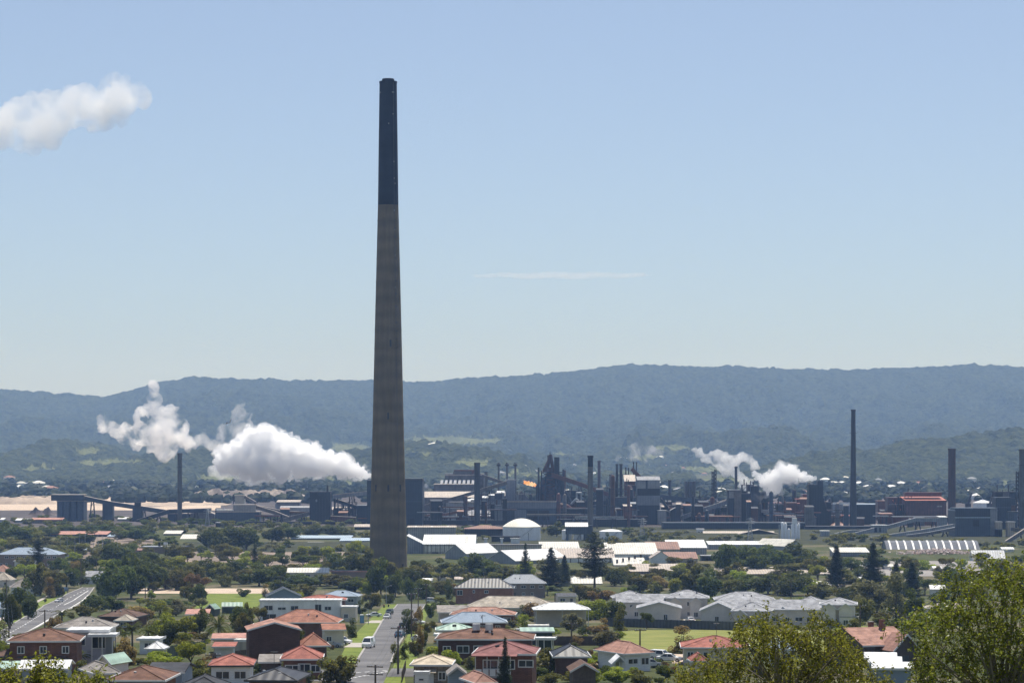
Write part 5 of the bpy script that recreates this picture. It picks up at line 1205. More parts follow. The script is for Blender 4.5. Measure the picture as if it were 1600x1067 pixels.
stack(936, 720, 4.6, 5, 2500, 'red_stack', 'slender reddish chimney just right of the black-topped grey chimney', plat=False)
stack(954.5, 741, 5.2, 5.4, 2350, 'mid_stack', 'short grey stack right of the slender reddish chimney', plat=False)
stack(1046.5, 750, 4.6, 5, 2200, 'dark_stack', 'short dark stack right of the tall grey bunker tower', plat=False)
stack(1333.2, 640, 6.6, 11.5, 1900, 'dark_stack', 'tall tapering dark chimney at right, second tallest in view', lm='tall tapering right chimney')
stack(1487.3, 701, 11.4, 12.2, 1950, 'red_stack', 'thick rust red chimney beside the red brown mill', lm='thick rust red chimney')
stack(1597.5, 702, 10, 11, 1880, 'mid_stack', 'grey chimney cut by the right edge', lm='right edge chimney')
for i, (px, t) in enumerate(((779.2, 723), (792.2, 723), (805.3, 723))):
    r = stack(px, t, 3.2, 3.6, 2300, 'mid_stack', '%s of three thin stove stacks with collared tops' % ('leftmost', 'middle', 'rightmost')[i], plat=False)
    r['group'] = 'thin stove stacks'; s = 2300 / F; ht = z_at(t, 2300)
    MB().lathe(0, 0, [(1.1, ht-3.0), (2.0, ht-2.4), (2.0, ht-1.6), (1.1, ht-1.0)], 14).build('collar', M['iron'], r)
stack(1150, 729, 4.2, 4.2, 1980, 'dark_stack', 'dark pipe stack rising out of the grey coke tower', plat=False)
stack(1177, 753, 2.2, 2.2, 1990, 'dark_stack', 'thin pipe stack on the right block beside the grey coke tower', plat=False)
stack(1242, 742, 1.2, 1.2, 2400, 'iron', 'very thin mast stack before the slopes', plat=False, name='vent_stack')
stack(882, 735, 4, 4.4, 2150, 'rust_iron', 'short rusty stack right of the blast furnace', plat=False)

BLDS = []
def bld(px0, px1, top, d, depth, wm, rm, label, roof='flat', ridge=None, base=0.0, parts=(), name='building', cat='building', lm=None, yaw=0.0, ov=0.4, wall_name='wall', ribs=0, fascia=None, group=None):
    """industrial block; parts = (kind, px0, px1, row0, row1, material[, out]) boxes standing proud of the front"""
    s = d / F; w = (px1 - px0) * s; h = z_at(top, d) - base
    root = thing(name, (x_at(0.5*(px0+px1), d), d, base), label, cat, R(yaw), group); x0, x1 = -w/2, w/2
    MB().box(x0, x1, 0, depth, -1.0, h).build(wall_name, M[wm], root)
    if roof == 'flat':
        r = MB().box(x0-ov, x1+ov, -ov, depth+ov, h+0.01, h+0.5).build('roof', M[rm], root)
    elif roof == 'gable_x':
        rh = max(0.8, z_at(ridge, d + depth/2) - base - h); r = add_gable(root, x0, x1, 0, depth, h, rh, rm, wm, 'x', ov, 0.25, gut=fascia or rm)
    elif roof == 'gable_y':
        rh = max(0.8, z_at(ridge, d) - base - h); r = add_gable(root, x0, x1, 0, depth, h, rh, rm, wm, 'y', ov, 0.25, gut=fascia or rm)
    elif roof == 'hip':
        rh = max(0.8, z_at(ridge, d + depth/2) - base - h); r = add_hip(root, x0-ov, x1+ov, -ov, depth+ov, h, rh, rm, False, fascia or rm)
    elif roof == 'mono':
        rh = max(0.6, z_at(ridge, d + depth) - base - h)
        r = MB().slab([(x0-ov, -ov, h+0.25), (x1+ov, -ov, h+0.25), (x1+ov, depth+ov, h+rh+0.25), (x0-ov, depth+ov, h+rh+0.25)], 0.22).build('roof', M[rm], root)
        MB().add([(x0,depth-0.1,h),(x1,depth-0.1,h),(x1,depth-0.1,h+rh),(x0,depth-0.1,h+rh),(x0,0,h),(x1,0,h)], [(0,1,2,3),(4,0,3),(1,5,2)]).build('gable', M[wm], root)
    for p in parts:
        k, a, b, r0, r1, m = p[:6]; out = p[6] if len(p) > 6 else 0.25
        xa, xb = (a - 0.5*(px0+px1)) * s, (b - 0.5*(px0+px1)) * s; za, zb = z_at(r1, d) - base, z_at(r0, d) - base
        MB().box(xa, xb, -out, 0.02 if out > 0 else 0.3, za, zb).build(k, M[m], root)
    if cat in ('warehouse', 'factory') and roof == 'mono' and w > 16:
        nl = int(w / 8) if rm in ('white', 'tan', 'rust') else 0
        for i in range(nl):
            xa = x0 + w*(i+.5)/nl - .6; f0, f1 = (.12, .85); MB().slab([(xa, depth*f0, h+.25+rh*f0+.05), (xa+1.1, depth*f0, h+.25+rh*f0+.05), (xa+1.1, depth*f1, h+.25+rh*f1+.05), (xa, depth*f1, h+.25+rh*f1+.05)], .04).build('roof_light', M['cream_sheet' if rm != 'cream_sheet' else 'pale_grey'], r)
        for i in range(max(1, int(w / 14))):
            xa = x0 + w*(i+.35)/max(1, int(w/14)); dh = min(h*.7, 4.2); MB().box(xa, xa+3.6, -.12, .01, 0, dh).build('roller_door', M['roller'], root)
    for i in range(ribs):
        x = x0 + w * (i + 0.5) / ribs; MB().box(x-0.18, x+0.18, -0.2, 0.01, 0, h-0.1).build('column', M['iron'], root)
    BLDS.append((px0, px1, (ridge or top), row_of(base, d), d))
    if lm: landmark(px0, px1, 0.5*(top + row_of(base, d)), d, lm)
    return root, w, h, x0, x1, s
def conv(pts, d, w, hgt, m, label, trestles=(), roofm=None, d2=None, name='conveyor', cat='conveyor', lm=None):
    """enclosed conveyor gallery through (px, row) points, standing on trestles"""
    n = len(pts); P = []
    for i, (px, row) in enumerate(pts):
        dd = d + ((d2 or d) - d) * i / max(1, n - 1); P.append(Vector((x_at(px, dd), dd, z_at(row, dd))))
    o = Vector((P[0].x, P[0].y, 0)); root = thing(name, o, label, cat); g = MB(); r = MB()
    for p, q in zip(P[:-1], P[1:]):
        g.beam(p - o, q - o, w, hgt); up = Vector((0, 0, hgt/2 + 0.2)); r.beam(p - o + up, q - o + up, w + 0.5, 0.3)
    g.build('gallery', M[m], root); r.build('gallery_roof', M[roofm or 'tan'], root)
    tot = sum((q-p).length for p, q in zip(P[:-1], P[1:]))
    for t in trestles:
        L_ = t * tot
        for p, q in zip(P[:-1], P[1:]):
            if L_ <= (q-p).length: break
            L_ -= (q-p).length
        c = p.lerp(q, min(1, L_ / (q-p).length)) - o
        if c.z < 4: continue
        tr = MB(); zz = c.z - hgt/2
        for sx in (-1, 1):
            tr.tube((c.x + sx*2.2, c.y, -0.5), (c.x + sx*0.9, c.y, zz), 0.35, 4); tr.tube((c.x + sx*2.2, c.y + 2, -0.5), (c.x + sx*0.9, c.y + 2, zz), 0.35, 4)
        k = max(1, int(zz / 5))
        for i in range(k): tr.tube((c.x - 2.2 + 1.3*i/k, c.y, zz*i/k), (c.x + 2.2 - 1.3*(i+1)/k, c.y, zz*(i+1)/k), 0.2, 4)
        tr.build('trestle', M['iron'], root)
    if lm: landmark(min(p[0] for p in pts), max(p[0] for p in pts), sum(p[1] for p in pts)/n, d, lm)
    return root
def heap(px, top, halfw, d, m, label, seed, lm=None, depth=0.5, name='stockpile', flat=0.0):
    s = d / F; h = z_at(top, d); R_ = halfw * s; mb = MB(); N_, K = 90, 18
    for j in range(K + 1):
        for i in range(N_ + 1):
            u = i / N_ * 2 - 1; v = j / K * 2 - 1; x = u * R_; y = v * R_ * depth
            q = max(0.0, 1 - max(abs(u) ** (1 + flat * 5), 0) ) * max(0.0, 1 - abs(v))
            z = h * min(1.0, q * (1.0 + flat * 1.5)) * (0.85 + 0.55 * fbm(x / 14 + seed, y / 9, 5, seed)) if q > 0 else -0.5
            mb.v.append((x, y, z))
    for j in range(K):
        for i in range(N_): mb.f.append((j*(N_+1)+i, j*(N_+1)+i+1, (j+1)*(N_+1)+i+1, (j+1)*(N_+1)+i))
    o = mb.build(name, M[m], None, (x_at(px, d), d, 0), smooth=True); tag(o, label, 'stockpile')
    if lm: landmark(px-halfw, px+halfw, top+5, d, lm)
# --- left: bin house, stockpiles, conveyors
heap(30, 776, 95, 2700, 'ore_pink', 'long pale tan stockpile left of the tall bin house', 1, 'pale tan stockpile', flat=0.5)
heap(250, 786, 110, 2650, 'ore_pink', 'flat pinkish tan stockpile behind the left conveyor', 2, 'flat pinkish stockpile', flat=0.9)
heap(385, 766, 105, 2900, 'ore', 'broad grey brown stockpile under the big steam plume', 3, 'broad grey stockpile', flat=0.4)
heap(56, 789, 16, 2200, 'ore_dark', 'small dark cone of ore left of the bin house', 4)
heap(76, 789, 14, 2230, 'ore_dark', 'second dark cone of ore touching the bin house', 5)
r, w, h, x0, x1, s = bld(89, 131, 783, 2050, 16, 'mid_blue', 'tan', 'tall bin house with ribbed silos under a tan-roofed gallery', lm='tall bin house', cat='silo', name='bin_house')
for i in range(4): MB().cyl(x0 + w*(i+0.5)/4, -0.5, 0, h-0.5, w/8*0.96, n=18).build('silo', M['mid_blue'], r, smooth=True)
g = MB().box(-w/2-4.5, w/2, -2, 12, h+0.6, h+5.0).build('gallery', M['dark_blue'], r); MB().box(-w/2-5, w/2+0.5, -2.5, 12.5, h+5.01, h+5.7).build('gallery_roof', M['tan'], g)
conv([(132, 778), (170, 786), (255, 799)], 2050, 4.5, 3.2, 'dark_blue', 'long conveyor descending right from the tall bin house', (0.1, 0.75), lm='long left conveyor')
bld(160, 176, 786, 2055, 9, 'dark_blue', 'dark', 'dark transfer tower below the long left conveyor', name='transfer_tower', cat='tower', lm='dark transfer tower')
bld(207, 222, 793, 2045, 9, 'dark_blue', 'dark', 'smaller transfer tower right along the long left conveyor', name='transfer_tower', cat='tower')
bld(210, 219, 785, 2046, 6, 'dark', 'dark', 'small rooftop cabin above the smaller transfer tower', name='cabin', cat='cabin', base=z_at(793, 2046)+0.6)
conv([(214, 815), (264, 799), (330, 797)], 2030, 4.2, 3.0, 'dark_blue', 'conveyor rising to the right past the slim left chimney', (0.3, 0.55, 0.8))
conv([(255, 799), (300, 806), (345, 808)], 2060, 4, 3, 'dark_blue', 'low conveyor behind the slim left chimney', (0.5,))
bld(262, 292, 802, 2045, 12, 'dark_blue', 'tan', 'dark shed at the foot of the slim left chimney', 'gable_x', 798, name='shed', cat='shed')
bld(297, 335, 803, 2050, 12, 'dust_grey', 'tan', 'small rusty shed between slim left chimney and grey bin block', 'gable_y', 796, name='shed', cat='shed')
bld(338, 405, 800, 2000, 16, 'mid_blue', 'tan', 'wide grey bin block with four silos and rooftop house', lm='wide grey bin block', name='bin_house', cat='silo')
bld(364, 399, 789, 2004, 9, 'wall_grey', 'tan', 'grey rooftop house on the wide grey bin block', base=z_at(800, 2004)+0.6, name='roof_house', cat='building')
bld(367, 382, 774, 2300, 9, 'wall_beige', 'tan', 'beige tower cabin behind the wide grey bin block', name='tower', cat='tower', parts=[('duct', 364, 365.5, 772, 790, 'iron', 0.8)])
bld(338, 364, 797, 2003, 8, 'wall_grey', 'white', 'low white-roofed box on the left of the grey bin block', base=z_at(800, 2003)+0.6, name='roof_house', cat='building')
conv([(382, 776), (400, 786)], 2300, 3.5, 2.6, 'dust_grey', 'short conveyor dropping right from the beige tower cabin', ())
conv([(399, 792), (430, 801), (452, 810)], 2010, 3.6, 2.6, 'dust_grey', 'conveyor sloping down right from the grey bin block', (0.6,))
conv([(402, 792), (440, 800), (480, 803)], 2080, 3.6, 2.6, 'dust_grey', 'flatter conveyor running right to the square dark tower', (0.5,))
conv([(432, 816), (484, 802)], 2000, 4, 3, 'dust_grey', 'conveyor rising right into the square dark tower', (0.4, 0.8))
r, w, h, x0, x1, s = bld(484, 516, 769, 1990, 18, 'dark', 'dark', 'square dark tower between the bins and the giant chimney', lm='square dark tower', name='tower', cat='tower', parts=[('hatch', 493, 495.5, 780, 784, 'steel')])
for i in range(7): MB().box(x0 + w*i/6.5-0.15, x0 + w*i/6.5+0.2, -0.3, 0.01, 0, h*0.8).build('rib', M['iron'], r)
MB().tube((x0+w*.85, 4, h), (x0+w*.85, 4, h+5.5), 0.8, 6).build('vent_pipe', M['iron'], r)
bld(430, 446, 787, 2500, 10, 'grey_sheet', 'tan', 'small shed with tan roof far behind conveyors', 'gable_y', 782, name='shed', cat='shed')
bld(432, 468, 784.5, 2450, 20, 'dust_grey', 'tan', 'low long shed with dusty tan roof', 'mono', 781, name='shed', cat='shed', lm='low dusty tan shed')
bld(438, 484, 793, 2300, 14, 'grey_sheet', 'pale_grey', 'blue grey shed with pale roof line left of the square dark tower', 'gable_x', 790.5, name='shed', cat='shed')
bld(517, 578, 797, 2300, 14, 'grey_sheet', 'tan', 'blue shed right of the square dark tower', 'gable_x', 792, name='shed', cat='shed')
conv([(520, 776), (576, 770)], 2020, 3.8, 2.8, 'steel', 'upper conveyor running into the blue block behind the giant chimney', (0.1, 0.5))
conv([(522, 781), (562, 794)], 2030, 3.4, 2.6, 'dark_blue', 'conveyor sloping down right under the upper conveyor', (0.5,))
conv([(516, 807), (558, 795)], 2040, 3.4, 2.4, 'dust_grey', 'low conveyor rising behind the square dark tower', (0.6,))
conv([(516, 809), (556, 811)], 1995, 4, 3, 'red_brown', 'low rusty gallery right of the square dark tower', (0.3, 0.7))
bld(558, 576, 790, 1985, 12, 'dark_blue', 'steel', 'open dark blue frame building left of the giant chimney', name='building', cat='building')
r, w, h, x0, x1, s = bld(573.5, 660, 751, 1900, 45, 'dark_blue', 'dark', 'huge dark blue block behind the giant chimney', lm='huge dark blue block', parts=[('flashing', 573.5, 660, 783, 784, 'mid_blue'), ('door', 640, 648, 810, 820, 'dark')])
MB().box(x1-16, x1, 0, 30, h+0.6, h+1.6).build('parapet', M['dark'], r)
conv([(300, 816.5), (380, 816.5), (480, 817), (578, 817)], 1935, 2.4, 1.6, 'dark', 'long low pipe bridge crossing the trees at left', (0.08, 0.2, 0.32, 0.45, 0.58, 0.7, 0.82, 0.93), 'dark', name='pipe_bridge', cat='pipe bridge', lm='long left pipe bridge')
bld(337, 363, 817, 1900, 10, 'dark', 'pale_grey', 'low shed with thin pale roof under the long left pipe bridge', name='shed', cat='shed')
bld(554, 578, 823, 1840, 14, 'dark', 'tan', 'dark shed with tan roof left of the giant chimney', 'gable_x', 819, name='shed', cat='shed')
# --- blue sheds and roofs in front of the left trees
r, w, h, x0, x1, s = bld(455, 548, 841, 1640, 22, 'dark_blue', 'light_blue', 'long shed with pale blue roof and dark blue ends', 'mono', 836.5, lm='long pale blue-roofed shed', name='warehouse', cat='warehouse', parts=[('roller_door', 465, 525, 842.5, 847, 'wall_beige')])
bld(531, 580, 845, 1600, 18, 'dark_blue', 'light_blue', 'lower blue shed with pale roof beside the giant chimney', 'mono', 840.5, name='warehouse', cat='warehouse', parts=[('stripe', 540, 578, 849, 850, 'white')])
bld(480, 504, 849, 1590, 8, 'wall_grey', 'white', 'low white shed roof before the long pale blue-roofed shed', 'mono', 848, name='shed', cat='shed')
bld(408, 412, 847.5, 1620, 6, 'render_white', 'white', 'tiny white block beside trees', name='hut', cat='hut')
r, w, h, x0, x1, s = bld(65, 167, 835, 1690, 16, 'dark_blue', 'pink', 'very long low shed with pinkish roof among the trees', 'mono', 830, lm='long pinkish shed', name='warehouse', cat='warehouse', ribs=10)
bld(168, 198, 838, 1680, 12, 'steel', 'light_blue', 'small shed with pale blue roof right of the long pinkish shed', 'mono', 835, name='shed', cat='shed')
bld(256, 282, 834, 1720, 14, 'dark_blue', 'cream_sheet', 'shed with pale cream roof behind a larger pale roof', 'mono', 829, name='shed', cat='shed')
bld(282, 317, 842, 1650, 14, 'steel', 'cream_sheet', 'shed with pale cream roof and grey walls near field', 'mono', 835, name='shed', cat='shed', lm='pale cream-roofed grey shed', ribs=4)
r, w, h, x0, x1, s = bld(222, 266, 855, 1420, 14, 'taupe', 'steel', 'flat-roofed brown building with rooftop plant at left', lm='flat-roofed brown building', parts=[('window', 258, 264, 862, 868, 'glass')])
MB().box(x0+w*.55, x0+w*.62, 3, 5, h+.5, h+2.6).build('roof_plant', M['dark'], r); MB().cyl(x0+w*.8, 4, h+.5, h+2.6, 1.2).build('roof_tank', M['white'], r, smooth=True)
bld(265, 289, 855, 1400, 14, 'dark_brick', 'dark', 'dark brick annexe right of the flat-roofed brown building', parts=[('sign_board', 270, 274, 864, 868, 'render_white')])
for k, (a, b, t, dd, m1, m2, lb) in enumerate(((48, 97, 812, 1990, 'dust_grey', 'pink', 'row of low pinkish roofs beneath the tall bin house'), (24, 36, 813, 2000, 'grey', 'white', 'small white roof left of low pinkish roofs'), (38, 48, 813, 2010, 'grey', 'pale_grey', 'small grey roof left of low pinkish roofs'), (0, 5, 812, 2000, 'grey', 'white', 'tiny white roof at left edge beneath stockpile'),
      (184, 206, 811, 2060, 'grey', 'white', 'thin white roof behind the dark transfer towers'), (110, 118, 857, 1400, 'board_blue', 'light_blue', 'small pale blue roof near pylon yard'), (92, 104, 868, 1330, 'grey', 'pale_grey', 'small grey roof right of the long brown building'), (118, 132, 860, 1400, 'dust_grey', 'light_blue', 'low blue grey roof in the yard at left'), (155, 172, 868, 1340, 'dust_grey', 'tan', 'low tan roof in the yard at left'), (200, 222, 860, 1400, 'dust_grey', 'rust', 'rusty shed left of the flat-roofed brown building'))):
    bld(a, b, t, dd, 9, m1, m2, lb, 'mono', t - 3, name='shed', cat='shed')
# --- steel shop right of the giant chimney
r, w, h, x0, x1, s = bld(678, 741, 757, 2150, 30, 'dust_grey', 'tan', 'dusty steel shop with sawtooth skylights stepped below a higher hall', lm='dusty steel shop', name='steel_shop')
for i in range(8): 
    x = x0 + w*(0.15 + i/9.0); MB().add([(x,2,h+.5),(x+2.2,2,h+.5),(x+2.2,26,h+3.6),(x,26,h+3.6),(x,26,h+.5),(x+2.2,26,h+.5)], [(0,1,2,3),(0,3,4),(1,5,2),(3,2,5,4),(0,4,5,1)]).build('skylight', M['pale_grey'], r)
r, w, h, x0, x1, s = bld(695, 756, 741, 2200, 34, 'dust_grey', 'dust_grey', 'higher dusty hall rising behind the skylit steel shop', name='steel_shop', parts=[('roof_edge', 695, 756, 741, 743, 'tan', 0.5), ('louvre', 708, 737, 736, 741, 'dust_grey', -0.1)])
MB().box(x0+8, x1-6, 6, 18, h+.6, h+4.0).build('monitor', M['red_brown'], r)
bld(757, 762, 738, 2190, 8, 'dust_grey', 'dark', 'narrow tower on the right end of the higher dusty hall', name='tower', cat='tower')
bld(661, 741, 777, 2080, 26, 'dust_grey', 'tan', 'grey dusty mill building under the long diagonal conveyor', 'gable_x', 768, lm='grey dusty mill', name='mill', ribs=0)
bld(697, 742, 785, 2040, 18, 'wall_grey', 'dust_grey', 'pale grey hall right of the grey dusty mill', lm='pale grey hall')
bld(714, 790, 806, 2000, 20, 'grey_sheet', 'pale_grey', 'low blue grey hall behind the dark rusty-roofed shed', 'gable_x', 797)
conv([(661, 792), (720, 776), (792, 754)], 1990, 3.6, 2.6, 'dust_grey', 'long diagonal conveyor climbing right across the dusty mills', (0.25, 0.5, 0.78), lm='long diagonal conveyor')
conv([(753, 743), (785, 754)], 2150, 3.2, 2.4, 'dust_grey', 'conveyor dropping right from the higher dusty hall', ())
conv([(664, 806), (700, 803), (740, 794)], 1985, 3.4, 2.0, 'rust', 'low rusty conveyor in front of the pale grey hall', (0.3, 0.7))
for k, (a, b, t) in enumerate(((725, 735, 783), (736, 748, 781), (750, 762, 778), (764, 775, 774), (777, 788, 770))):
    bld(a, b, t, 2060 + k*6, 18, 'grey_sheet', 'white', '%s of five stepped bright roofs climbing right beneath the diagonal conveyor' % ('first', 'second', 'third', 'fourth', 'fifth')[k], 'mono', t-3, name='shed', cat='shed', group='stepped bright roofs')
bld(790, 805, 750, 2100, 12, 'grey_sheet', 'pale_grey', 'pale tower house at the top of the long diagonal conveyor', lm='pale tower house', name='tower', cat='tower')
bld(775, 790, 775, 2150, 15, 'dust_grey', 'dust_grey', 'sloping grey hall left of the pale tower house', 'mono', 769)
bld(803, 826, 779, 2180, 15, 'dust_grey', 'dust_grey', 'dusty shed right of the pale tower house', 'gable_y', 767)
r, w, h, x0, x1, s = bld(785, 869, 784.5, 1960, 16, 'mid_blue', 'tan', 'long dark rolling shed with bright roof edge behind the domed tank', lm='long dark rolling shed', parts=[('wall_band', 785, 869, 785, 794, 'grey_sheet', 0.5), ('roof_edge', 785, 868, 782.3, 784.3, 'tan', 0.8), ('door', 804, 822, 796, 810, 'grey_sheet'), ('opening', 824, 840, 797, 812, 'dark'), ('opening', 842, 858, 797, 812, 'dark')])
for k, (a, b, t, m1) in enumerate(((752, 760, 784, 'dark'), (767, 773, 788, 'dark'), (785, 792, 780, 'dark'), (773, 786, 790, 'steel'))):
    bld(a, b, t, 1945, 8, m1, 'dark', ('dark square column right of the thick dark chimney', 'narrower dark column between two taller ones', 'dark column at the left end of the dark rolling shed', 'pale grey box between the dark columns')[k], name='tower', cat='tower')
conv([(823, 804.7), (905, 804.7)], 1880, 1.6, 1.2, 'dust_grey', 'pale pipe bridge in front of the dark rolling shed', (0.1, 0.35, 0.6, 0.9), 'tan', name='pipe_bridge', cat='pipe bridge')
conv([(898, 808.5), (975, 808.5)], 1860, 1.6, 1.2, 'steel', 'pale pipe bridge behind the black-topped chimney', (0.1, 0.4, 0.8), 'pale_grey', name='pipe_bridge', cat='pipe bridge')
conv([(662, 816), (790, 816.5)], 1930, 3, 3, 'dark', 'dark raised gallery behind the rusty-roofed shed', (0.1, 0.3, 0.5, 0.7, 0.9), 'dark', name='pipe_bridge', cat='pipe bridge')
# --- blast furnace
def blast_furnace():
    d = 2100.0; s = d / F; root = thing('blast_furnace', (x_at(860, d), d, 0), 'tall rusty blast furnace with A-shaped uptakes and tower frame', 'furnace')
    X = lambda px: (px - 860) * s
    Z = lambda row: z_at(row, d)
    MB().lathe(0, 0, [(9, -1), (9, Z(800)), (7.5, Z(790)), (6.5, Z(765)), (4.6, Z(745)), (3.4, Z(738)), (2.4, Z(730))], 18).build('furnace_body', M['rust_iron'], root, smooth=True)
    fr = MB()
    for (px, y, t) in ((846, -6, 735), (846, 8, 735), (873, -6, 714), (873, 8, 714), (880, -6, 733), (880, 8, 733), (868, -7, 714), (852, -8, 745)):
        fr.beam((X(px), y, -1), (X(px), y, Z(t)), 1.0, 1.0)
    fr.build('tower_frame', M['iron'], root)
    for row in (812, 797, 783, 770, 758, 747, 738): MB().box(X(845), X(882), -8, 9, Z(row), Z(row) + 0.6).build('platform', M['iron'], root)
    br = MB()
    for a, b in ((846, 873), (873, 880)):
        rows = (812, 797, 783, 770, 758, 747, 738)
        for r0, r1 in zip(rows[:-1], rows[1:]): br.tube((X(a), -6.5, Z(r0)), (X(b), -6.5, Z(r1)), 0.35, 4); br.tube((X(b), -6.5, Z(r0)), (X(a), -6.5, Z(r1)), 0.35, 4)
    br.build('bracing', M['iron'], root)
    for (a, ra, b, rb) in ((849, 737, 858.5, 718), (867, 739, 860.5, 718), (854, 737, 859, 712), (864, 733, 860, 710)): MB().tube((X(a), 0, Z(ra)), (X(b), 0, Z(rb)), 1.5, 10).build('uptake_pipe', M['rust_iron'], root, smooth=True)
    MB().tube((X(859.5), 0, Z(722)), (X(859.5), 0, Z(706)), 1.2, 8, 0.25).build('bleeder', M['iron'], root)
    MB().tube((X(856.5), 0, Z(716)), (X(856.5), 0, Z(711)), 0.7, 8).build('bleeder', M['iron'], root)
    MB().box(X(866), X(872.5), -5, 6, Z(740), Z(714)).build('hoist_house', M['iron'], root)
    MB().tube((X(866), 2, Z(730)), (X(879), 2, Z(780)), 1.8, 10).build('downcomer', M['rust_iron'], root, smooth=True)
    MB().lathe(X(880), 14, [(4.5, 0), (4.5, Z(775)), (3, Z(768)), (1.2, Z(763))], 14).build('dust_catcher', M['iron'], root, smooth=True)
    for px, t in ((838.8, 757), (841.5, 730)): MB().tube((X(px), -4, 0), (X(px), -4, Z(t)), 0.8, 8).build('flare_pipe', M['iron'], root)
    bx = MB(); bx.box(X(838), X(845), -2, 8, 0, Z(762)); bx.build('control_house', M['iron'], root)
    MB().box(X(846), X(882), -4, 8, -1, Z(772)).build('cast_house', M['iron'], root)
    for px, t in ((849.5, 752), (856.5, 748), (876, 750)): MB().lathe(X(px), -2, [(2.9, 0), (2.9, Z(t)), (1.6, Z(t) + 1.8), (.2, Z(t) + 2.2)], 14).build('stove', M['rust_iron' if px < 870 else 'iron'], root, smooth=True)
    landmark(838, 884, 760, d, 'rusty blast furnace')
blast_furnace()
conv([(862, 742), (905, 756), (960, 776)], 2060, 4.2, 3.2, 'red_brown', 'long rusty conveyor sloping down right from the blast furnace', (0.45, 0.7, 0.95), 'rust', lm='long rusty furnace conveyor')
r, w, h, x0, x1, s = bld(838, 881, 800, 2085, 8, 'iron', 'dark', 'dark cast house base at the foot of the blast furnace')
# pipes and clutter between furnace and bunker tower
def pipes(pts, d, r, m, label):
    P = [Vector((x_at(a, d), d, z_at(b, d))) for a, b in pts]; o = Vector((P[0].x, d, 0)); root = thing('gas_main', o, label, 'pipe'); mb = MB()
    for p, q in zip(P[:-1], P[1:]): mb.tube(p - o, q - o, r, 8)
    for p in P: mb.ball(p - o, r * 1.05, 8, 6)
    mb.build('pipe', M[m], root, smooth=True)
    sp = MB()
    for p in (P[0], P[-1]): sp.tube((p.x - o.x, 0.0, -0.5), (p.x - o.x, 0.0, p.z), 0.4, 4)
    sp.build('support', M['iron'], root)
pipes([(873, 789), (886, 791), (894, 797), (903, 797)], 2030, 1.9, 'red_brown', 'fat reddish gas main right of the blast furnace foot')
pipes([(884, 769), (890, 779), (893, 787)], 2040, 1.0, 'iron', 'thin dark pipe curving down below the rusty furnace conveyor')
pipes([(893, 787), (900, 780), (910, 785)], 2035, 1.0, 'galv', 'thin pale pipe loop left of the black-topped grey chimney')
pipes([(901, 778), (901, 770), (908, 770), (908, 785)], 2038, 0.7, 'galv', 'pale looped pipe frame left of the black-topped grey chimney')
pipes([(938, 782), (938, 800)], 2000, 0.8, 'galv', 'upright pale pipe right of the black-topped grey chimney')
for k, (a, b, t, dd, m1, m2, lb) in enumerate(((883, 918, 795, 2000, 'dark_blue', 'dark', 'dark low hall below the rusty furnace conveyor'), (900, 960, 790, 2050, 'mid_blue', 'dark', 'blue grey hall behind the black-topped grey chimney'), (926, 970, 783, 2100, 'dark_blue', 'tan', 'dark hall right of the black-topped grey chimney'), (958, 1000, 778, 2080, 'mid_blue', 'dark', 'dark blue hall left of the grey bunker tower'), (985, 998, 797, 1960, 'grey_sheet', 'pale_grey', 'small pale box left of the grey bunker tower'), (870, 1000, 812, 1900, 'dark', 'dark', 'long low dark shed before the furnace yard'))):
    bld(a, b, t, dd, 14, m1, m2, lb, lm=lb if k in (1, 3) else None)
for i, (a, b, t) in enumerate(((962, 966, 725), (968, 972.5, 725), (959.5, 963, 752))):
    rr = stack((a+b)/2, t, b-a, b-a, 2150, 'iron', ('left dark stove tower of a pair left of the bunker tower', 'right dark stove tower of a pair left of the bunker tower', 'lower dark stove column left of the pair of stove towers')[i], name='stove_tower', cat='tower')
bld(976, 992.5, 752, 2140, 14, 'red_brown', 'tan', 'reddish house with tan roof high on the furnace bank', 'mono', 742, lm='reddish high house')
conv([(987, 732), (1003, 749)], 2120, 4.2, 3.2, 'red_brown', 'short red gallery sloping down right to the grey bunker tower', (), 'rust')
for px, t in ((978, 730), (982, 731), (990, 722), (994.5, 722)): stack(px, t, 1.8, 1.8, 2160, 'iron', {978: 'left thin pipe above the reddish high house', 982: 'second thin pipe above the reddish high house', 990: 'third thin pipe above the reddish high house', 994.5: 'rightmost thin pipe above the reddish high house'}[px], plat=False, name='vent_pipe', cat='pipe')
r, w, h, x0, x1, s = bld(996, 1031, 750, 1960, 22, 'dark_blue', 'pale_grey', 'tall grey bunker tower with pale upper cladding and dark base', 'gable_x', 744.5, lm='grey bunker tower', name='bunker_tower', cat='tower',
    parts=[('cladding', 996, 1031, 774, 789, 'grey_sheet', 0.6), ('upper_cladding', 996, 1009, 751, 763, 'wall_grey', 0.5), ('upper_cladding', 1012, 1031, 750.5, 763, 'wall_grey', 0.5), ('opening', 996, 1031, 763.5, 773.5, 'dark', 0.3), ('door', 1004, 1010, 818, 826, 'dark')])
bld(1028, 1041, 798, 1950, 10, 'wall_grey', 'pale_grey', 'small pale house at the right foot of the grey bunker tower', name='building')
conv([(1031, 776), (1092, 783), (1120, 788)], 2100, 4.5, 3.5, 'mid_blue', 'blue grey gallery running right from the grey bunker tower', (0.5, 0.9), 'dark_blue')
conv([(1033, 780), (1046, 797)], 2000, 3, 2.4, 'dark_blue', 'steep dark chute down right side of the grey bunker tower', ())
conv([(1064, 809), (1100, 796), (1139, 784)], 1970, 3.6, 3.0, 'grey_sheet', 'pale conveyor climbing right to the grey coke tower', (0.4, 0.7), 'pale_grey', lm='pale climbing conveyor')
bld(1048, 1064, 797, 1960, 10, 'dark', 'pale_grey', 'small dark hopper house left of the pale climbing conveyor', 'gable_y', 793)
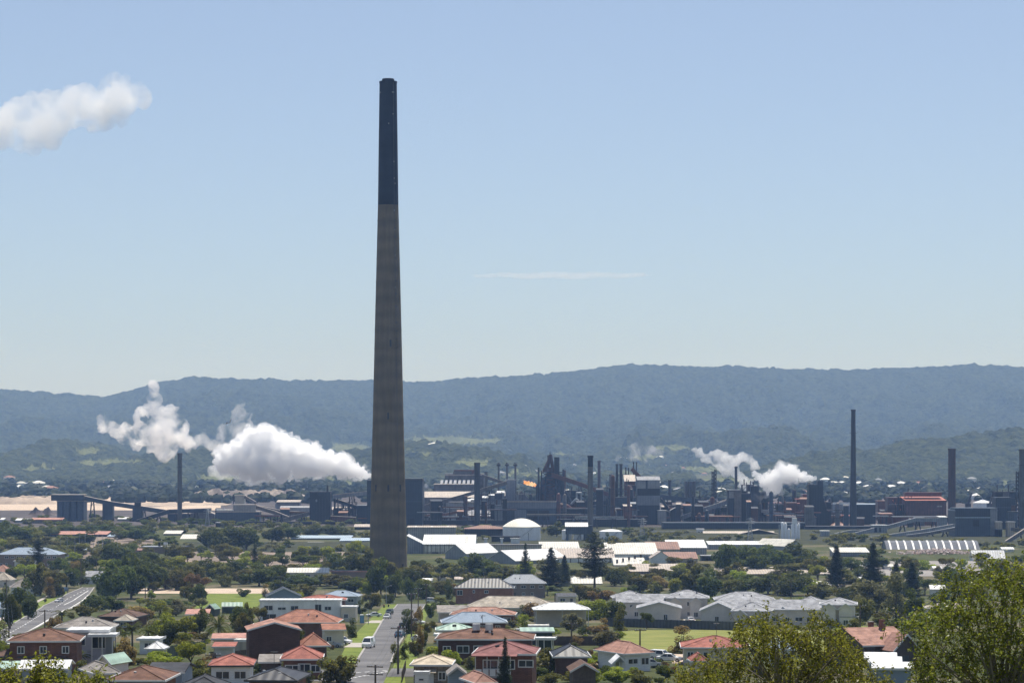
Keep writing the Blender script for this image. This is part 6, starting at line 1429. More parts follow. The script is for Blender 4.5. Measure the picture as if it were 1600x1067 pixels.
heap(1063, 783, 12, 2100, 'ore_pink', 'small tan heap behind the dark hopper house', 9)
r, w, h, x0, x1, s = bld(1071, 1087, 753, 2120, 12, 'mid_stack', 'mid_stack', 'cluster of four grey cylinders joined as one block', lm='grey cylinder cluster', name='silo_block', cat='silo')
for i in range(4): MB().cyl(x0 + w*(i+0.5)/4, 0, 0, h+0.6, w/8, n=16).build('silo', M['mid_stack'], r, smooth=True)
def lattice(px0, px1, top, d, m, label, base=0, name='lattice_tower', cat='tower', taper=0.0, legs=0.35, lv=9):
    s = d/F; w = (px1-px0)*s; h = z_at(top, d); root = thing(name, (x_at(0.5*(px0+px1), d), d, 0), label, cat); a = MB(); b = MB()
    def hw(z): return 0.5*w*(1 - taper*z/h)
    for i in range(lv):
        z0, z1 = h*i/lv, h*(i+1)/lv; c0, c1 = hw(z0), hw(z1)
        for (sx, sy) in ((-1,-1),(1,-1),(1,1),(-1,1)): a.tube((sx*c0, sy*c0, z0), (sx*c1, sy*c1, z1), legs, 4)
        for (p, q) in (((-1,-1),(1,-1)),((1,-1),(1,1)),((1,1),(-1,1)),((-1,1),(-1,-1))):
            b.tube((p[0]*c0, p[1]*c0, z0), (q[0]*c1, q[1]*c1, z1), legs*0.6, 3); b.tube((q[0]*c0, q[1]*c0, z0), (p[0]*c1, p[1]*c1, z1), legs*0.6, 3)
    a.build('leg', M[m], root); b.build('bracing', M[m], root)
    return root, w, h
lattice(1112.5, 1115, 736, 2050, 'iron', 'left lattice mast of a pair right of the grey cylinder cluster', lv=14, legs=0.3); lattice(1116.5, 1119, 733, 2050, 'iron', 'right lattice mast of a pair right of the grey cylinder cluster', lv=14, legs=0.3)
r, w, h, x0, x1, s = bld(1138, 1158, 766, 1960, 16, 'dark', 'steel', 'grey coke tower with steam drifting over it', lm='grey coke tower', name='coke_tower', cat='tower', parts=[('cladding', 1139, 1157, 767, 778, 'wall_grey', 0.4), ('shaft_casing', 1147, 1158, 765, 818, 'dust_grey', 2.0)])
for k, (a, b, t, m1) in enumerate(((1158, 1172, 772, 'dark'), (1174, 1186, 760, 'dark_blue'), (1186, 1197, 769, 'dark_blue'), (1166, 1200, 785, 'dark'))):
    bld(a, b, t, 1975 + k*9, 12, m1, 'dark', ('dark frame block right of the grey coke tower', 'taller blue black block in the steam', 'right blue black block below the white plume', 'wide dark base right of the grey coke tower')[k], lm='taller blue black block' if k == 1 else None)
conv([(1120, 788), (1140, 782)], 2110, 4, 3, 'red_brown', 'short rusty gallery left of the grey coke tower', (0.5,))
conv([(1178, 797), (1205, 800), (1240, 808)], 1960, 3.0, 2.2, 'steel', 'pale gallery dropping right from the coke blocks', (0.5,), 'pale_grey')
for k, (a, b, t, dd, m1, m2, lb) in enumerate(((1088, 1145, 807, 1930, 'red_brown', 'rust', 'low rusty shed below the pale climbing conveyor'), (1200, 1240, 806, 1950, 'dust_grey', 'rust', 'rusty low shed behind the white silos'), (1198, 1228, 786, 2300, 'dust_grey', 'pink', 'pale dusty hall in front of the slopes'), (1120, 1140, 790, 2250, 'red_brown', 'white', 'long pale roof behind lattice masts'),
    (1228, 1245, 786, 2050, 'red_brown', 'rust', 'rust red shed left of the quench tower'), (1243, 1262, 787, 2060, 'red_brown', 'orange_red', 'rust red shed with bright red roof beside the quench tower'), (1245, 1256, 780, 2080, 'red_brown', 'orange_red', 'small red upper house behind the rust red sheds'), (1255, 1265, 773, 2070, 'red_brown', 'red_brown', 'dark red tower house touching the quench tower'))):
    bld(a, b, t, dd, 14, m1, m2, lb, lm=lb if k == 4 else None)
r, w, h, x0, x1, s = bld(1264, 1278, 758, 1930, 13, 'dark', 'dark', 'dark quench tower with white steam streaming from its top', lm='dark quench tower', name='quench_tower', cat='tower')
MB().box(x1+0.02, x1+4.2, 1, 11, 0, z_at(751, 1930)).build('flue_shaft', M['dark'], r)
MB().prism([(x1+4.25, 0), (x1+10.5, 0), (x1+10.5, z_at(800, 1930)), (x1+7, z_at(797, 1930)), (x1+4.25, z_at(776, 1930))], 2, 10).build('buttress', M['dark'], r)
MB().cyl(x0+w*.3, 6, h+.5, h+2.5, 2.0).build('vent_cowl', M['pale_grey'], r, smooth=True)
# --- long dark ore shed line, silos, pylons
r, w, h, x0, x1, s = bld(1036, 1258, 817, 1850, 20, 'dark_blue', 'dark', 'very long dark ore shed across the middle right', lm='very long dark ore shed', parts=[('roof_edge', 1036, 1258, 816, 817.4, 'steel', 0.6)])
bld(1258, 1375, 823, 1845, 16, 'dark_blue', 'dark', 'dark shed continuing right behind the pale conveyors')
bld(1100, 1210, 836, 1760, 14, 'dark', 'tan', 'low dark shed with tan peaked roof left of the white silos', 'gable_x', 830)
bld(1152, 1220, 835, 1745, 12, 'dark', 'tan', 'low dark hall directly left of the white silos', 'gable_y', 827.5)
conv([(900, 831), (1010, 832), (1140, 832.5), (1215, 833.5)], 1790, 2.0, 1.4, 'steel', 'long pale pipe gallery in front of the long dark ore shed', (0.1, 0.2, 0.3, 0.42, 0.55, 0.67, 0.8, 0.93), 'pale_grey', name='pipe_bridge', cat='pipe bridge')
bld(1089, 1100, 827, 1780, 6, 'render_white', 'white', 'small white cabin with dark openings on the pale pipe gallery', parts=[('opening', 1091, 1093, 830, 833, 'dark'), ('opening', 1095.5, 1098, 830, 833, 'dark')], name='cabin', cat='cabin', base=z_at(834, 1780))
def silos():
    d = 1650.0; s = d/F; root = thing('silo_group', (x_at(1235, d), d, 0), 'group of white cylindrical silos with stair head', 'silo'); X = lambda p: (p-1235)*s
    for (a, b, t) in ((1220, 1224.7, 817), (1224.9, 1229.6, 818), (1230, 1235, 827), (1236, 1241, 820), (1241.2, 1245.8, 818), (1246, 1250, 819)):
        z = z_at(t, d); rr = 0.5*(b-a)*s; MB().lathe(X((a+b)/2), 0, [(rr, 0), (rr, z), (rr*0.5, z+0.7), (0.1, z+0.9)], 18).build('silo', M['tank_white'], root, smooth=True)
    MB().box(X(1238), X(1245), -1, 2.5, z_at(819, d), z_at(809, d)).build('head_house', M['render_white'], root)
    MB().tube((X(1217.5), 0, 0), (X(1217.5), 0, z_at(819, d)), 0.35, 6).build('ladder_tower', M['galv'], root)
    MB().box(X(1220), X(1250), 0.5, 1.4, z_at(821, d), z_at(820, d)).build('walkway', M['galv'], root)
    landmark(1219, 1251, 825, d, 'white silos')
silos()
bld(1283, 1296, 830, 1700, 7, 'galv', 'white', 'small silver tank house with white roof', name='tank_house', cat='building', parts=[('rib', 1285, 1286, 831, 843, 'steel'), ('rib', 1289, 1290, 831, 843, 'steel'), ('rib', 1293, 1294, 831, 843, 'steel')], lm='small silver tank house')
def pylon(px, base, top, label, wpx=9):
    d = plain_d(base); root, w, h = lattice(px - wpx/2, px + wpx/2, top, d, 'galv', label, name='power_pylon', cat='pylon', taper=0.82, legs=0.16, lv=11)
    a = MB()
    for f, L_ in ((0.97, 2.6), (0.88, 3.4), (0.78, 2.9)):
        for sx in (-1, 1): a.tube((0, 0, h*f), (sx*L_, 0, h*f - 0.3), 0.14, 4, 0.05); a.tube((0, 0, h*f + 0.7), (sx*L_, 0, h*f - 0.3), 0.1, 3, 0.05)
    a.build('crossarm', M['galv'], root); root['group'] = 'power pylons'
pylon(1003.5, 843, 810, 'lattice power pylon left of centre among the white roofs'); pylon(1172, 848, 809, 'lattice power pylon standing left of the white silos'); pylon(324, 822, 795, 'small lattice pylon beside the grey bin block at left', 7)
lattice(1588, 1592, 736, 1900, 'iron', 'dark lattice mast beside the right edge chimney', lv=14)
# --- right: mill, boxes, conveyors
bld(1290, 1372, 788, 2250, 25, 'grey_sheet', 'light_blue', 'long blue hall behind the tall tapering right chimney', lm='long blue far hall', parts=[('skylight', 1300 + 0, 1330, 784.5, 787, 'white', 0.6)])
bld(1338, 1368, 789, 1960, 18, 'dark', 'mid_blue', 'dark boiler house at the foot of the tall tapering right chimney', lm='dark boiler house')
bld(1372, 1390, 783, 2080, 16, 'red_brown', 'rust', 'dim red hall left of the red shed with chute')
r, w, h, x0, x1, s = bld(1387, 1412, 778, 2020, 14, 'red_brown', 'red_brown', 'red shed with bright orange sloping chute', lm='red shed with chute')
MB().beam((x0+w*.3, -1.5, h-1.5), (x0+w*.85, -1.5, h-12), 3.0, 0.8).build('chute', M['orange_red'], r); MB().box(x0+w*.6, x0+w*1.0, -3, 0.01, h-12.2, h-8.5).build('chute_head', M['orange_red'], r)
r, w, h, x0, x1, s = bld(1415, 1478, 782, 2000, 26, 'red_brown', 'orange_red', 'big red brown mill with bright red roof edge', 'mono', 776, lm='big red brown mill', name='mill')
for i in range(14): MB().box(x0 + w*i/13-0.2, x0 + w*i/13+0.2, -0.35, 0.01, 0, h-0.3).build('column', M['rust_iron'], r)
MB().box(x0+1, x1-2, 8, 20, h+3.2, h+6.5).build('monitor', M['red_brown'], r); MB().box(x0+w*.78, x0+w*.9, -0.3, 0.01, h-5, h-4).build('sign_strip', M['tan'], r)
for px in (1414, 1419, 1424): stack(px, 764 if px == 1419 else 770, 1.0, 1.0, 2015, 'iron', {1414: 'left thin vent on the red brown mill', 1419: 'tallest thin vent on the red brown mill', 1424: 'right thin vent on the red brown mill'}[px], plat=False, name='vent_pipe', cat='pipe')
for k, (a, b, t, dd, m1, m2, lb) in enumerate(((1375, 1395, 803, 1960, 'red_brown', 'rust', 'low rust shed in front of the red shed with chute'), (1396, 1470, 808, 1940, 'red_brown', 'dark', 'long low dark red shed in front of the big red brown mill'), (1300, 1328, 806, 1990, 'dust_grey', 'orange_red', 'low scrap shed with reddish roof left of tall tapering right chimney'), (1468, 1480, 808, 1900, 'steel', 'white', 'small hopper house with white roof right of red mill'), (1510, 1528, 800, 2050, 'red_brown', 'orange_red', 'bright red roof peeping above the blue grey plant'))):
    bld(a, b, t, dd, 12, m1, m2, lb, 'gable_x' if k == 4 else 'mono', t - (6 if k == 4 else 2))
r, w, h, x0, x1, s = bld(1493, 1558, 798, 1700, 28, 'mid_blue', 'light_blue', 'large blue grey plant building with banded upper storey', lm='large blue grey plant', parts=[('upper_band', 1492.5, 1547, 794, 807, 'dark_blue', 0.6), ('ledge', 1492, 1547, 807.4, 809, 'light_blue', 1.0), ('tower_face', 1547.3, 1558, 794, 848, 'grey_sheet', 0.8), ('opening', 1520, 1530, 812, 822, 'dark'), ('door', 1538, 1546, 836, 846, 'dark')])
MB().box(x0-.4, x1+.4, -.5, 20, h+.52, h+2.0).build('parapet', M['mid_blue'], r)
bld(1556, 1580, 778, 1850, 16, 'dark_blue', 'dark', 'dark blue tower block right of the large blue grey plant', parts=[('band', 1556, 1580, 792, 793, 'mid_blue')])
bld(1576, 1590, 800, 1840, 12, 'mid_blue', 'dark', 'lower blue block left of the right edge chimney')
for k, (a, b, r0, r1) in enumerate(((1557, 1566, 816, 818), (1557, 1566, 827, 829), (1574, 1586, 816, 818))):
    bld(a, b, r0, 1690, 6, 'tan', 'pale_grey', ('upper pale platform box right of the large blue grey plant', 'lower pale platform box right of the large blue grey plant', 'pale platform box left of the right edge chimney')[k], name='platform', cat='platform')
conv([(1571, 848), (1602, 828)], 1600, 3.0, 2.2, 'dust_grey', 'pale conveyor rising to the right edge', (0.5,), 'tan'); conv([(1580, 826), (1604, 832)], 1650, 3, 2.2, 'dust_grey', 'pale conveyor dropping toward the right edge', (0.5,), 'tan')
conv([(1386, 824), (1430, 812), (1468, 812)], 1790, 3.0, 2.4, 'steel', 'pale conveyor bending level below the red brown mill', (0.3, 0.6, 0.9), 'pale_grey', lm='pale bent conveyor')
conv([(1298, 843), (1380, 839), (1440, 830), (1492, 821)], 1700, 2.8, 2.0, 'steel', 'long pale conveyor climbing right to the blue grey plant', (0.2, 0.4, 0.6, 0.8), 'pale_grey', lm='long pale climbing conveyor')
conv([(1416, 838), (1450, 834), (1492, 826)], 1690, 2.6, 1.8, 'dust_grey', 'lower pale conveyor beneath the long pale climbing conveyor', (0.4, 0.8), 'pale_grey')
conv([(1303, 836), (1330, 830.5), (1364, 830)], 1760, 2.6, 2.0, 'steel', 'pale conveyor bending level right of the silver tank house', (0.5,), 'pale_grey')
conv([(1325, 838), (1366, 827)], 1720, 2.6, 2.0, 'steel', 'pale conveyor climbing right crossing a bent one', (0.5,), 'pale_grey')
r, w, h, x0, x1, s = bld(1363, 1386, 821, 1770, 9, 'steel', 'white', 'small pale transfer house with white roof between conveyors', parts=[('opening', 1366, 1370, 824, 831, 'dark'), ('opening', 1374, 1376, 824, 831, 'dark')])
heap(1400, 827, 22, 1900, 'rust', 'rust coloured heap beneath the pale bent conveyor', 11); heap(1455, 826, 26, 1850, 'rust', 'second rust coloured heap nearer the blue grey plant', 12); heap(1440, 832, 14, 1780, 'ore_dark', 'small dark heap under the long pale climbing conveyor', 13); heap(1310, 812, 14, 1930, 'rust', 'rusty scrap heap left of the tall tapering right chimney', 14)
def crane_jib(px, base, d, label, lean):
    s = d/F; root = thing('ship_crane', (x_at(px, d), d, 0), label, 'crane'); h = z_at(base, d)
    MB().box(-2.2, 2.2, 0, 4, 0, h).build('tower', M['iron'], root); MB().beam((0, 1, h), (lean, 1, h + 9), 2.2, 1.4).build('jib', M['iron'], root)
crane_jib(1513, 786, 2100, 'left dark crane jib leaning behind the blue grey plant', 3.0); crane_jib(1547, 786, 2100, 'right dark crane jib leaning behind the blue grey plant', 3.0)
r, w, h, x0, x1, s = bld(1386, 1530, 859, 1480, 20, 'grey_sheet', 'grey_sheet', 'long arched warehouse with white roof ribs at right', base=0, lm='long arched warehouse', name='warehouse', cat='warehouse', ribs=12)
for o in [c for c in r.children if c.name.startswith('roof')]: bpy.data.objects.remove(o)
prof = [(-0.5, 0.0), (2.5, 2.0), (6, 3.9), (10, 5.0), (14, 3.9), (17.5, 2.0), (20.5, 0)]
rf = MB(); N_ = len(prof)
for i in range(N_ - 1): rf.slab([(x0-.4, prof[i][0], h+prof[i][1]+.3), (x1+.4, prof[i][0], h+prof[i][1]+.3), (x1+.4, prof[i+1][0], h+prof[i+1][1]+.3), (x0-.4, prof[i+1][0], h+prof[i+1][1]+.3)], 0.25)
ro = rf.build('roof', mat('grey_arch_sheet', (0.17, 0.18, 0.20), 0.75, 0.25, 0.3, spec=0.1), r)
for k in range(12):
    x = x0 + w*(k+0.4)/12; rb = MB()
    for i in range(N_ - 1): rb.slab([(x, prof[i][0], h+prof[i][1]+.42), (x+1.0, prof[i][0], h+prof[i][1]+.42), (x+1.0, prof[i+1][0], h+prof[i+1][1]+.42), (x, prof[i+1][0], h+prof[i+1][1]+.42)], 0.1)
    rb.build('roof_light', M['white'], ro)
MB().add([(x0, p, h+q) for p, q in prof] + [(x1, p, h+q) for p, q in prof], [tuple(range(N_)), tuple(range(N_, 2*N_))[::-1]]).build('end_wall', M['grey_sheet'], r)
def scrap_pile():
    rnd = random.Random(4); mb = MB(); d = 1420.0
    for i in range(500):
        px = rnd.gauss(1460, 28); y = d + rnd.uniform(-14, 14); c = Vector((x_at(px, y), y, rnd.uniform(0.2, 2.6) * max(0.2, 1 - abs(px-1460)/70))); q = rnd.uniform(0.5, 1.6)
        mb.slab([c, c + Vector((q, 0, rnd.uniform(-.5,.7))), c + Vector((q, q*.7, rnd.uniform(-.5,.9))), c + Vector((0, q*.7, rnd.uniform(0,.8)))], 0.12)
    o = mb.build('scrap_metal', mat('mixed_scrap', (0.5, 0.45, 0.42), 0.7, 0.6, 0.6, col2=(0.2, 0.10, 0.08))); tag(o, kind='stuff')
scrap_pile()
# --- white and tan sheds in front
def clear_shed():
    r, w, h, x0, x1, s = bld(637, 712, 824, 1500, 10, 'wall_grey', 'tan', 'grey shed monitor with tan roof right of the giant chimney', 'mono', 821.5, name='warehouse', cat='warehouse')
    r, w, h, x0, x1, s = bld(661, 742, 850.5, 1420, 30, 'wall_beige', 'white', 'big white-roofed shed with windowed front right of the giant chimney', 'mono', 835.5, lm='big white-roofed shed', name='warehouse', cat='warehouse', parts=[('window_band', 664, 712, 853, 862, 'cream_sheet', 0.3), ('window_band', 715, 733, 853, 859, 'steel', 0.3)])
    for i in range(13): MB().box(x0 + w*i/12-0.12, x0 + w*i/12+0.12, -0.5, 0.01, 0, h).build('column', M['dark_trim'], r)
    MB().prism([(x0-9, 0), (x0-0.02, 0), (x0-0.02, h+0.1), (x0-9, h+4.8)], 0.5, 29).build('side_wall', M['grey_sheet'], r)
    MB().slab([(x0-9.3, 0.2, h+5.1), (x0-0.02, 0.2, h+0.4), (x0-0.02, 29.3, h+0.4), (x0-9.3, 29.3, h+5.1)], 0.25).build('side_roof', M['white'], r)
clear_shed()
bld(688, 736, 864, 1350, 24, 'steel', 'white', 'shed with grey gable and bright white roof strip', 'gable_y', 850.5, yaw=-46, lm='white-stripped gabled shed', name='warehouse', cat='warehouse')
bld(735, 846, 852, 1400, 10, 'wall_beige', 'dust_grey', 'long low beige wall building beside a bright gabled shed', name='warehouse', cat='warehouse', lm='long beige wall building')
bld(748, 818, 875, 1300, 36, 'steel', 'white', 'broad white gabled warehouse behind the pines', 'gable_y', 860, yaw=-50, lm='broad white gabled warehouse', name='warehouse', cat='warehouse')
bld(726, 788, 826, 1700, 22, 'dark', 'rust', 'dark square shed with low rusty hip roof beside the domed tank', 'hip', 820, lm='dark rusty-roofed shed', name='shed', cat='shed')
bld(768, 812, 838.5, 1600, 6, 'dark', 'dark', 'low dark canopy in front of the domed tank', name='canopy', cat='canopy')
for k, (px, w_) in enumerate(((759, 5), (805, 14), (784, 4), (742, 6), (724, 5))): bld(px - w_/2, px + w_/2, 841.5, 1570, 3, 'render_white', 'white', ('white van-sized hut left of the domed tank', 'long white hut row in front of the domed tank', 'tiny white hut by the domed tank', 'white hut near the long beige wall', 'small white hut right of the white-roofed shed')[k], name='hut', cat='hut')
def dome_tank(px0, px1, wall_top, dome_top, base, label, lm=None, dm='tank_cream'):
    d = plain_d(base); s = d/F; rr = 0.5*(px1-px0)*s; zt = z_at(wall_top, d); zd = z_at(dome_top, d); root = thing('storage_tank', (x_at(0.5*(px0+px1), d), d + rr, 0), label, 'tank')
    MB().lathe(0, 0, [(rr, -0.5), (rr, zt)], 48).build('shell', M['tank_white'], root, smooth=True)
    pr = [(rr*1.015, zt - 0.1), (rr*1.015, zt+0.35)] + [(rr*1.01*q, zt + 0.35 + (zd-zt-0.35)*(1-q*q)) for q in [1 - i/10 for i in range(1, 10)]] + [(0.1, zd)]
    MB().lathe(0, 0, pr, 48).build('dome', M[dm], root, smooth=True)
    st = MB()
    for i in range(14): a = -1.9 + i*0.07; st.box(rr*1.02*math.cos(a)-.3, rr*1.02*math.cos(a)+.3, rr*1.02*math.sin(a)-.3, rr*1.02*math.sin(a)+.3, zt*i/14, zt*i/14+0.25)
    st.build('stair', M['galv'], root); MB().tube((rr*.35, -rr*1.0, 0), (rr*.35, -rr*1.0, zt*.6), 0.12, 5).build('pipe', M['iron'], root)
    if lm: landmark(px0, px1, 0.5*(dome_top+base), d, lm)
dome_tank(785.5, 845, 824, 810.5, 844.5, 'large white tank with cream domed roof', 'cream-domed white tank')
dome_tank(878, 893.5, 829, 827, 843, 'left of two small white tanks below the blue portal', None, 'tank_white'); dome_tank(896, 912.5, 829, 827, 843, 'right of two small white tanks below the blue portal', None, 'tank_white')
dome_tank(937, 973, 831, 827, 842, 'wide low white tank with shallow cone roof', 'wide low white tank', 'tank_white')
r, w, h, x0, x1, s = bld(884, 918, 823, 1620, 7, 'mid_blue', 'white', 'blue portal building with pale roof above small white tanks', 'mono', 816.5, base=z_at(832, 1620), name='portal_building')
for x in (x0+1, x1-1): MB().box(x-.6, x+.6, 1, 3, -z_at(832, 1620), 0).build('leg', M['mid_blue'], r)
bld(912, 925, 822, 1625, 8, 'mid_blue', 'dark', 'slim blue tower beside the black-topped grey chimney', name='tower', cat='tower')
# serrated tan roof, brown and white factory roofs
r, w, h, x0, x1, s = bld(844, 905, 858, 1400, 40, 'render_beige', 'cream_sheet', 'tan factory with serrated eave left of the tallest pine', 'mono', 846.5, lm='tan serrated factory', name='factory')
for i in range(12):
    x = x0 + w*i/12; MB().add([(x,-.6,h-1.2),(x+w/12*.5,-.6,h-1.2),(x+w/24,-.6,h+1.3),(x,2.5,h-.2),(x+w/12*.5,2.5,h-.2),(x+w/24,2.5,h+1.5)], [(0,1,2),(3,5,4),(0,2,5,3),(1,4,5,2),(0,3,4,1)]).build('dormer', M['white'], r)
bld(848, 960, 872, 1310, 34, 'board_white', 'tan', 'wide factory with tan brown roof behind the tallest pine', 'mono', 857, lm='wide tan-roofed factory', name='factory', ribs=9)
bld(948, 1028, 866, 1340, 34, 'render_white', 'cream_sheet', 'white factory with bright cream roof right of the tallest pine', 'mono', 848, lm='bright cream-roofed factory', name='factory', parts=[('window_band', 990, 1020, 868, 874, 'steel')])
bld(1012, 1062, 858.5, 1390, 24, 'wall_beige', 'rust', 'factory with rust brown roof above a lower cream roof', 'mono', 846.5, name='factory', lm='rust brown-roofed factory')
bld(1044, 1104, 856, 1410, 26, 'wall_grey', 'white', 'factory with bright white sawtooth-edged roof', 'mono', 843.5, name='factory', lm='bright white sawtooth roof')
bld(1040, 1090, 873, 1310, 18, 'wall_beige', 'rust', 'low shed with red brown roof and white gutter', 'mono', 862.5, name='shed', cat='shed', fascia='white', lm='red brown roofed low shed')
bld(1017, 1048, 872, 1290, 16, 'board_white', 'tan', 'white gabled shed left of the red brown low roof', 'gable_y', 862, name='shed', cat='shed')
r, w, h, x0, x1, s = bld(960, 1008, 883, 1270, 18, 'render_white', 'cream_sheet', 'white building with flat cream roof and rooftop vents', 'mono', 871.5, name='factory', lm='white vented building')
for i in range(5): MB().box(x0+w*(i+.5)/5-.5, x0+w*(i+.5)/5+.5, 4+i*2, 5.2+i*2, h+1+i*.6, h+2.8+i*.6).build('roof_vent', M['dark_trim'], r)
bld(984, 1065, 893, 1190, 16, 'dust_grey', 'tan', 'low shed with long tan roof in front of the factories', 'mono', 881, lm='low long tan roof', name='shed', cat='shed')
bld(1096, 1136, 869, 1330, 10, 'dark', 'pale_grey', 'low dark shed with yellow container on its roof', name='shed', cat='shed', parts=[], lm='low dark shed')
bld(1120, 1137, 863.5, 1332, 4, 'cream_sheet', 'cream_sheet', 'yellow cream container on the low dark shed', base=z_at(869, 1332) + 0.55, name='container', cat='container')
bld(1108, 1200, 851, 1480, 20, 'steel', 'white', 'long low shed with white roof behind the dark trees', 'mono', 845.5, name='warehouse', cat='warehouse')
bld(1226, 1258, 853, 1470, 26, 'steel', 'cream_sheet', 'pale cream gabled shed right below the white silos', 'gable_y', 843, name='shed', cat='shed', yaw=40)
bld(1302, 1358, 863, 1380, 16, 'grey_sheet', 'cream_sheet', 'shed with striped pale cream roof behind the right pines', 'mono', 855.5, name='shed', cat='shed', lm='striped cream-roofed shed')
bld(1118, 1296, 897, 1180, 18, 'dust_grey', 'tan', 'very long low factory with tan roof behind the estate trees', 'mono', 886, lm='very long tan factory roof', name='factory')
bld(1252, 1300, 917, 1090, 12, 'render_beige', 'cream_sheet', 'low cream roof right of the estate trees', 'mono', 908, name='shed', cat='shed')
bld(893, 940, 912, 1100, 14, 'render_cream', 'cream_sheet', 'bright cream roof behind the tallest pine trunk', 'mono', 901, name='shed', cat='shed')
bld(1290, 1312, 917, 1080, 8, 'render_white', 'white', 'small white low roof left of the dark right pine', 'mono', 914, name='shed', cat='shed')
for k, (px, row, w_, c, lb) in enumerate(((1355, 905, 20, 'white', 'white truck-sized shed by the right car park'), (1390, 885, 16, 'cream_sheet', 'pale shed at the right car park'), (1465, 888, 12, 'white', 'white hut at the right end of the scrap yard'), (1545, 872, 50, 'white', 'white domed tent roof behind the tall right tree'), (1575, 858, 18, 'white', 'white strip roof behind the tall right tree'))):
    d_ = plain_d(row + 4); bld(px - w_/2, px + w_/2, row, d_, 8, 'render_white', c, lb, 'gable_x', row - 3 if w_ < 40 else row - 12, name='shed', cat='shed')
for k, (px, row, w_, m1, m2, lb) in enumerate(((690, 902, 12, 'render_cream', 'tan', 'small tan-roofed house behind the road-end trees'), (720, 905, 18, 'render_beige', 'tan', 'low tan-roofed house right of the road-end trees'), (668, 907, 14, 'render_cream', 'white', 'little white-roofed house beyond the road end'), (650, 900, 20, 'render_beige', 'beige', 'low beige-roofed house beyond the road end'))):
    bld(px-w_/2, px+w_/2, row, plain_d(row + 5), 8, m1, m2, lb, 'gable_x', row - 3, name='house', cat='house')

# big open frame structures
def frame_block(px0, px1, top, d, label, seed, base=0):
    rnd = random.Random(seed); s = d / F; w = (px1 - px0) * s; h = z_at(top, d); dp = min(14, max(7, w)); root = thing('frame_structure', (x_at(0.5*(px0+px1), d), d, 0), label, 'steel frame', 0, 'open steel frames of the works')
    nb = max(2, int(w / 4.5)); nf = max(3, int(h / 4.6)); X = [-w/2 + w*i/nb for i in range(nb+1)]; Z = [h*i/nf for i in range(nf+1)]
    c = MB(); b = MB()
    for x in X:
        for y in (0, dp): c.beam((x, y, -1), (x, y, h * rnd.choice((1, 1, 1.06))), .55, .55)
    c.build('column', M['iron'], root)
    for z in Z[1:]: MB().box(-w/2 - .6, w/2 + .6, -.6, dp + .6, z - .35, z).build('floor', M['iron'], root)
    for i in range(nb):
        for j in range(nf):
            if rnd.random() < .35: b.beam((X[i], 0, Z[j]), (X[i+1], 0, Z[j+1]), .25, .25)
            elif rnd.random() < .55: MB().box(X[i] + .3, X[i+1] - .3, rnd.uniform(.3, 3), dp - 1, Z[j] + .05, Z[j+1] - .4).build('equipment', M[rnd.choice(('iron', 'dark', 'rust_iron', 'dark_blue', 'dust_grey', 'mid_blue'))], root)
            elif rnd.random() < .4: MB().tube((X[i] + 1.5, 2, Z[j]), (X[i] + 1.5, 2, Z[j+1]), rnd.uniform(.6, 1.3), 8).build('vessel', M[rnd.choice(('rust_iron', 'iron', 'galv'))], root, smooth=True)
    b.build('bracing', M['iron'], root)
    for k in range(2): x = rnd.uniform(-w/2, w/2); MB().tube((x, 3, h), (x, 3, h + rnd.uniform(2, 7)), .45, 6).build('vent_pipe', M['iron'], root)
for i, a in enumerate(((884, 902, 766, 2070, 'steel frame just right of the blast furnace'), (939, 960, 772, 2060, 'steel frame left of the dark stove towers'), (972, 996, 758, 2120, 'tall steel frame below the reddish high house'), (1040, 1062, 789, 2040, 'low steel frame right of the bunker tower'), (1086, 1104, 778, 2080, 'steel frame right of the grey cylinder cluster'),
    (1160, 1176, 757, 1995, 'tall steel frame wrapped in coke steam'), (1184, 1199, 774, 1990, 'steel frame under the white quench plume'), (1204, 1226, 788, 2010, 'low steel frame between coke blocks and quench tower'), (1283, 1300, 784, 1990, 'steel frame right of the dark quench tower'), (742, 784, 771, 2030, 'wide steel frame right of the thick dark chimney'), (522, 556, 784, 2030, 'steel frame right of the square dark tower'),
    (1556, 1588, 768, 1960, 'tall steel frame right of the large blue grey plant'), (1392, 1412, 788, 2000, 'steel frame before the red shed with chute'), (806, 838, 772, 2140, 'steel frame behind the dark rolling shed'), (900, 922, 782, 2030, 'low steel frame behind the black-topped chimney'), (1104, 1138, 792, 2040, 'low wide steel frame under the pale climbing conveyor'))): frame_block(*a, seed=50 + i)
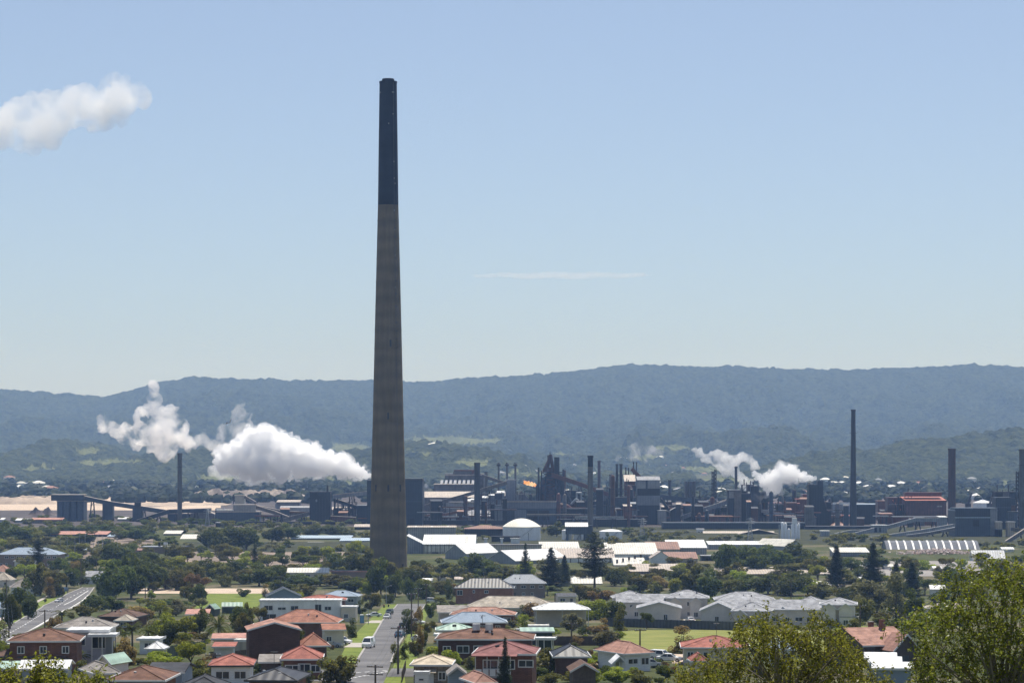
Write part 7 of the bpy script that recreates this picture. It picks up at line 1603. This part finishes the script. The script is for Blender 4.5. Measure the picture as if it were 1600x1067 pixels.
# small plant and pipework crowding the works
def clutter():
    rnd = random.Random(31); n = 0
    for (a, b, n_, lo, hi) in ((585, 600, 0, 0, 0), (640, 790, 34, 782, 812), (870, 1000, 48, 764, 810), (1030, 1140, 34, 776, 812), (1150, 1300, 44, 778, 812), (1300, 1420, 28, 790, 818), (1395, 1490, 14, 800, 826), (520, 578, 10, 790, 812), (300, 480, 14, 796, 812), (1560, 1600, 8, 800, 830)):
        for _ in range(n_):
            px = rnd.uniform(a, b); d = rnd.uniform(1890, 2150); top = rnd.uniform(lo, hi); k = rnd.random(); s = d / F; x = x_at(px, d); h = max(3.0, z_at(top, d))
            c = rnd.choice(('dark', 'iron', 'iron', 'dark_blue', 'dust_grey', 'mid_blue', 'rust_iron', 'dark', 'red_brown')); cn = {'dark': 'dark', 'iron': 'dark', 'dark_blue': 'dark blue', 'dust_grey': 'dusty grey', 'mid_blue': 'blue grey', 'rust_iron': 'rusty', 'red_brown': 'red brown'}[c]
            if k < 0.22:
                w = rnd.uniform(3, 9); r = thing('plant_building', (x, d, 0), None, 'building', rnd.uniform(-.2, .2), 'small plant buildings in the works'); MB().box(-w/2, w/2, 0, w, -1, h).build('wall', M[c], r)
                MB().slab([(-w/2-.3, -.3, h+.4), (w/2+.3, -.3, h+.4), (w/2+.3, w+.3, h+1.6), (-w/2-.3, w+.3, h+1.6)], .3).build('roof', M[rnd.choice(('dark', 'dark', 'steel', 'rust', 'tan'))], r); later(r, cn + ' plant building', px, top + 6, d)
            elif k < 0.55:
                r = thing('process_column', (x, d, 0), None, 'column', 0, 'process columns in the works'); q = rnd.uniform(.8, 2.0); h2 = h * rnd.uniform(1.0, 1.5); MB().lathe(0, 0, [(q, -1), (q, h2), (q*.5, h2+1.2), (.1, h2+1.5)], 12).build('shell', M[c], r, smooth=True)
                for f in (.4, .75): MB().lathe(0, 0, [(q, h2*f), (q+1.0, h2*f), (q+1.0, h2*f+.3), (q, h2*f+.35)], 12, False).build('platform', M['iron'], r)
                later(r, cn + ' process column', px, top, d)
            else:
                r = thing('pipe_rack', (x, d, 0), None, 'pipe rack', rnd.uniform(-.15, .15), 'pipe racks in the works'); L_ = rnd.uniform(12, 34); z = min(h, rnd.uniform(5, 14))
                for y in (0, 1.0, 2.0): MB().tube((-L_/2, y, z), (L_/2, y, z), rnd.uniform(.3, .6), 6).build('pipe', M[rnd.choice(('rust_iron', 'galv', 'dust_grey', 'red_brown', 'dark'))], r)
                for i in range(4):
                    u = -L_/2 + L_*(i+.2)/3.5; MB().beam((u, 1, -1), (u, 1, z-.5), .5, .5).build('support', M['iron'], r)
                later(r, cn + ' pipe rack', px, top + 5, d)
            n += 1
clutter()
# scrub on the plain, kept off the sheds: hundreds of low crowns growing into each other, built as one mass
FARP = {c: [leafy(900 + 10*i + k, 'round', 9, 520, 1.25, LEAF[c], 0.8, -0.1) for k in (1, 2, 3)] for i, c in enumerate(('dark', 'olive', 'grey'))}
SCRUB = {c: ([], []) for c in FARP}
def scrub(px, base, w, top, col):
    d = d_for(base); s = d / F; cr, tk, w0, h0 = random.choice(FARP[col]); n = len(cr.vertices); co = np.empty(n*3); cr.vertices.foreach_get('co', co); co = co.reshape(-1, 3)
    a = random.uniform(0, 6.28); k = w * s / w0; kz = max(1.2, (base - top) * s) / h0; ca, sa = math.cos(a) * k, math.sin(a) * k
    q = np.stack([co[:, 0]*ca - co[:, 1]*sa + x_at(px, d), co[:, 0]*sa + co[:, 1]*ca + d, co[:, 2]*kz + gz(d)], 1); SCRUB[col][0].append(q); TREES.append((px - w/2, top, px + w/2, base, d))
def build_scrub():
    vs = []; mi = []; names = list(SCRUB)
    for i, c in enumerate(names):
        for q in SCRUB[c][0]: vs.append(q); mi += [i] * (len(q) // 4)
    V = np.concatenate(vs); nf = len(V) // 4; me = bpy.data.meshes.new('scrub'); me.from_pydata(V.tolist(), [], np.arange(nf*4).reshape(-1, 4).tolist())
    for c in names: me.materials.append(LEAF[c])
    me.polygons.foreach_set('material_index', mi); me.update(); o = bpy.data.objects.new('scrub', me); COL.objects.link(o); tag(o, kind='stuff')
tries = 0; n3 = 0; rnd = random.Random(21)
while n3 < 300 and tries < 18000:
    tries += 1
    k = rnd.random()
    if k < 0.45: px, base = rnd.uniform(-10, 575), rnd.uniform(820, 866)
    elif k < 0.8: px, base = rnd.uniform(640, 1390), rnd.uniform(828, 849)
    else: px, base = rnd.uniform(1290, 1800), rnd.uniform(850, 935)
    s = F / d_for(base); w = rnd.uniform(6, 13) * s; h = w * rnd.uniform(0.4, 0.62)
    if 270 < px < 580 and 848 < base and rnd.random() < 0.7: continue
    if px > 1380 and px < 1535 and base > 856: continue
    if 775 < px < 985 and base > 836: continue
    if 1205 < px < 1262: continue
    tb = base - h
    if any(px + w*.45 > q0 and px - w*.45 < q1 and d_for(base) < qd + 30 and base > qt and tb < qb - (qb - qt) * .2 and base - 14 < qb for (q0, q1, qt, qb, qd) in BLDS): continue
    if any(abs(0.5*(t[0]+t[2]) - px) < 0.3 * (w + t[2] - t[0]) and abs(t[3] - base) < 4 for t in TREES): continue
    scrub(px, base, w, base - h, rnd.choice(('dark', 'olive', 'olive', 'grey', 'olive'))); n3 += 1

tries = 0; n4 = 0; rnd = random.Random(23)
while n4 < 60 and tries < 3000:
    tries += 1; px, base = rnd.uniform(-10, 575), rnd.uniform(812, 824)
    s = F / d_for(base); w = rnd.uniform(7, 14) * s; h = w * rnd.uniform(0.35, 0.55)
    if any(abs(0.5*(t[0]+t[2]) - px) < 0.22 * (w + t[2] - t[0]) and abs(t[3] - base) < 3 for t in TREES): continue
    scrub(px, base, w, base - h, rnd.choice(('dark', 'dark', 'olive'))); n4 += 1
build_scrub()
# ---------------------------------------------------------------- poles, lamps
def power_pole(px, base, top, label=None, arms=1, lean=0.0, w=1.0):
    d = d_for(base); h = (base - top) / F * d; root = thing('power_pole', (x_at(px, d), d, gz(d)), label, 'pole', random.uniform(-.5, .5), 'timber power poles'); root.rotation_euler.y = lean
    MB().tube((0, 0, -0.8), (0, 0, h), 0.19 * w, 8, 0.13 * w).build('post', M['timber'], root)
    for k in range(arms):
        z = h - 0.35 - 1.1 * k; a = MB().box(-1.25, 1.25, -0.22, -0.1, z, z + 0.14).build('crossarm', M['timber'], root)
        for x in (-1.1, -0.55, 0.55, 1.1): MB().lathe(x, -0.16, [(0.06, z + 0.14), (0.09, z + 0.25), (0.05, z + 0.34)], 6).build('insulator', M['trim'], a)
    if not label: later(root, 'timber power pole', px, 0.5 * (base + top), d)
    return root
power_pole(622, 1053, 978, 'tall timber power pole with crossarm beside the right road junction', 1); power_pole(586.5, 1080, 1038, 'power pole with two crossarms at the bottom of the street', 2)
for a in ((643, 995, 926), (653.5, 956, 918), (666, 956, 912), (14, 999, 972), (126.5, 917, 872), (150.5, 905, 872), (38, 930, 888), (10, 967, 905), (227, 934, 917), (70, 1003, 952), (893, 1012, 972), (1344, 1004, 944), (1461, 976, 938), (755, 905, 884), (333, 1060, 1020), (438, 930, 900), (376, 905, 880), (1236, 940, 905)): power_pole(*a)
for i, (px, base, top) in enumerate(((105, 868, 838), (117, 872, 840), (133, 866, 834), (146, 870, 842), (160, 866, 836), (172, 862, 838), (95, 862, 836), (124, 860, 832), (153, 862, 834), (183, 866, 842))):
    d = d_for(base); h = (base - top) / F * d; r = thing('yard_mast', (x_at(px, d), d, 0), None, 'mast', 0, 'thin masts in the yard'); MB().tube((0, 0, -.5), (0, 0, h), 0.16, 6, 0.1).build('post', M['galv'], r); MB().box(-.7, .7, -.1, .1, h - .5, h - .3).build('crossarm', M['galv'], r); later(r, 'thin yard mast', px, 850, d)
def street_lamp(px, base, top, label, side=1):
    d = d_for(base); h = (base - top) / F * d; root = thing('street_lamp', (x_at(px, d), d, gz(d)), label, 'street lamp', 0, 'street lamps'); MB().tube((0, 0, -.5), (0, 0, h), 0.12, 8, 0.07).build('post', M['galv'], root)
    MB().tube((0, 0, h - .1), (side * 1.6, 0, h + .35), 0.05, 6).build('arm', M['galv'], root); MB().box(side*1.5 - .1, side*1.5 + .5*side if side > 0 else -1.4, -.12, .12, h + .28, h + .42).build('lamp_head', M['trim'], root)
street_lamp(603.5, 948, 916, 'grey street lamp beyond the parked dark car', 1); street_lamp(575.5, 975, 951, 'short street lamp beside the blue portable toilet', -1); street_lamp(106, 927, 896, 'street lamp beside the main road verge', 1)
def wires(a, b, label, n=3):
    (pa, ba, ta), (pb, bb, tb) = a, b; da, db = d_for(ba), d_for(bb); A = Vector((x_at(pa, da), da, z_at(ta, da) - .2)); B = Vector((x_at(pb, db), db, z_at(tb, db) - .2)); root = thing('power_line', A, label, 'wires', 0, 'wires between power poles')
    for k in range(n):
        o = Vector(((k - (n-1)/2) * .9, 0, 0)); mb = MB(); pr = None
        for i in range(11):
            t = i / 10; q = A.lerp(B, t) + o - Vector((0, 0, 4 * 0.9 * t * (1 - t))) - A
            if pr is not None: mb.tube(pr, q, .022, 4)
            pr = q
        mb.build('wire', M['dark_trim'], root)
wires((622, 1053, 978), (643, 995, 926), 'overhead wires from the tall street pole to the next pole'); wires((586.5, 1080, 1038), (622, 1053, 978), 'overhead wires from the bottom pole to the tall street pole'); wires((643, 995, 926), (653.5, 956, 918), 'overhead wires between poles at the far street end')
wires((14, 999, 972), (10, 967, 905), 'overhead wires at the left edge above the verge'); wires((893, 1012, 972), (1000, 1020, 980), 'overhead wires running right from the timber fence pole')
power_pole(1000, 1020, 982)
# ---------------------------------------------------------------- vehicles
def paint(name, c): return mat(name, c, 0.3, 0.06, 0.5, spec=0.5)
TYRE = mat('tyre_rubber', (0.02, 0.02, 0.022), 0.9, 0.2); RIMM = mat('wheel_rim', (0.4, 0.4, 0.42), 0.35, 0.1, metal=0.8); LAMPR = mat('tail_lamp', (0.35, 0.02, 0.02), 0.3, 0.1); LAMPW = mat('head_lamp', (0.75, 0.75, 0.72), 0.15, 0.1)
CAR_SHAPES = {   # side outlines (y along the car, front first; z): lower body, glasshouse
 'hatch': ([(-2.05,.30),(-2.1,.62),(-1.95,.80),(-0.95,.95),(1.75,1.0),(2.05,.92),(2.1,.45),(2.0,.28)], [(-0.98,.95),(-0.35,1.42),(1.2,1.46),(1.85,1.0)], 1.72),
 'sedan': ([(-2.3,.30),(-2.35,.60),(-2.2,.78),(-1.0,.93),(1.3,.98),(2.25,.95),(2.33,.5),(2.25,.28)], [(-1.05,.93),(-0.3,1.40),(0.85,1.42),(1.55,.98)], 1.78),
 'suv': ([(-2.25,.38),(-2.3,.80),(-2.1,1.02),(-1.0,1.12),(2.1,1.15),(2.25,1.1),(2.3,.55),(2.2,.36)], [(-1.05,1.12),(-0.5,1.70),(1.85,1.74),(2.15,1.15)], 1.86),
 'van': ([(-2.35,.35),(-2.4,.80),(-2.2,1.08),(-1.75,1.2),(2.3,1.22),(2.4,1.15),(2.42,.5),(2.35,.34)], [(-1.8,1.2),(-1.05,1.95),(2.1,2.0),(2.33,1.22)], 1.8)}
def car(px, base, shape, col, label, rz=0.0, d=None, z=None, group=None, name='parked_car'):
    d = d or d_for(base); root = thing(name, (x_at(px, d), d, (gz(d) + 0.09) if z is None else z), label, 'van' if shape == 'van' else 'car', rz, group)
    body, top, wd = CAR_SHAPES[shape]; hw = wd / 2; P = paint('car_paint_%s' % '_'.join('%d' % (c*100) for c in col), col)
    def loft(prof, w0, w1, z0, z1):
        mb = MB(); n = len(prof); hwz = lambda zz: w0 + (w1 - w0) * max(0, min(1, (zz - z0) / max(.01, z1 - z0)))
        vs = [(-hwz(zz), y, zz) for y, zz in prof] + [(hwz(zz), y, zz) for y, zz in prof]
        return mb.add(vs, [tuple(range(n)), tuple(range(n, 2*n))[::-1]] + [(i, i+n, (i+1) % n + n, (i+1) % n) for i in range(n)])
    zt = max(p[1] for p in top); zb = top[0][1]
    bo = loft(body, hw, hw*0.96, .3, 1.0).build('body', P, root)
    bv = bo.modifiers.new('bevel', 'BEVEL'); bv.width = 0.06; bv.segments = 2
    g = loft(top, hw*0.93, hw*0.74, zb, zt).build('window', M['glass'], root)
    y0, y1 = top[1][0], top[2][0]
    rf = MB().add([(-hw*.77, y0-.05, zt-.02), (hw*.77, y0-.05, zt-.02), (hw*.77, y1+.1, zt+.0), (-hw*.77, y1+.1, zt+.0), (-hw*.7, y0+.1, zt+.06), (hw*.7, y0+.1, zt+.06), (hw*.7, y1-.1, zt+.08), (-hw*.7, y1-.1, zt+.08)], [(0,3,2,1),(4,5,6,7),(0,1,5,4),(1,2,6,5),(2,3,7,6),(3,0,4,7)]).build('roof', P, root)
    pl = MB()
    for sx in (-1, 1):
        for (ya, za, yb, zb_) in ((top[0][0], zb, y0, zt), (top[3][0], zb, y1, zt), ((y0+y1)/2, zb, (y0+y1)/2, zt)): pl.beam((sx*hw*.94, ya, za), (sx*hw*.76, yb, zb_ + .02), .09, .09)
    if shape == 'van': 
        for sx in (-1, 1): pl.slab([(sx*hw*.95, .3, 1.22), (sx*hw*.95, 2.2, 1.22), (sx*hw*.765, 2.05, 1.96), (sx*hw*.765, .3, 1.96)], .03)
    pl.build('pillar', P, root)
    yf = body[1][0] * .64; yr = body[-1][0] * .60
    for sx in (-1, 1):
        for yy in (yf, yr):
            t = MB().tube((sx*(hw-.2), yy, .32), (sx*(hw+.01), yy, .32), .33, 14).build('wheel', TYRE, root); MB().tube((sx*(hw-.05), yy, .32), (sx*(hw+.03), yy, .32), .19, 10).build('rim', RIMM, t)
        MB().box(min(sx*hw*.55, sx*hw*.92), max(sx*hw*.55, sx*hw*.92), body[1][0]-.04, body[1][0]+.12, body[1][1]-.02, body[1][1]+.14).build('headlight', LAMPW, root)
        yb = max(p[0] for p in body); MB().box(min(sx*hw*.68, sx*hw*.95), max(sx*hw*.68, sx*hw*.95), yb-.14, yb+.03, .68, .92).build('tail_light', LAMPR, root)
        MB().box(min(sx*hw, sx*(hw+.18)), max(sx*hw, sx*(hw+.18)), top[0][0]+.15, top[0][0]+.28, zb+.02, zb+.17).build('mirror', P, root)
    return root
SV = (0.5, 0.51, 0.52); WH = (0.78, 0.78, 0.77); DK = (0.03, 0.045, 0.05); BL = (0.05, 0.12, 0.2)
car(576, 1012, 'van', WH, 'white van parked at the left kerb of the right road', R(-10))
car(605, 966.5, 'sedan', SV, 'silver sedan parked behind a dark four wheel drive', R(-9))
car(608.5, 960, 'suv', DK, 'dark four wheel drive parked beyond the silver sedan', R(-9))
car(584, 963.5, 'sedan', WH, 'white car parked across the grass verge', R(-75))
car(631.5, 983, 'suv', DK, 'dark green wagon under the street tree on the right kerb', R(170)); car(625, 996, 'hatch', BL, 'blue hatchback half hidden on the right kerb', R(170))
car(92.5, 940.5, 'hatch', WH, 'white hatchback driving on the wide main road', R(-26), name='car')
car(675, 941, 'suv', WH, 'white car parked at the far end of the right road', R(80)); car(519, 1011, 'sedan', SV, 'silver car in the driveway beside the big brick gable', R(70)); car(534, 1006, 'hatch', WH, 'white car in the driveway below the beige house', R(60))
car(15, 1010, 'hatch', WH, 'white car tucked beside the wide brick house', R(20)); car(100, 967, 'suv', BL, 'blue car under trees on the main road verge', R(-20), d=d_for(925)); car(116, 914.5, 'sedan', WH, 'small white car at the far end of the main road verge', R(-25)); car(97, 924, 'suv', DK, 'dark car parked under the verge trees', R(-28))
for i, (px, b, sh, c, lb) in enumerate(((1033, 1031, 'suv', WH, 'white four wheel drive in the yard beside the pink-roofed house'), (1046, 1034, 'sedan', WH, 'white sedan at the right of the cluttered yard'), (1110, 1024, 'sedan', WH, 'white car before the wide red-roofed beige house'), (990, 1043, 'van', WH, 'white van among the clutter below the pink-roofed house'), (1014, 1043, 'hatch', SV, 'silver hatchback right of the white van in the yard'), (1412, 978, 'suv', WH, 'white vehicle on the grass above the salmon gabled house'), (118, 1043, 'suv', SV, 'silver car between the low brick house and the palm'), (918, 1007, 'sedan', DK, 'dark car below the long timber fence'))): car(px, b, sh, c, lb, R(60 + 17*i))
for i, (px, b) in enumerate(((1395, 891), (1406, 890), (1418, 892), (1470, 893), (1482, 892), (1494, 893), (1506, 891))): 
    c_ = (WH, SV, BL, WH, SV, DK, WH)[i]; o = car(px, b, ('hatch', 'suv', 'sedan')[i % 3], c_, None, R(80), group='cars in the right car park'); later(o, '%s car in the far car park' % {WH: 'white', SV: 'silver', BL: 'blue', DK: 'dark'}[c_], px, b, d_for(b))
for i, (px, b) in enumerate(((92, 884), (104, 882), (128, 880), (140, 876), (110, 872))): 
    c_ = (WH, BL, WH, SV, DK)[i]; o = car(px, b, ('suv', 'sedan', 'hatch')[i % 3], c_, None, R(70), group='cars in the left yard'); later(o, '%s car in the left yard' % {WH: 'white', SV: 'silver', BL: 'blue', DK: 'dark'}[c_], px, b, d_for(b))
for i, (px, b, sh, c, lb) in enumerate(((655, 1003, 'sedan', SV, 'silver sedan on the driveway beside the very wide brown-roofed house'), (652, 975, 'hatch', WH, 'white hatchback on the right verge near the pale carport'), (350, 1003, 'suv', DK, 'dark four wheel drive beside the white garage with red roof'), (812, 992, 'sedan', WH, 'white sedan beside the long green shed'), (1078, 972, 'hatch', SV, 'silver hatchback on the estate driveway'), (30, 948, 'sedan', SV, 'silver sedan near the cottage by the footpath'))): car(px, b, sh, c, lb, R(30 + 40*i))
# small yard things
def toilet():
    p = gpt(565.5, 973); root = thing('portable_toilet', p, 'blue portable toilet cabinet on the street verge', 'portable toilet', R(8)); MB().box(-.55, .55, -.55, .55, -.2, 2.1).build('cabinet', paint('blue_plastic', (0.10, 0.25, 0.42)), root)
    MB().prism([(-.62, 2.1), (.62, 2.1), (.45, 2.38), (-.45, 2.38)], -.6, .6).build('roof', M['trim'], root); MB().box(-.4, .4, -.6, -.55, .05, 1.95).build('door', paint('blue_plastic_door', (0.13, 0.30, 0.48)), root)
toilet()
def tent(px, base, w_, h_, col, label):
    p = gpt(px, base); s = p.y / F; W = w_ * s / 2; h = h_ * s; root = thing('shade_tent', p, label, 'tent', R(12)); MB().add([(-W,-W,h*.55),(W,-W,h*.55),(W,W,h*.55),(-W,W,h*.55),(0,0,h),(-W,-W,h*.5),(W,-W,h*.5),(W,W,h*.5),(-W,W,h*.5)], [(0,1,4),(1,2,4),(2,3,4),(3,0,4),(0,5,6,1),(1,6,7,2),(2,7,8,3),(3,8,5,0)]).build('canopy', col, root)
    for a in (-1, 1):
        for b in (-1, 1): MB().tube((a*W*.98, b*W*.98, -.3), (a*W*.98, b*W*.98, h*.55), .05, 6).build('post', M['galv'], root)
tent(385, 982, 22, 16, paint('tent_cloth', (0.45, 0.60, 0.68)), 'pale blue and white shade tent right of the date palm'); tent(1000, 1045, 16, 12, M['trim'], 'small white shade tent in the cluttered yard'); tent(246, 1002, 14, 10, M['trim'], 'white garden umbrella tent among the palms')
def wheelie_bin(px, base, c, label):
    p = gpt(px, base); root = thing('wheelie_bin', p, label, 'bin', random.uniform(-.4, .4)); MB().prism([(-.24, 0), (.24, 0), (.3, .95), (-.3, .95)], -.28, .28).build('bin_body', M['fence_green'], root); MB().box(-.33, .33, -.33, .33, .95, 1.05).build('lid', paint('lid_' + c[0], c[1]), root)
wheelie_bin(600, 949, ('red', (0.45, 0.06, 0.04)), 'green bin with red lid by the far kerb'); wheelie_bin(607, 948, ('yellow', (0.5, 0.4, 0.05)), 'green bin with yellow lid by the far kerb')

# ---------------------------------------------------------------- near trees in front of the view
NEAR = {'olive': leaf_mat('near_olive_leaves', (0.06, 0.085, 0.010), (0.34, 0.34, 0.04), 0.55, 1.7, 0.02, 0.30), 'lime': leaf_mat('near_lime_leaves', (0.07, 0.10, 0.010), (0.40, 0.40, 0.05), 0.5, 1.8, 0.02, 0.32)}
def near_tree(name, outline, d, label, cat, nshoot, leaf, m, trunk_px, seed, thick=1.3, shoot=(0.25, 0.75), per=24, gap=0.0, asp=0.5):
    """outline: (px, row) polygon of the crown; leafy shoots fill it through a real depth"""
    rnd = random.Random(seed); s = d / F; lv = Leaves(); tw = MB(); z0 = gz(d); o = Vector((x_at(trunk_px, d), d, z0))
    xs = [p[0] for p in outline]; ys = [p[1] for p in outline]
    def inside(x, y):
        c = False; j = len(outline) - 1
        for i in range(len(outline)):
            (xi, yi), (xj, yj) = outline[i], outline[j]
            if (yi > y) != (yj > y) and x < (xj - xi) * (y - yi) / (yj - yi) + xi: c = not c
            j = i
        return c
    n = 0; limbs = []
    while n < nshoot:
        px, row = rnd.uniform(min(xs), max(xs)), rnd.uniform(min(ys), max(ys))
        if not inside(px, row): continue
        y = rnd.gauss(0, thick * 0.5)
        c = Vector((x_at(px, d), d + y, z_at(row, d)))
        if noise.noise(Vector((px / 26.0 + seed, row / 26.0, y * 0.8))) < -0.22 + gap and rnd.random() < 0.85: n += 0.35; continue
        n += 1
        L_ = rnd.uniform(*shoot); dr = Vector((rnd.gauss(0, .4), rnd.gauss(0, .4), rnd.uniform(.3, 1.0))).normalized(); L_ *= 1.9 if rnd.random() < 0.08 else 1; st = c - dr * L_ * 0.65
        tip = c + dr * L_ * 0.35; tw.tube(st - o, tip - o, 0.008, 3, 0.003)
        if rnd.random() < 0.06: limbs.append(st)
        k = int(per * L_ / 0.5)
        for i in range(k):
            f = i / max(1, k - 1); p = st.lerp(tip, f) ; a = rnd.uniform(0, 6.28); u = dr.orthogonal().normalized(); w = dr.cross(u); out = (u * math.cos(a) + w * math.sin(a) + dr * 0.5).normalized()
            if rnd.random() < 0.5 * f: continue
            lv.add(p + out * leaf * 0.6 - o, (out + Vector((0, 0, 0.8))).normalized(), leaf, rnd, asp)
    root = thing(name, o, label, cat)
    q = bpy.data.objects.new('crown', lv.mesh('crown', m)); COL.objects.link(q); q.parent = root
    tw.build('twig', BARK, root)
    t = MB(); t.tube((0, 0, -0.6), (0.1, 0, max(1.0, z_at(max(ys), d) - z0)), 0.16, 8, 0.12); hub = Vector((0.1, 0, max(1.0, z_at(max(ys), d) - z0)))
    for e in limbs[:60]:
        e = e - o; mid = hub.lerp(e, 0.5) + Vector((rnd.gauss(0, .1), rnd.gauss(0, .1), 0.1)); t.tube(hub, mid, 0.05, 5, 0.03); t.tube(mid, e, 0.03, 4, 0.008)
    t.build('trunk', mat('pale_bark', (0.26, 0.23, 0.19), 0.9, 0.3, 4.0), root)
RT = [(1436,1110),(1428,1050),(1432,1012),(1420,988),(1418,968),(1440,955),(1462,948),(1478,938),(1462,925),(1478,905),(1492,885),(1488,868),(1510,880),(1520,868),(1530,894),(1545,878),(1552,866),(1562,886),(1578,868),(1592,888),(1612,872),(1640,866),(1700,870),(1720,980),(1700,1110)]
near_tree('near_tree', RT, 55.0, 'large near olive leaved tree filling the lower right corner', 'tree', 1650, 0.088, NEAR['olive'], 1560, 3, 1.9, gap=0.2)
MT = [(1036,1110),(1046,1062),(1066,1042),(1085,1034),(1104,1018),(1128,1002),(1148,984),(1160,966),(1178,962),(1192,970),(1199,942),(1206,966),(1224,972),(1240,986),(1256,984),(1264,962),(1276,950),(1290,962),(1304,978),(1318,984),(1326,1000),(1344,1012),(1352,1034),(1376,1046),(1392,1062),(1410,1068),(1425,1110)]
near_tree('near_tree', MT, 58.0, 'broad near olive leaved tree at the bottom right of centre', 'tree', 1350, 0.088, NEAR['olive'], 1220, 5, 1.8, gap=0.2)
near_tree('near_shrub', [(-30,1110),(-28,1040),(0,1036),(18,1044),(28,1058),(32,1110)], 42.0, 'near yellow green leafy shrub in the lower left corner', 'shrub', 190, 0.085, NEAR['lime'], 2, 6, .8, (.2, .5), 20)
near_tree('near_shrub', [(44,1110),(46,1066),(52,1040),(66,1028),(84,1034),(96,1052),(104,1110)], 42.0, 'near yellow green leafy shrub, tallest of the lower left bunch', 'shrub', 230, 0.085, NEAR['lime'], 74, 7, .8, (.2, .5), 20)
near_tree('near_shrub', [(100,1110),(104,1062),(116,1050),(128,1056),(140,1044),(154,1050),(164,1070),(168,1110)], 42.0, 'near yellow green leafy shrub at the right of the lower left bunch', 'shrub', 200, 0.085, NEAR['lime'], 136, 8, .8, (.2, .5), 20)
write_labels()
